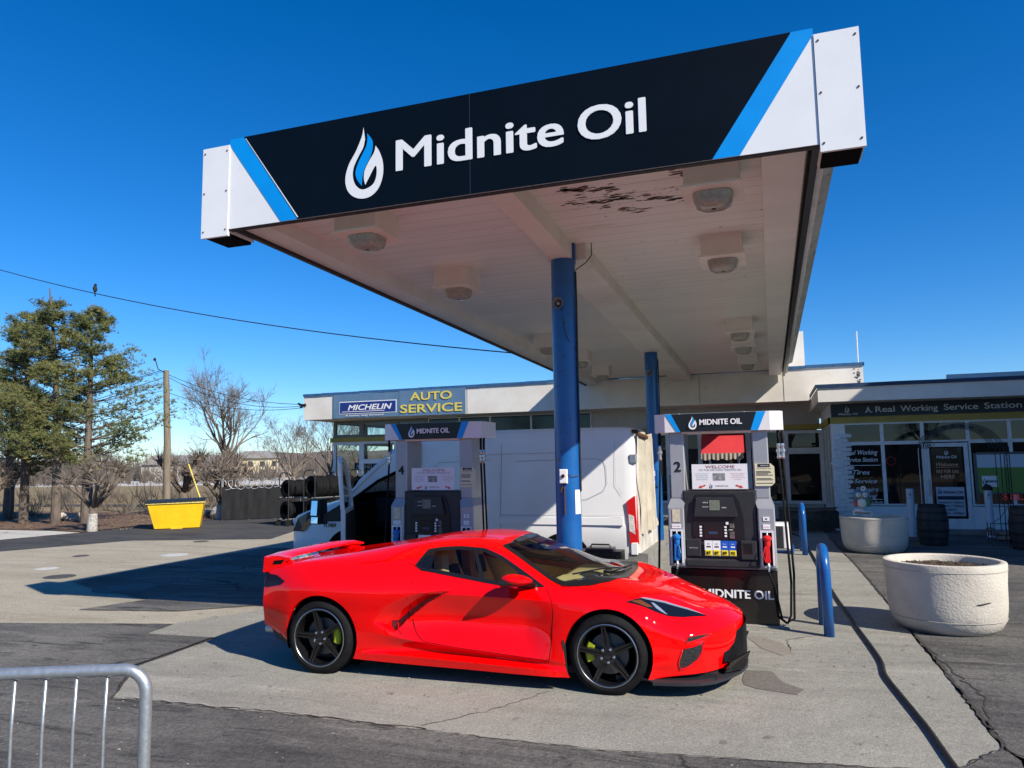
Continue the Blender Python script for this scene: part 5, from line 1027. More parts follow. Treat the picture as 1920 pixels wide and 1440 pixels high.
    MB().hexa([(.985, .93*side, .13), (1.02, .93*side, .14), (1.02, .90*side, .14), (.985, .90*side, .13)], [(.985, .935*side, .44), (1.0, .93*side, .44), (1.0, .90*side, .44), (.985, .90*side, .44)]).build('mud_guard', cmatte, cbody, off=O0)
# front opening, splitter, rear parts
b = MB(); F_ = [(-.50, .475), (-.62, .30), (-.56, .245), (-.40, .232), (.40, .232), (.56, .245), (.62, .30), (.50, .475), (.25, .50), (0, .507), (-.25, .50)]
rows = []
for t in np.linspace(0, 1, 9):
    z_lo = .235; row = []
    for y in np.linspace(-.60, .60, 31): zt_ = .507-.10*(abs(y)/.6)**2.5; zl = .232+.02*(abs(y)/.6)**3; z = zl+(zt_-zl)*t; row.append((bend(2.42, y)+.030, y*(1-.12*t) if abs(y) > .3 else y, z))
    rows.append(row)
b.grid(rows); b.build('front_grille', M('grille_mesh', (.004, .004, .005), (.010, .010, .012), 50, .5, spec=.1), cbody, off=O0, smooth=True)
b = MB(); rows = []
spl = [(1.72, -.925), (1.95, -.895), (2.10, -.85), (2.21, -.77), (2.32, -.61), (2.42, -.4), (2.47, -.2), (2.48, 0)]; spl = spl+[(x, -y) for x, y in spl[-2::-1]]
b.grid([[(x, y, .115) for x, y in spl], [(x+.02, y*1.01, .12) for x, y in spl], [(x+.02, y*1.01, .145) for x, y in spl], [(x-.03, y*.985, .155) for x, y in spl], [(x-.3, y*.9, .155) for x, y in spl], [(x-.3, y*.9, .115) for x, y in spl]], wrap=False); b.build('front_splitter', M('splitter_black', (.02, .022, .025), rough=.45), cbody, off=O0)
b = MB()
for sd in (-1, 1): b = MB(); b.hexa([(2.30, .60*sd, .165), (2.46, .42*sd, .165), (2.45, .40*sd, .165), (2.29, .58*sd, .165)], [(2.36, .60*sd, .26), (2.52, .40*sd, .31), (2.51, .38*sd, .31), (2.35, .58*sd, .26)]); b.build('splitter_fence', blackg, cbody, off=O0)

b = MB(); b.hexa([(-1.98, -.74, .26), (-1.70, -.86, .21), (-1.70, .86, .21), (-1.98, .74, .26)], [(-2.15, -.66, .42), (-1.72, -.89, .262), (-1.72, .89, .262), (-2.15, .66, .42)]); b.build('rear_valance', cmatte, cbody, off=O0)
MB().hexa([(-1.7, -.84, .14), (2.25, -.72, .125), (2.25, .72, .125), (-1.7, .84, .14)], [(-1.7, -.84, .19), (2.25, -.72, .19), (2.25, .72, .19), (-1.7, .84, .19)]).build('underbody', cmatte, cbody, off=O0)
b = MB(); b.tube([(-2.17, -.62, .33), (-2.0, -.62, .33)], .045, 12); b.tube([(-2.17, .62, .33), (-2.0, .62, .33)], .045, 12); b.build('exhaust', steel, cbody, off=O0)
# rear spoiler: full-width wing on two end pods
b = MB(); rows = []
for y in np.linspace(-.76, .76, 33):
    e = (abs(y)/.76); xo = -.03+.10*e**6; z = 1.048-.01*e**4; ch = .25
    prof = [(-ch*.5, .012), (-ch*.3, .026), (0, .028), (ch*.5, .008), (ch*.56, -.008), (ch*.3, -.028), (-ch*.4, -.03)]
    rows.append([(-2.03+xo+px, y, z+pz) for px, pz in prof])
b.grid(rows, wrap=True); b.poly([tuple(p) for p in rows[0]]); b.poly([tuple(p) for p in rows[-1]]); sp = b.build('rear_spoiler', cred, car, smooth=True, off=O0, angle=50)
for sd in (-1, 1):
    b = MB(); b.hexa([(-2.16, .60*sd, .93), (-1.83, .60*sd, .965), (-1.80, .765*sd, .95), (-2.13, .775*sd, .90)], [(-2.15, .62*sd, 1.06), (-1.96, .62*sd, 1.04), (-1.94, .765*sd, 1.04), (-2.12, .77*sd, 1.055)]); b.build('spoiler_pod', cred, sp, off=O0)
    b = MB(); b.hexa([(-2.02, .775*sd, .985), (-1.90, .765*sd, .985), (-1.90, .76*sd, .985), (-2.02, .76*sd, .985)], [(-2.0, .775*sd, 1.02), (-1.90, .765*sd, 1.03), (-1.90, .76*sd, 1.03), (-2.0, .76*sd, 1.02)]); b.build('spoiler_slot', dark, sp, off=O0)
# mirrors
for sd in (-1, 1):
    m0 = MB(); rows = []
    for t in np.linspace(0, 1, 15):
        x = .475+.255*t; h = .058*(math.sin(math.pi*min(1, t*.93+.05)))**.45*(1-.35*t); w_ = .10*(math.sin(math.pi*min(1, t*.9+.08)))**.5
        rows.append([(x, sd*(.985+w_*math.cos(a)*.9-.02*t), .945-.012*t+h*math.sin(a)) for a in np.linspace(0, 2*math.pi, 20, endpoint=False)])
    m0.grid(rows, wrap=True); m0.poly([tuple(p) for p in rows[0]]); m0.poly([tuple(p) for p in rows[-1]]); mo = m0.build('wing_mirror', cred, cbody, smooth=True, off=O0, angle=60)
    b = MB(); rows = []
    for t in np.linspace(0, 1, 9):
        x = .468+.15*t; h = .036*(1-.5*t)+.004; rows.append([(x, sd*(.985+(.102-.04*t)*math.cos(a)*.92), .918-.004*t+h*math.sin(a)) for a in np.linspace(0, 2*math.pi, 16, endpoint=False)])
    b.grid(rows, wrap=True); b.poly([tuple(p) for p in rows[0]]); b.poly([tuple(p) for p in rows[-1]]); b.build('mirror_base', cblk, mo, smooth=True, off=O0)
    MB().hexa([(.60, .90*sd, .875), (.72, .83*sd, .855), (.72, .80*sd, .855), (.60, .83*sd, .875)], [(.62, .92*sd, .905), (.73, .86*sd, .89), (.73, .80*sd, .89), (.62, .83*sd, .905)]).build('mirror_arm', cblk, mo, off=O0)
# cabin
b = MB(); b.box(-.45, 1.15, -.70, .70, .20, .24); b.box(-.46, -.42, -.68, .68, .24, 1.0); b.box(-.42, 1.15, -.76, -.73, .24, .80); b.box(-.42, 1.15, .73, .76, .24, .80); b.box(1.12, 1.16, -.7, .7, .24, .84); cabin = b.build('cabin', M('cabin_dark', (.012, .012, .012), rough=.85), car, off=O0)
b = MB(); rows = []
for y in np.linspace(-.70, .70, 21):
    hood_ = .035*math.exp(-((y+.36)/.2)**2); rows.append([(1.28, y, .845-.05*abs(y)), (1.10, y, .885-.04*abs(y)), (.86, y, .865+hood_), (.78, y, .835+hood_), (.74, y, .76), (.80, y, .55)])
b.grid(rows); b.build('dashboard', M('tan_dash_top', (.66, .52, .27), (.60, .46, .24), 5, .7), cabin, off=O0, smooth=True)
b = MB(); rows = [[(1.28, y, .852-.05*abs(y)), (1.12, y, .893-.04*abs(y)), (.98, y, .886-.04*abs(y))] for y in np.linspace(-.68, .0, 9)]; b.grid(rows); b.build('dash_cover', M('charcoal_dash', (.02, .02, .018), rough=.8), cabin, off=O0)
b = MB(); b.lathe([(.165, -.01), (.18, 0), (.165, .01), (.155, 0), (.165, -.01)], (0, 0, 0), 32, 'x', close=True); b.box(-.01, .01, -.16, .16, -.02, .02); b.box(-.01, .01, -.02, .02, -.16, 0); b.v = [(.62+v[0]*.9+v[2]*-.35, -.36+v[1], .80+v[2]*.93) for v in b.v]; b.build('steering_wheel', cblk, cabin, off=O0)
for y in (-.37, .37):
    b = MB(); rows = []
    prof = [(-.02, .45, .24), (-.10, .52, .23), (-.20, .70, .25), (-.26, .86, .21), (-.29, .97, .15), (-.31, 1.08, .12), (-.32, 1.13, .09)]
    for x, z, w_ in prof: rows.append([(x, y-w_, z), (x+.06, y-w_*.9, z), (x+.02, y-w_*.5, z), (x+.03, y, z), (x+.02, y+w_*.5, z), (x+.06, y+w_*.9, z), (x, y+w_, z), (x-.10, y+w_*.8, z), (x-.10, y-w_*.8, z)])
    b.grid(rows, wrap=True); b.poly(rows[-1]); b.box(-.05, .42, y-.22, y+.22, .30, .46); b.build('seat', tan_, cabin, off=O0, smooth=False)
    MB().hexa([(-.245, y-.09, .80), (-.175, y-.09, .80), (-.175, y+.09, .80), (-.245, y+.09, .80)], [(-.265, y-.08, .97), (-.21, y-.08, .97), (-.21, y+.08, .97), (-.265, y+.08, .97)]).build('seat_insert', cmatte, cabin, off=O0)
b = MB(); b.box(.0, .85, -.10, .10, .24, .62); b.hexa([(.1, .08, .60), (.8, .08, .70), (.8, .12, .70), (.1, .12, .60)], [(.1, .08, .70), (.78, .08, .84), (.78, .12, .84), (.1, .12, .70)]); b.build('centre_console', cmatte, cabin, off=O0)
for sd in (-1, 1): MB().hexa([(-.35, .70*sd, .55), (.95, .70*sd, .50), (.95, .755*sd, .50), (-.35, .755*sd, .55)], [(-.35, .715*sd, .92), (.70, .715*sd, .80), (.70, .755*sd, .80), (-.35, .755*sd, .92)]).build('door_card', tan_, cabin, off=O0)
b = MB(); b.box(.50, .54, -.09, .09, 1.10, 1.15); b.box(.53, .62, -.012, .012, 1.11, 1.16); b.build('rear_view_mirror', cblk, cabin, off=O0)
# wheels
def wheel(ax_, az, side, r, w_, yo):
    """wheel centred on hub; outer face at yo"""
    wt = bpy.data.objects.new('wheel', None); S.collection.objects.link(wt); wt.parent = car; wt.location = (ax_, yo*side, az); s_ = side
    b = MB(); rr = r*.785; P = [(rr-.012, -.02), (rr+.004, .0), (rr+.02, .006), (r-.045, .004), (r-.018, -.008), (r-.004, -.03), (r, -.055), (r, -w_+.05), (r-.01, -w_+.02), (r-.05, -w_), (rr, -w_)]
    b.lathe([(a, h*s_) for a, h in P], (0, 0, 0), 64, 'y', close=True); ty = b.build('tyre', rubber, wt, smooth=True, angle=40, off=O0)
    rimm = M('gloss_black_rim', (.008, .008, .009), rough=.14, coat=.7); lip = M('machined_rim_lip', (.34, .34, .35), rough=.3, metal=.9)
    b = MB(); b.mat(lip).lathe([(rr-.001, .001*s_), (rr-.008, .004*s_), (rr-.0105, .001*s_)], (0, 0, 0), 64, 'y', close=True); b.mat(rimm).lathe([(rr-.006, -.001*s_), (rr-.02, -.006*s_), (rr-.026, -.03*s_), (rr-.04, -.10*s_), (rr-.045, (-w_+.02)*s_)], (0, 0, 0), 64, 'y', close=True); rim = b.build('rim', None, wt, smooth=True, angle=50, off=O0)
    MB().lathe([(.17, -.115*s_), (.17, -.09*s_), (.06, -.085*s_), (.001, -.085*s_)], (0, 0, 0), 48, 'y', close=True).build('brake_disc', M('brake_disc_steel', (.10, .10, .105), rough=.4, metal=.8), wt, smooth=True, angle=30, off=O0)
    MB().lathe([(.24, -.16*s_), (.001, -.16*s_)], (0, 0, 0), 32, 'y', close=True).build('backing', dark, wt, off=O0)
    q = 1 if ax_ < 0 else -1; b = MB(); rows = []
    for k in range(9):
        a = R(-27+54*k/8)+(0 if q > 0 else math.pi)+R(8 if q > 0 else -4); rows.append([(ri*math.cos(a), yy*s_, ri*math.sin(a)) for ri, yy in ((.125, -.085), (.125, -.06), (.14, -.05), (.185, -.05), (.198, -.065), (.198, -.11))])
    b.grid(rows); b.build('brake_caliper', M('acid_yellow_caliper', (.34, .38, .015), rough=.4), wt, smooth=False, off=O0)
    b = MB()
    for k in range(5):
        A = R(72*k+(98 if ax_ > 0 else 104))
        for off_, wd, h0 in ((-.155, .0135, -.014), (.155, .0135, -.014)):
            # twin ridges of each spoke
            P0 = (.055, off_*.9); pts = []
            for ri, da, yy, hw in ((.045, off_*2.2, -.022, .020), (.09, off_*1.15, -.020, .017), (.15, off_*.62, -.018, .013), (.20, off_*.42, -.014, .010), (rr-.018, off_*.34, -.012, .010)):
                a = A+da; c_ = Vector((ri*math.cos(a), yy*s_, ri*math.sin(a))); tdir = Vector((-math.sin(a), 0, math.cos(a))); pts.append([c_-tdir*hw+Vector((0, -.03*s_, 0)), c_-tdir*hw*.75, c_+tdir*hw*.75, c_+tdir*hw+Vector((0, -.03*s_, 0))])
            b.grid([[tuple(v) for v in row] for row in pts], wrap=True)
        # web between the ridges
        pts = []
        for ri, hw in ((.05, .02), (.11, .016), (.16, .012), (rr-.02, .010)): c_ = Vector((ri*math.cos(A), -.040*s_, ri*math.sin(A))); t_ = Vector((-math.sin(A), 0, math.cos(A))); pts.append([c_-t_*hw*1.6, c_+t_*hw*1.6])
        b.grid([[tuple(v) for v in row] for row in pts])
    b.lathe([(.075, -.045*s_), (.072, -.022*s_), (.05, -.018*s_), (.034, -.020*s_), (.032, -.012*s_), (.001, -.010*s_)], (0, 0, 0), 30, 'y', close=True); sp_ = b.build('wheel_centre', rimm, rim, smooth=True, angle=35, off=O0)
    chm = M('lug_chrome', (.55, .55, .57), rough=.2, metal=.9)
    for k in range(5): a = R(72*k+62); MB().lathe([(.011, -.03*s_), (.011, -.006*s_), (.006, -.003*s_), (.001, -.003*s_)], (.056*math.cos(a), 0, .056*math.sin(a)), 8, 'y', close=True).build('lug_nut', chm, rim, off=O0)
    return wt
for sd in (-1, 1): wheel(-1.372, .342, sd, .342, .30, .955); wheel(1.368, .333, sd, .333, .25, .935)
# ------------------------------------------------------------------ white delivery van (nose to the left)
VY0, VY1 = 11.4, 13.38
van = thing('delivery_van', (-5, 12.4, 0), 'white high-roofed delivery van with open driver door, parked behind the pumps', 'van')
vw = M('van_white_paint', (.80, .80, .80), (.74, .74, .74), 1.2, .32, coat=.3, bump=.02, bscale=3); vdirty = M('dirty_cream_door', (.62, .60, .55), (.40, .37, .32), 3, .6, bump=.2, bscale=6)
# sections along x: (x, bottom z, belt y inset, side top z, roof z, half width at base, half width at top)
CY = (VY0+VY1)/2
st = [(-8.32, .46, .62, .88, .72, .92), (-8.28, .36, .80, 1.02, .84, .97), (-8.12, .34, .92, 1.14, .90, 1.08), (-7.85, .34, .98, 1.24, .93, 1.16), (-7.5, .36, .99, 1.33, .94, 1.24), (-7.22, .36, .99, 1.42, .93, 1.34), (-6.97, .45, .985, 1.46, .925, 1.37)]
rows = []
for x, zb, hw, zt, hw2, zs in st:
    row = []
    for s_ in (-1, 1):
        pts = [(x, CY+s_*(hw-.05), zb), (x, CY+s_*hw, zb+.12), (x, CY+s_*hw, (zb+zs)/2), (x, CY+s_*(hw-.01), zs-.08), (x, CY+s_*hw2, zs), (x, CY+s_*hw2*.6, zt), (x, CY, zt+.01)]
        row += pts if s_ < 0 else pts[:-1][::-1]
    rows.append(row)
def roundsec(x, hb, ht, zb, zt, rr=.22):
    row = []
    for s_ in (-1, 1):
        pts = [(x, CY+s_*(hb-.04), zb), (x, CY+s_*hb, zb+.06), (x, CY+s_*hb, .95), (x, CY+s_*(hb-.012), 1.03), (x, CY+s_*(hb-.012), 1.12), (x, CY+s_*(hb+(ht-hb)*.35), 1.45), (x, CY+s_*(hb+(ht-hb)*.8), 2.05)]
        for k in range(6): a = math.pi/2*k/5; pts.append((x, CY+s_*(ht-rr+rr*math.cos(a)), zt-rr*.8+rr*.8*math.sin(a)))
        pts.append((x, CY+s_*.3, zt+.02)); row += pts if s_ < 0 else pts[::-1]
    return row
b = MB(); b.grid(rows); b.poly(rows[0]); hoodp = b.build('bonnet', vw, van, smooth=True, angle=40)
b = MB(); cargo = [roundsec(x, hb, ht, .42, zt) for x, hb, ht, zt in ((-5.72, .99, .86, 2.44), (-5.4, .99, .87, 2.47), (-4.6, .99, .875, 2.50), (-3.4, .99, .875, 2.505), (-2.5, .985, .87, 2.50), (-2.2, .975, .865, 2.49), (-2.10, .965, .86, 2.47), (-2.0, .93, .83, 2.42))]
b.grid(cargo); side = b.build('cargo_body', vw, van, smooth=True, angle=35)
# cab roof, pillars, windscreen
b = MB(); b.grid([[(-5.72, CY-.86, 2.27), (-5.72, CY-.80, 2.40), (-5.72, CY-.5, 2.455), (-5.72, CY+.5, 2.455), (-5.72, CY+.80, 2.40), (-5.72, CY+.86, 2.27)], [(-6.0, CY-.86, 2.20), (-6.0, CY-.79, 2.33), (-6.0, CY-.5, 2.40), (-6.0, CY+.5, 2.40), (-6.0, CY+.79, 2.33), (-6.0, CY+.86, 2.20)], [(-6.28, CY-.86, 2.09), (-6.28, CY-.78, 2.22), (-6.28, CY-.5, 2.27), (-6.28, CY+.5, 2.27), (-6.28, CY+.78, 2.22), (-6.28, CY+.86, 2.09)]]); b.build('cab_roof', vw, van, smooth=True)
b = MB(); 
for s_ in (-1, 1): b = MB(); b.tube([(-7.10, CY+.93*s_, 1.38), (-6.88, CY+.92*s_, 1.60), (-6.5, CY+.885*s_, 1.93), (-6.28, CY+.87*s_, 2.08)], .035, 8); b.build('pillar', vw, van, smooth=True)
for s_ in (-1,): b = MB(); b.grid([[(-6.98, CY+.93*s_, 1.40), (-6.80, CY+.925*s_, 1.50), (-6.5, CY+.90*s_, 1.70), (-6.15, CY+.89*s_, 1.85), (-5.72, CY+.885*s_, 1.95)], [(-7.02, CY+.93*s_, 1.46), (-6.86, CY+.915*s_, 1.70), (-6.5, CY+.88*s_, 2.0), (-6.12, CY+.86*s_, 2.20), (-5.72, CY+.855*s_, 2.36)], [(-6.99, CY+.92*s_, 1.48), (-6.78, CY+.88*s_, 1.76), (-6.42, CY+.84*s_, 2.06), (-6.02, CY+.81*s_, 2.28), (-5.72, CY+.80*s_, 2.43)]]); b.build('cab_side', vw, van)
b = MB(); b.tube([(-6.95, VY0+.04, 1.37), (-6.78, VY0+.055, 1.48), (-6.48, VY0+.08, 1.68), (-6.13, VY0+.09, 1.83), (-5.75, VY0+.095, 1.92), (-5.72, VY0+.05, 1.2), (-5.72, VY0+.02, .5)], .028, 6); b.build('door_seal', dark, van)
vg = glassmat('van_windscreen', (.45, .52, .50)); MB().grid([[(-7.2, CY-.88, 1.36), (-7.26, CY, 1.38), (-7.2, CY+.88, 1.36)], [(-6.7, CY-.84, 1.80), (-6.75, CY, 1.84), (-6.7, CY+.84, 1.80)], [(-6.27, CY-.78, 2.21), (-6.3, CY, 2.27), (-6.27, CY+.78, 2.21)]]).build('windscreen', vg, van, smooth=True)
# far door with window, dark cab interior
b = MB(); b.box(-7.15, -5.75, VY1-.06, VY1-.02, .45, 1.22); b.box(-5.85, -5.72, VY1-.1, VY1-.04, 1.22, 2.25); b.tube([(-6.55, VY1-.06, 1.22), (-6.45, VY1-.1, 1.95)], .03, 6); b.build('far_door', vw, van)
b = MB(); b.box(-7.1, -5.74, VY0+.12, VY1-.08, .40, .46); b.box(-5.74, -5.70, VY0+.03, VY1-.08, .46, 2.3); b.hexa([(-7.22, VY0+.05, .46), (-6.95, VY0+.05, .46), (-6.95, VY1-.1, .46), (-7.22, VY1-.1, .46)], [(-7.22, VY0+.08, 1.34), (-6.82, VY0+.10, 1.27), (-6.82, VY1-.1, 1.27), (-7.22, VY1-.1, 1.34)]); b.build('cab_interior', dark, van)
b = MB(); rows = [[(-6.55+.3*math.cos(a)*.9, CY-.55+w_, .62+.75*t) for a, w_ in ((3.1, -.24), (3.1, .24), (0, .26), (0, -.26))] for t in (0, 1)]; b.box(-6.3, -5.85, VY0+.25, VY0+.8, .5, .85); b.hexa([(-6.0, VY0+.22, .8), (-5.8, VY0+.22, .8), (-5.8, VY0+.82, .8), (-6.0, VY0+.82, .8)], [(-5.92, VY0+.3, 1.62), (-5.78, VY0+.3, 1.62), (-5.78, VY0+.75, 1.62), (-5.92, VY0+.75, 1.62)]); b.cbox(-6.75, -6.0, VY0+.35, VY0+.9, .85, 1.36, c=.12); b.build('driver_seat', M('dark_seat_fabric', (.006, .006, .008), rough=.9), van)
# open driver door, swung forward and seen nearly edge-on
b = MB(); dx = -7.0; b.hexa([(dx-.05, VY0-.02, .45), (dx+.05, VY0-.02, .45), (dx-.28, VY0-.98, .47), (dx-.36, VY0-.98, .47)], [(dx-.05, VY0-.02, 1.24), (dx+.03, VY0-.02, 1.24), (dx-.30, VY0-.94, 1.20), (dx-.36, VY0-.94, 1.20)]); b.build('open_door', vw, van) if 0 else None
dl = []
b = MB(); b.mat(vw).prism([(-6.98, .50), (-6.86, .50), (-6.90, 1.05), (-6.97, 1.35), (-7.02, 1.75), (-7.05, 2.10), (-7.09, 2.07), (-7.14, 1.95), (-7.10, 1.72), (-7.07, 1.4), (-7.06, 1.1)][::-1], VY0-.75, VY0-.02); dor = b.build('open_door', None, van) if 0 else None
b = MB(); D0 = Vector((-6.99, VY0-.01, 0)); dd = Vector((.40, -.92, 0)).normalized()
def dp(t, z, o=0): q = D0+dd*t+Vector((.92, .40, 0))*o; return (q.x, q.y, z)
b.hexa([dp(0, .48), dp(.98, .50), dp(.98, .50, .07), dp(0, .48, .07)], [dp(0, 1.26), dp(1.02, 1.24), dp(1.02, 1.24, .07), dp(0, 1.26, .07)])
b.tube([dp(.02, 1.26, .03), dp(.06, 1.5, .01), dp(.30, 1.85, -.01), dp(.62, 2.04, -.03), dp(.9, 2.08, -.04), dp(1.0, 2.0, -.03), dp(1.02, 1.24, .03)], .035, 8); dor = b.build('open_door', vw, van, smooth=True, angle=40)
MB().add([dp(.05, 1.26, .03), dp(.08, 1.5, .01), dp(.30, 1.83, -.01), dp(.62, 2.02, -.03), dp(.9, 2.06, -.04), dp(1.0, 1.26, .03)], [(0, 1, 2, 3, 4, 5)]).build('door_glass', vg, dor)
b = MB(); b.hexa([dp(.05, .52, .072), dp(.93, .54, .072), dp(.93, .54, .12), dp(.05, .52, .12)], [dp(.05, 1.2, .072), dp(.95, 1.18, .072), dp(.95, 1.18, .10), dp(.05, 1.2, .10)]); b.build('door_lining', M('dark_door_lining', (.012, .012, .014), rough=.8), dor)
b = MB(); q0 = dp(.30, 1.18, -.05); mx_, my_ = -7.28, VY0-.55
b.hexa([(mx_-.11, my_-.04, .98), (mx_+.10, my_-.08, .98), (mx_+.12, my_+.12, .98), (mx_-.09, my_+.14, .98)], [(mx_-.12, my_-.04, 1.40), (mx_+.08, my_-.08, 1.40), (mx_+.10, my_+.12, 1.40), (mx_-.10, my_+.14, 1.40)]); b.hexa([(mx_+.08, my_, 1.02), (-6.84, my_+.1, 1.02), (-6.82, my_+.2, 1.02), (mx_+.08, my_+.1, 1.02)], [(mx_+.08, my_, 1.12), (-6.84, my_+.1, 1.34), (-6.82, my_+.2, 1.34), (mx_+.08, my_+.1, 1.12)]); mr_ = b.build('wing_mirror', M('van_black_plastic', (.01, .011, .012), rough=.5), dor)
mirm = M('mirror_silver', (.75, .80, .85), rough=.02, metal=1.0)
MB().poly([(mx_-.085, my_-.085, 1.13), (mx_+.055, my_-.117, 1.13), (mx_+.05, my_-.085, 1.37), (mx_-.085, my_-.055, 1.37)]).build('mirror_glass', mirm, mr_); MB().poly([(mx_-.085, my_-.075, 1.0), (mx_+.065, my_-.110, 1.0), (mx_+.065, my_-.100, 1.10), (mx_-.085, my_-.062, 1.10)]).build('mirror_glass', mirm, mr_)
# front details
b = MB(); b.poly([(-8.17, VY0-.0, .84), (-7.98, VY0-.02, .82), (-7.88, VY0-.02, .90), (-7.62, VY0-.004, 1.20), (-7.9, VY0+.05, 1.14), (-8.1, VY0+.03, 1.0)][::-1] if 0 else [(-8.20, VY0+.05, .80), (-7.93, VY0-.012, .80), (-7.60, VY0-.012, 1.20), (-7.86, VY0+.0, 1.13), (-8.08, VY0+.03, 1.03)]); hl = b.build('headlight', M('headlamp_dark_lens', (.02, .03, .05), rough=.1), van); MB().poly([(-7.99, VY0-.018, .83), (-7.90, VY0-.020, .83), (-7.72, VY0-.020, 1.03), (-7.83, VY0-.018, 1.02)]).build('indicator', M('van_amber', (.55, .18, .04), rough=.3), hl)
b = MB(); b.hexa([(-8.42, VY0+.25, .16), (-7.55, VY0-.01, .18), (-7.55, VY1, .18), (-8.42, VY1-.25, .16)], [(-8.40, VY0+.22, .45), (-7.6, VY0-.015, .52), (-7.6, VY1, .52), (-8.40, VY1-.22, .45)]); b.build('front_bumper', M('van_black_plastic', (.01, .011, .012)), van)
MB().box(-8.345, -8.31, CY-.6, CY+.6, .55, .85).build('grille', black, van)
MB().text('913464', (-7.40, VY0-.006, .88), X1, Z1, w=.25, h=.085, bold=.01).build('fleet_number', black, van)
def vwheel(x):
    w = bpy.data.objects.new('wheel', None); S.collection.objects.link(w); w.parent = van; w.location = (x+5, 0, 0)
    for yy, s_ in ((VY0+.03-12.4, -1), (VY1-.03-12.4, 1)):
        MB().lathe([(.21, -.0*s_), (.33, -.01*s_), (.355, -.05*s_), (.355, -.2*s_), (.21, -.22*s_)], (0, yy, .355), 36, 'y', close=True).build('tyre', rubber, w, smooth=True, angle=40, off=O0); MB().lathe([(.21, -.01*s_), (.19, -.04*s_), (.12, -.03*s_), (.001, -.02*s_)], (0, yy, .355), 24, 'y', close=True).build('rim', alu, w, smooth=True, off=O0)
for x in (-6.95+.0, -3.15): vwheel(x if x > -6 else -7.02)
b = MB()
for x in (-7.02, -3.15): b = MB(); b.lathe([(.45, -.012), (.43, -.018), (.001, -.016)], (x, VY0, .40), 40, 'y', close=True); b.build('wheel_arch', dark, van)
b = MB()
for s0 in ([(-5.72, .45), (-5.72, 2.2)], [(-4.22, .5), (-4.20, 1.1), (-4.20, 2.28)], [(-5.72, 1.62), (-5.0, 1.66), (-4.2, 1.66)]): pass
ym = lambda z: VY0+(-.004 if z < 1 else .008 if z < 1.2 else .0+ (z-1.12)*.098)
def vline(L_): return [(x, ym(z)-.003, z) for x, z in L_]
b.tube(vline([(-5.0, 2.08), (-4.2, 2.10), (-2.9, 2.11)]), .0022, 4); b.tube(vline([(-4.20, .50), (-4.20, .95), (-4.20, 1.25), (-4.20, 2.28)]), .003, 4); b.tube(vline([(-2.32, 2.26), (-2.31, 1.6), (-2.2, 1.45)]), .0018, 4); b.tube(vline([(-4.2, 1.12), (-2.2, 1.13)]), .002, 4)
b.tube(vline([(-3.95, 1.98), (-2.62, 2.0), (-2.5, 1.97), (-2.46, 1.88), (-2.44, 1.62), (-2.5, 1.5), (-2.75, 1.38), (-3.2, 1.3)]), .0028, 4); b.tube(vline([(-5.45, 1.55), (-5.42, 1.9), (-5.32, 1.98), (-4.4, 2.0)]), .0022, 4); b.build('panel_seam', M('van_seam', (.22, .22, .23), rough=.7), van)
MB().hexa([(-4.2, VY0-.018, .98), (-2.2, VY0-.018, .98), (-2.2, VY0+.01, .98), (-4.2, VY0+.01, .98)], [(-4.2, VY0-.008, 1.09), (-2.2, VY0-.008, 1.09), (-2.2, VY0+.01, 1.09), (-4.2, VY0+.01, 1.09)]).build('side_rail', vw, van)
MB().box(-6.2, -2.15, VY0+.02, VY0+.1, .34, .46).build('sill', black, van)
# rear: tail lamp, rear doors with sagging sheet
b = MB(); rl = M('red_lamp_lens', (.42, .01, .012), rough=.12, coat=.4); b.mat(rl).hexa([(-2.10, VY0-.008, .70), (-2.0, VY0+.03, .70), (-1.97, VY0+.13, .70), (-2.08, VY0+.12, .70)], [(-2.14, VY0+.006, 1.34), (-2.03, VY0+.05, 1.42), (-1.99, VY0+.16, 1.42), (-2.12, VY0+.14, 1.34)]); tlp = b.build('tail_light', None, van); MB().poly([(-2.105, VY0-.008, .90), (-2.02, VY0+.024, .84), (-2.035, VY0+.030, 1.12), (-2.115, VY0-.002, 1.15)]).build('clear_lens', M('clear_lamp_lens', (.55, .52, .52), (.30, .28, .28), 30, .1), tlp)
b = MB(); b.hexa([(-2.02, VY0+.07, .42), (-1.95, VY0+.10, .42), (-1.95, VY1-.10, .42), (-2.02, VY1-.07, .42)], [(-2.04, VY0+.17, 2.40), (-1.98, VY0+.20, 2.36), (-1.98, VY1-.20, 2.36), (-2.04, VY1-.17, 2.40)]); b.build('rear_door', vdirty, van)
random.seed(21); b = MB(); rows = []
for i in range(18):
    t = i/17; z = 2.40-1.55*t; rows.append([(-1.955+.035*math.sin(y_*9+t*3)+.03*math.sin(y_*23+t*9)*t+.05*t*t*(1 if y_ > VY0+.6 else .5), y_, z+.02*math.sin(y_*7)) for y_ in np.linspace(VY0+.14, VY0+1.6, 26)])
b.grid(rows); b.build('torn_sheet', M('cream_plastic_sheet', (.50, .46, .37), (.36, .32, .25), 3, .6, bump=.3, bscale=8, third=((.25, .21, .16), 6, .62, .75)), van, smooth=True)
b = MB(); b.box(-2.06, -1.99, VY0+.2, VY0+.4, 2.38, 2.45); b.tube([(-2.0, VY0+.25, 2.38), (-1.9, VY0+.6, 2.33)], .04, 8); b.build('top_hinge', rust, van)
b = MB(); b.box(-2.14, -1.84, VY0+.02, VY1, .30, .56); b.build('rear_bumper', M('worn_grey_bumper', (.16, .16, .15), (.26, .25, .23), 6, .8), van); MB().cbox(-2.09, -1.99, VY0+.0, VY0+.05, .54, .72, c=.006).build('latch_plate', letter, van)
MB().cbox(-2.08, -1.98, VY0+.08, VY0+.15, 1.93, 2.06, c=.01).build('door_hinge', steel, van)
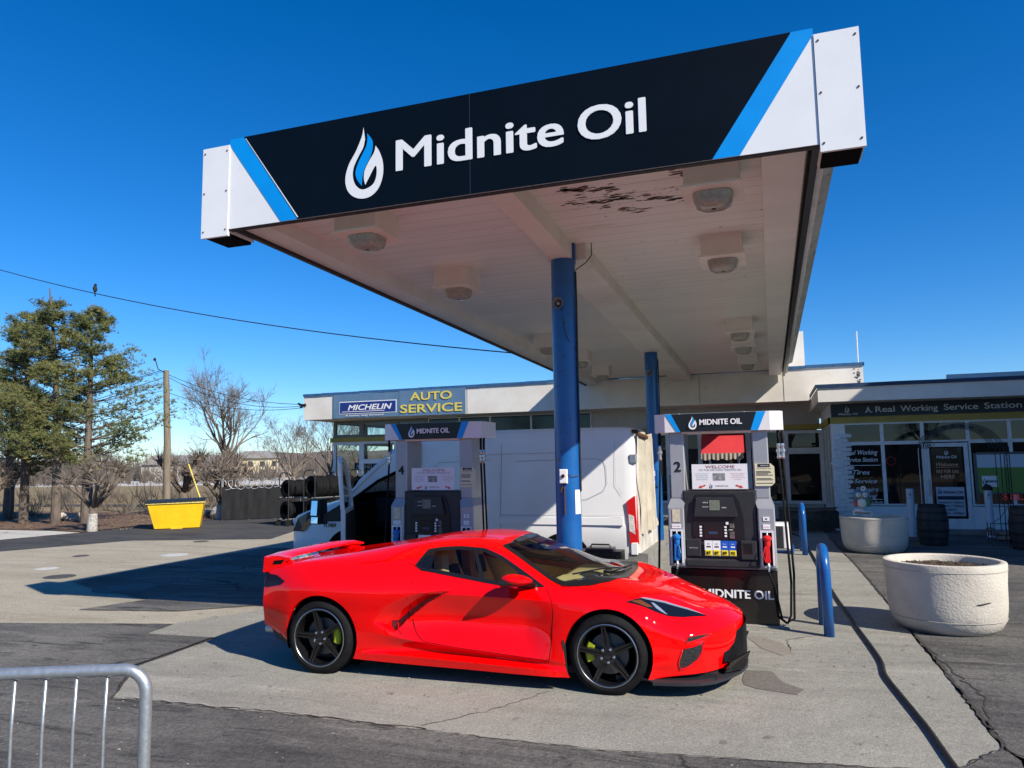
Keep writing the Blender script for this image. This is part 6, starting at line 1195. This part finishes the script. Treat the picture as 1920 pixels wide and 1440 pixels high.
# ------------------------------------------------------------------ left background: dumpster, fence, racks, pole, trees
s = thing('dumpster', (-18.3, 19.5, 0), 'bright yellow dumpster with black lid by the parking lot edge', 'dumpster')
a0 = Vector((-18.83, 18.93, 0)); a1 = a0+Vector((.78, .63, 0)); u_ = (a1-a0).normalized(); w_ = Vector((-u_.y, u_.x, 0))
def dq(t, d, z): q = a0+u_*t+w_*d; return (q.x, q.y, z)
b = MB(); b.hexa([dq(.02, 0, .02), dq(1.36, 0, .02), dq(1.36, 1.1, .02), dq(.02, 1.1, .02)], [dq(-.20, -.1, .80), dq(1.47, -.1, .82), dq(1.47, 1.2, .84), dq(-.20, 1.2, .84)]); b.build('bin_body', yellowp, s)
b = MB(); b.hexa([dq(-.25, -.14, .80), dq(1.52, -.14, .82), dq(1.52, -.09, .82), dq(-.25, -.09, .80)], [dq(-.25, -.14, .85), dq(1.52, -.14, .87), dq(1.52, -.09, .87), dq(-.25, -.09, .85)]); b.box(*[0]*6) if 0 else None; b.build('bin_rim', M('faded_yellow_rim', (.68, .55, .18), (.5, .4, .12), 9, .6), s)
b = MB(); rows = [[dq(-.25+1.77*i/24, -.16+1.45*j/5, .86+.04*i/24+.06*math.sin(j/5*math.pi)+.008*(i % 2)) for i in range(25)] for j in range(6)]; b.grid(rows); b.grid([[dq(-.25+1.77*i/24, -.16, .83+.04*i/24+.008*(i % 2)) for i in range(25)], rows[0]]); b.build('lid', M('ribbed_black_lid', (.012, .014, .018), rough=.5), s)
MB().hexa([dq(.5, -.03, .0), dq(.85, -.03, .0), dq(.85, .05, .0), dq(.5, .05, .0)], [dq(.5, -.03, .06), dq(.85, -.03, .06), dq(.85, .05, .06), dq(.5, .05, .06)]).build('runner', yellowp, s)
# black screened fence with razor wire
s = thing('screened_fence', (-18.5, 23.2, 0), 'black screened fence topped with razor wire behind the tyre racks', 'fence'); f0, f1 = Vector((-19.27, 22.55, 0)), Vector((-15.6, 25.4, 0)); n = 30
scr = M('black_fence_screen', (.004, .0045, .006), (.007, .0075, .009), 3, .75, bump=.3, bscale=8); b = MB(); rows = []
for z in (0.02, .4, .8, 1.22): rows.append([tuple(f0.lerp(f1, i/n)+Vector((.012*math.sin(i*1.9+z*4), -.012*math.sin(i*2.3+z), z+(.08*i/n if z > 1 else 0)))) for i in range(n+1)])
b.grid(rows); b.build('screen', scr, s)
b = MB()
for i in range(0, n+1, 6): p = f0.lerp(f1, i/n); b.tube([(p.x, p.y+.04, 0), (p.x, p.y+.04, 1.55)], .025, 8)
b.build('post', steel, s)
b = MB(); pts = []; r_ = .17
for i in range(460): t = i/459; a = t*math.pi*2*19; p = f0.lerp(f1, t); pts.append((p.x+r_*math.cos(a)*.75+.02*math.sin(i*.7), p.y-.02+r_*math.cos(a)*.3, 1.30+.09*t+r_*math.sin(a)*(1+.15*math.sin(i*.13))))
b.tube(pts, .0075, 4); b.build('razor_wire', M('razor_wire_silver', (.6, .61, .63), rough=.45, metal=.2), s)
# tyre racks
def tyre_obj(parent_, c, ax_, r, w): pass
def rack(x0, y0, dx, dy, n_levels, label, h=1.75, wdt=.52, ln=1.9, tr=.33, seed=1, cnt=7):
    """rolling rack: end frames at both ends, shelves running along (dx,dy)"""
    random.seed(seed); t = thing('tyre_rack', (x0, y0, 0), label, 'tyre rack', 'rolling tyre racks by the fence'); d = Vector((dx, dy, 0)).normalized(); p = Vector((d.y, -d.x, 0)); o = Vector((x0, y0, 0))
    def P(a, b_, z): q = o+d*a+p*b_; return (q.x, q.y, z)
    for a in (0, ln):
        b = MB(); b.tube([P(a, -wdt/2, .12), P(a, -wdt/2, h-.15), P(a, -wdt/2+.04, h-.05), P(a, -wdt/2+.14, h), P(a, wdt/2-.14, h), P(a, wdt/2-.04, h-.05), P(a, wdt/2, h-.15), P(a, wdt/2, .12)], .018, 8); b.build('end_frame', M('dark_rack_steel', (.04, .045, .05), rough=.4, metal=.4), t)
    for z in (.22, .93):
        for s_ in (-1, 1): MB().tube([P(-.05, s_*.17, z), P(ln, s_*.17, z)], .016, 6).build('rail', alu, t)
    for a in (0, ln):
        for s_ in (-1, 1):
            q = P(a, s_*wdt/2, .10); b = MB(); b.lathe([(.001, -.02), (.09, -.02), (.10, -.01), (.10, .01), (.09, .02), (.001, .02)], (0, 0, 0), 20, 'y', close=True); b.v = [(q[0]+v[0]*.7-v[1]*.7, q[1]+v[1]*.7+v[0]*.7, q[2]+v[2]) for v in b.v]; b.build('caster', rubber, t)
    return P, d
def tyre(c, d, r, w, label, grp):
    b = MB(); prof = [(r*.56, -w*.38), (r*.60, -w*.48), (r*.8, -w*.52), (r*.94, -w*.47), (r, -w*.36), (r*.985, -w*.2), (r, -w*.18), (r, -w*.02), (r*.985, 0), (r, w*.02), (r, w*.18), (r*.985, w*.2), (r, w*.36), (r*.94, w*.47), (r*.8, w*.52), (r*.60, w*.48), (r*.56, w*.38)]
    b.lathe(prof, (0, 0, 0), 36, 'x', close=True); p = Vector((-d.y, d.x, 0)); b.v = [tuple(Vector(c)+d*v[0]+p*v[1]+Vector((0, 0, v[2]))) for v in b.v]; o = b.build('tyre', rubber, None, smooth=True, angle=40, off=c); o.location = c; return tag(o, label, 'tyre', grp)
# (rack one: view along its length; rack two beyond it to the right)
racks = [(-15.30, 20.85, .35, 1, 'left-most rolling tyre rack with single rounded end hoop', 1, (.30, .30)), (-14.15, 20.6, .25, 1, 'middle tyre rack with larger tyres whose end hoop shows just left of the van', 5, (.36, .33)), (-12.6, 20.9, .2, 1, 'tyre rack farthest right, mostly hidden by the open van door', 9, (.36, .33))]
nt_ = 0
for x0, y0, dx, dy, lab, sd, (rt_, rb_) in racks:
    P, d = rack(x0, y0, dx, dy, 2, lab, h=1.74 if sd == 1 else 1.82, seed=sd)
    for lv, (z, r) in enumerate(((.93, rt_), (.22, rb_))):
        a = .16; k = 0
        while a < 1.85:
            w = random.uniform(.20, .27); rr = r*random.uniform(.94, 1.04); c = P(a, random.uniform(-.015, .015), z+.02+math.sqrt(max(.001, rr*rr-.17*.17))); row_ = ('top', 'bottom')[lv]
            tyre(c, d, rr, w, ('front ' if k == 0 else 'stacked ')+f'black tyre on the {row_} rail of the '+lab.split(' ', 1)[0].replace('tyre', 'farthest')+f' rack, {["first", "second", "third", "fourth", "fifth", "sixth", "seventh", "eighth", "ninth"][k]} from its near end', 'tyres stored on the rolling racks'); a += w+.015; k += 1
# utility pole with wires, bird
pole = thing('utility_pole', (-23.43, 24.2, 0), 'weathered wooden utility pole behind the yellow dumpster', 'utility pole'); px_, py_ = -23.43, 24.2
MB().tube([(px_, py_, 0), (px_-.08, py_, 3), (px_-.22, py_-.05, 6.0)], [.15, .135, .11], 16).build('shaft', woodm, pole, smooth=True, angle=50)
b = MB(); b.tube([(px_-.2, py_-.15, 5.9), (px_-.5, py_-.2, 6.05), (px_-.62, py_-.2, 6.35), (px_-.7, py_-.2, 6.45)], .02, 6); b.lathe([(.05, 0), (.06, .06), (.03, .12)], (px_-.7, py_-.2, 6.42), 10); b.build('lamp_arm', black, pole)
wires = [((px_-.2, py_, 5.85), (-17.1, 24.3, 4.33), .30), ((px_-.2, py_, 5.75), (-17.1, 24.3, 4.26), .45), ((px_-.2, py_, 5.1), (-17.0, 24.3, 4.2), .35)]
def cat(p, q, sag, r, n=26): p, q = Vector(p), Vector(q); return [tuple(p.lerp(q, i/n)-Vector((0, 0, sag*4*(i/n)*(1-i/n)))) for i in range(n+1)]
wl_ = ['upper service wire from the pole to the left roof corner', 'middle service wire from the pole to the left roof corner', 'lowest service wire from the pole to the left roof corner']
for (p, q, sg), l in zip(wires, wl_): b = MB(); b.tube(cat(p, q, sg, .012), .011, 5); tag(b.build('power_line', black), l, 'wire', 'overhead wires')
far = [((px_-.3, py_-.1, 5.95), (-58, 27, 5.0), .9, 'highest thin wire running left from the pole behind the pines'), ((px_-.45, py_-.1, 6.0), (-44, 16, 3.2), 1.0, 'thick sagging cable leaving the lamp arm toward the left edge'), ((px_-.3, py_-.1, 5.7), (-36, 12, 1.2), .7, 'steep sagging cable crossing low in front of the pine trunks'), ((px_-.3, py_-.1, 5.15), (-46, 18, 3.4), .6, 'lowest thin wire running left from the pole')]
for p, q, sg, l in far: b = MB(); b.tube(cat(p, q, sg, .01), .014 if 'cable' in l else .009, 5); tag(b.build('power_line', black), l, 'wire', 'overhead wires')
b = MB(); WP, WQ = Vector((-20.6, 14.14, 7.70)), Vector((-4.15, 12.0, 3.85)); b.tube(cat(WP, WQ, .30, 0), .011, 5); BIRD = WP.lerp(WQ, .31)-Vector((0, 0, .30*4*.31*.69-.06)); tag(b.build('power_line', black), 'long dark wire slanting across the sky with a bird on it', 'wire', 'overhead wires')
s = thing('guy_wire', (-22.12, 24.97, 0), 'guy wire with yellow plastic guard slanting down beside the pole', 'guy wire'); MB().tube([(-22.12, 24.97, 0), (-22.75, 24.6, 2.1)], .028, 8).build('guard', M('yellow_guard', (.75, .62, .12), rough=.5), s); MB().tube([(-22.75, 24.6, 2.1), (px_-.15, py_+.02, 5.2)], .006, 4).build('cable', steel, s)
s = thing('white_bucket', (-22.4, 25.0, 0), 'white bucket standing among litter behind the dumpster', 'bucket'); MB().lathe([(.15, 0), (.18, .55), (.2, .56), (.2, .6), (.17, .6), (.16, .5)], (-22.55, 25.1, .0), 20).build('shell', letter, s, smooth=True, angle=40)
random.seed(31); b = MB()
for k in range(14): 
    x, y, z, q = -21.7+random.uniform(-.5, .45), 24.4+random.uniform(-.3, .3), random.uniform(.05, .25), random.uniform(.08, .2); n0 = len(b.v); b.lathe([(.001, -.6), (.8, -.45), (1, 0), (.7, .5), (.001, .65)], (0, 0, 0), 9, close=True); b.v[n0:] = [(x+v[0]*q*random.uniform(.8, 1.3), y+v[1]*q, z+v[2]*q) for v in b.v[n0:]]
tag(b.build('rubble_pile', M('pale_rubble', (.45, .44, .42), (.06, .06, .055), 5, .9)), 'pile of pale bags and rubble at the foot of the pollard right of the dumpster', 'rubble')
random.seed(33); b = MB()
for k in range(12): 
    x, y, z, q = -25.2+random.uniform(-1.0, 1.0), 21.5+random.uniform(-.3, .3), random.uniform(.05, .2), random.uniform(.1, .28); n0 = len(b.v); b.lathe([(.001, -.6), (.8, -.45), (1, 0), (.7, .5), (.001, .65)], (0, 0, 0), 9, close=True); b.v[n0:] = [(x+v[0]*q*random.uniform(.8, 1.3), y+v[1]*q, z+v[2]*q) for v in b.v[n0:]]
tag(b.build('rubble_pile', M('pale_stone', (.50, .46, .40), (.30, .26, .2), 5, .9)), 'pale stones lying between the pine trunks at the left', 'rubble')
# bird on the wire
def bird(c):
    s = thing('bird', c, 'small dark bird perched on the long slanting wire', 'bird'); b = MB(); rows = []
    for t, r, dx_ in ((0, .002, .0), (.12, .012, .0), (.25, .035, .005), (.42, .05, .0), (.6, .046, -.005), (.74, .03, .0), (.82, .032, .006), (.92, .028, .008), (1, .003, .008)): rows.append([(c[0]+dx_+r*math.cos(a), c[1]+r*1.1*math.sin(a), c[2]-.07+.26*t) for a in np.linspace(0, 6.283, 12, endpoint=False)])
    b.grid(rows, wrap=True); b.add([(c[0]-.015, c[1]-.02, c[2]-.0), (c[0]+.015, c[1]-.02, c[2]), (c[0]+.02, c[1]+.02, c[2]-.13), (c[0]-.02, c[1]+.02, c[2]-.13)], [(0, 1, 2, 3)]); b.build('body', M('bird_dark', (.015, .015, .018), rough=.8), s, smooth=True); MB().lathe([(.001, .03), (.009, 0)], (c[0]+.03, c[1]-.03, c[2]+.15), 6, 'x').build('beak', M('bird_dark', (.015, .015, .018)), s)
bird(tuple(BIRD))
# ---- trees
def limb(mb, p, d, L_, r, depth, spread, up_, tips, seg=3, minr=.004, kids=(2, 4), shrink_=.68, side_=5):
    pts = [p]; rs = [r]; q = Vector(p); dd_ = Vector(d).normalized()
    for i in range(seg):
        dd_ = (dd_+Vector((random.gauss(0, .12), random.gauss(0, .12), random.gauss(0, .08)+up_*.08))).normalized(); q = q+dd_*(L_/seg); pts.append(q.copy()); rs.append(r*(1-.45*(i+1)/seg))
    mb.tube(pts, rs, side_ if r > .03 else 3, cap=False)
    if depth <= 0: tips.append((q.copy(), dd_.copy())); return
    for k in range(random.randint(*kids)):
        a = random.uniform(0, 6.283); t = random.uniform(.35, 1); i = min(int(t*seg), seg-1); bp_ = pts[i].lerp(pts[i+1], t*seg-i) if i < seg else q
        ax_ = dd_.orthogonal().normalized(); ax_.rotate(Matrix.Rotation(a, 3, dd_)); nd = (dd_*math.cos(spread)+ax_*math.sin(spread)*random.uniform(.7, 1.2)+Vector((0, 0, up_*.25))).normalized()
        limb(mb, bp_, nd, L_*shrink_*random.uniform(.75, 1.15), max(minr, rs[i]*.62), depth-1, spread, up_, tips, seg, minr, kids, shrink_, side_)
def bare_tree(x, y, H, label, seed, grp='bare winter trees', spread=.55, trunk_h=.3, r=.12, depth=5, lean=(0, 0), white_base=False, kids=(2, 4), up_=.5, mat=twig, nm='bare_tree', cat='tree'):
    random.seed(seed); t = thing(nm, (x, y, 0), label, cat, grp); b = MB(); th = H*trunk_h; top_ = Vector((x+lean[0], y+lean[1], th)); b.tube([(x, y, -.02), (x+lean[0]*.4, y+lean[1]*.4, th*.5), tuple(top_)], [r*1.25, r, r*.85], 10); tr = b.build('trunk', bark, t, smooth=True)
    if white_base: MB().tube([(x, y, 0), (x+lean[0]*.1, y+lean[1]*.1, .42)], [r*1.35, r*1.22], 12).build('painted_base', M('flaking_limewash', (.55, .54, .50), (.25, .22, .19), 14, .9), tr)
    c = MB(); tips = []
    for k in range(7): a = 6.283*k/7+random.uniform(-.4, .4); limb(c, top_-Vector((0, 0, th*.12*(k % 3))), (math.cos(a)*.62, math.sin(a)*.62, random.uniform(.7, 1.6)), (H-th)*random.uniform(.36, .46), r*.5, depth-1, spread, up_, tips, kids=kids)
    c.build('crown', mat, t); return t
def pollard(x, y, H, label, seed, white_base=False, r=.12, arms=6):
    random.seed(seed); t = thing('pollard_tree', (x, y, 0), label, 'tree', 'knobbly pollarded trees'); b = MB(); th = H*.24; arms += 2; b.tube([(x, y, -.02), (x+.03, y, th*.5), (x, y, th)], [r*1.2, r*.95, r], 10); heads = []
    for k in range(arms):
        a = 6.283*k/arms+random.uniform(-.5, .5); l = H*random.uniform(.2, .38); e = Vector((x+math.cos(a)*l*.75, y+math.sin(a)*l*.75, th+l*random.uniform(.55, 1.2))); m_ = Vector((x+math.cos(a)*l*.4, y+math.sin(a)*l*.4, th+l*.35)); b.tube([(x, y, th-.1), tuple(m_), tuple(e)], [r*.62, r*.42, r*.4], 8); heads.append(e)
        if random.random() < .5: e2 = m_+Vector((random.uniform(-.4, .4), random.uniform(-.4, .4), l*.7)); b.tube([tuple(m_), tuple(e2)], [r*.4, r*.45], 6); heads.append(e2)
    tr = b.build('trunk', bark, t, smooth=True)
    if white_base: MB().tube([(x, y, 0), (x+.01, y, .55)], [r*1.3, r*1.12], 12).build('painted_base', M('flaking_limewash', (.55, .54, .50), (.25, .22, .19), 14, .9), tr)
    c = MB()
    for e in heads:
        n0 = len(c.v); c.lathe([(.001, -1), (.8, -.6), (1, 0), (.8, .6), (.001, 1)], (0, 0, 0), 8, close=True); q = r*random.uniform(.7, 1.1); c.v[n0:] = [(e.x+v[0]*q*random.uniform(.8, 1.3), e.y+v[1]*q, e.z+v[2]*q) for v in c.v[n0:]]
        for k in range(60):
            a = random.uniform(0, 6.283); el = random.uniform(-.15, 1.4); d = Vector((math.cos(a)*math.cos(el), math.sin(a)*math.cos(el), math.sin(el))); l = random.uniform(.3, 1.0)*H*.2; c.tube([tuple(e), tuple(e+d*l*.5+Vector((0, 0, .04))), tuple(e+d*l+Vector((0, 0, .1*l)))], [.011, .008, .004], 3, cap=False)
    c.build('crown', twig, t); return t
pollard(-20.49, 18.1, 3.3, 'pollarded tree with flaking white painted base left of the dumpster', 41, True)
pollard(-26.6, 18.9, 3.4, 'thick pollarded tree cut by the left edge of the photo', 42, r=.2)
pollard(-23.9, 25.6, 3.9, 'twiggy pollard with leaning dark trunk just behind the utility pole', 43, r=.17)
pollard(-22.3, 26.2, 4.2, 'pollard with upright knobs right of the utility pole', 47, r=.13, arms=4)
pollard(-19.75, 23.05, 3.3, 'pollarded tree with pale foot at the left end of the black fence', 44, True, r=.13)
bare_tree(-22.6, 26.6, 7.4, 'tall bare spreading tree rising behind the black fence', 51, trunk_h=.36, r=.13, depth=6, spread=.58, kids=(3, 4), up_=.3)
bare_tree(-21.2, 29.6, 5.0, 'mid-height bare tree behind the fence, left of the roof corner', 52, depth=6, spread=.55, kids=(3, 3), r=.08)
bare_tree(-20.1, 31.0, 5.6, 'bare tree just left of the showroom glass', 53, depth=6, spread=.5, kids=(3, 3), r=.08)
bare_tree(-21.5, 36, 5.6, 'bare tree seen through the left showroom window', 54, depth=6, spread=.5, kids=(3, 3), r=.08)
bare_tree(-35, 36, 3.2, 'slim bare birch-like sapling with pale stems left in the field', 55, depth=4, trunk_h=.25, r=.05, mat=M('pale_birch_twig', (.5, .44, .38), rough=.9)); bare_tree(-32.5, 44.5, 3.3, 'slim pale-stemmed sapling in the field near the pole', 56, depth=4, trunk_h=.25, r=.05, mat=M('pale_birch_twig', (.5, .44, .38)))
bare_tree(-28.6, 21.5, 4.8, 'bare pinkish tree at the far left edge behind the pollard', 57, depth=5, spread=.5, r=.08)
ndl = M('pine_needles', (.17, .18, .055), (.07, .10, .035), .8, .8, third=((.24, .215, .07), 2.2, .5, .7)); ndl2 = M('pine_needles_olive', (.21, .20, .065), (.09, .115, .04), .7, .8)
def pine(x, y, H, label, seed, R_, zlow, lean=(0, 0), rightlong=0, tuft=1.0):
    random.seed(seed); t = thing('pine_tree', (x, y, 0), label, 'tree', 'tall pines at the left'); b = MB(); b.tube([(x+lean[0]*q*q, y+lean[1]*q*q, H*q-.02) for q in (0, .25, .5, .75, 1)], [.17, .14, .11, .07, .02], 10); c = MB(); z = zlow
    def needle_clump(p, s_):
        for k in range(10):
            a = random.uniform(0, 6.283); el = random.uniform(-.3, 1.3); d = Vector((math.cos(a)*math.cos(el), math.sin(a)*math.cos(el), math.sin(el)+.1)); l = s_*random.uniform(.5, 1); w_ = d.orthogonal().normalized()*s_*.062; w_.rotate(Matrix.Rotation(random.uniform(0, 3.1), 3, d)); c.add([tuple(p-w_), tuple(p+w_), tuple(p+d*l)], [(0, 1, 2)])
    while z < H*.985:
        f_ = (z-zlow)/(H-zlow); ctr = Vector((x+lean[0]*(z/H)**2, y+lean[1]*(z/H)**2, z)); nb = random.randint(4, 6)
        for k in range(nb):
            a = random.uniform(0, 6.283); Lb = R_*(1-f_)**.55*random.uniform(.45, 1.25)+.12
            cd = math.cos(a-R(25)); 
            if rightlong and cd > .4: Lb *= 1+rightlong*cd*(1-abs(f_-.25))
            d = Vector((math.cos(a), math.sin(a), random.uniform(-.02, .25))); pts = [ctr]; q = ctr.copy(); 
            for i in range(6): d = (d+Vector((random.gauss(0, .07), random.gauss(0, .07), .07))).normalized(); q = q+d*Lb/6; pts.append(q.copy())
            b.tube([tuple(v) for v in pts], [.035*(1-f_)+.012, .022, .018, .014, .011, .008, .005], 4, cap=False)
            for i in range(1, 7):
                if i/6 < .34+.3*random.random(): continue
                for m_ in range(5 if i > 2 else 3):
                    off_ = Vector((random.gauss(0, 1), random.gauss(0, 1), random.gauss(0, .7)+.1))*Lb*.105*(1.1-.3*i/6); p = pts[i]+off_; needle_clump(p, .17*tuft*random.uniform(.7, 1.25))
                    for _ in range(3): needle_clump(p+Vector((random.gauss(0, .13), random.gauss(0, .13), random.gauss(0, .06))), .15*tuft)
        z += random.uniform(.22, .37)*(1 if random.random() < .80 else 1.9)
    b.build('trunk', bark, t); c.build('crown', ndl if seed % 2 else ndl2, t); return t
pine(-26.37, 20.3, 7.9, 'left-most tall pine, crown reaching the left edge of the photo', 61, 2.1, 2.1, lean=(-.4, 0))
pine(-24.57, 20.15, 8.7, 'tallest pine with pointed top, middle of the three', 62, 1.9, 2.2, lean=(-.5, -.3))
pine(-23.79, 20.7, 8.0, 'right-hand pine with long low boughs reaching toward the pole', 63, 1.9, 1.9, lean=(-.1, 0), rightlong=.55)
pine(-29.5, 22, 6.9, 'pine partly hidden behind the left-most pine', 64, 1.9, 1.6)
# distant houses
def house(x, y, w, d, h, rh, label, wall, seed, rz, gables=()):
    t = thing('far_building', (x, y, 0), label, 'building', None, rz); b = MB(); b.box(-w/2, w/2, 0, d, 0, h); b.build('wall', wall, t, off=O0); b = MB(); b.add([(-w/2-.4, -.4, h), (w/2+.4, -.4, h), (w/2+.4, d+.4, h), (-w/2-.4, d+.4, h), (-w/2+1.5, d/2, h+rh), (w/2-1.5, d/2, h+rh)], [(0, 1, 5, 4), (1, 2, 5), (2, 3, 4, 5), (3, 0, 4), (0, 3, 2, 1)])
    for gx, gw in gables: b.add([(gx-gw/2, -.5, h), (gx+gw/2, -.5, h), (gx, -.5, h+rh*.75), (gx-gw/2, d/2, h), (gx+gw/2, d/2, h), (gx, d/2, h+rh*.75)], [(0, 1, 2), (0, 2, 5, 3), (1, 4, 5, 2)])
    b.build('roof', M('far_roof', (.20, .19, .18), (.26, .25, .24), 1, .9), t, off=O0); k = int(w/1.5)
    for i in range(k):
        for z in ([h*.15, h*.58] if h > 3 else [h*.3]): b = MB(); xx = -w/2+.7+i*(w-1.4)/max(1, k-1); b.box(xx-.38, xx+.38, -.05, .02, z, z+h*.26); wo_ = b.build('window', M('far_window', (.03, .035, .04), rough=.3), t, off=O0)
        b = MB()
cw = M('cream_far_wall', (.60, .52, .34), (.54, .47, .31), 1, .9); gw = M('grey_far_wall', (.38, .36, .32), (.32, .30, .27), 1, .9)
house(-86.5, 94.4, 14.5, 9, 2.5, 1.5, 'distant grey gabled building behind the utility pole', gw, 1, R(42.5), ((-5, 4), (4.5, 4)))
house(-83.5, 106, 7.2, 8, 3.4, 1.3, 'distant cream building with tall windows above the black fence', cw, 2, R(38), ((0, 4),))
# cars on the far road: tiny
# woods across the street behind the camera (seen only mirrored in glass and paint)
random.seed(77); b = MB()
for i in range(260): bush(random.uniform(-70, 70), random.uniform(-52, -30), 0, random.uniform(2, 4), 3.2, 26)
b.box(-90, 90, -60, -58, 0, 3.5); tag(b.build('woods', tw), kind='stuff')

src = [o for o in S.objects if o.name.startswith('bare_tree') and 'rising behind' in o.get('label', '')][0]
for i, (x, y, s_) in enumerate(((-28, -34, 1.3), (-12, -30, 1.1), (2, -36, 1.5), (13, -31, 1.2), (26, -35, 1.4), (40, -33, 1.2))):
    c = copy_tree(src); c.location = (x, y, 0); c.scale = (s_, s_, s_); c.rotation_euler.z = i*1.3; c['label'] = 'bare tree across the street, seen only mirrored in the shop windows'; c['group'] = 'trees across the street'
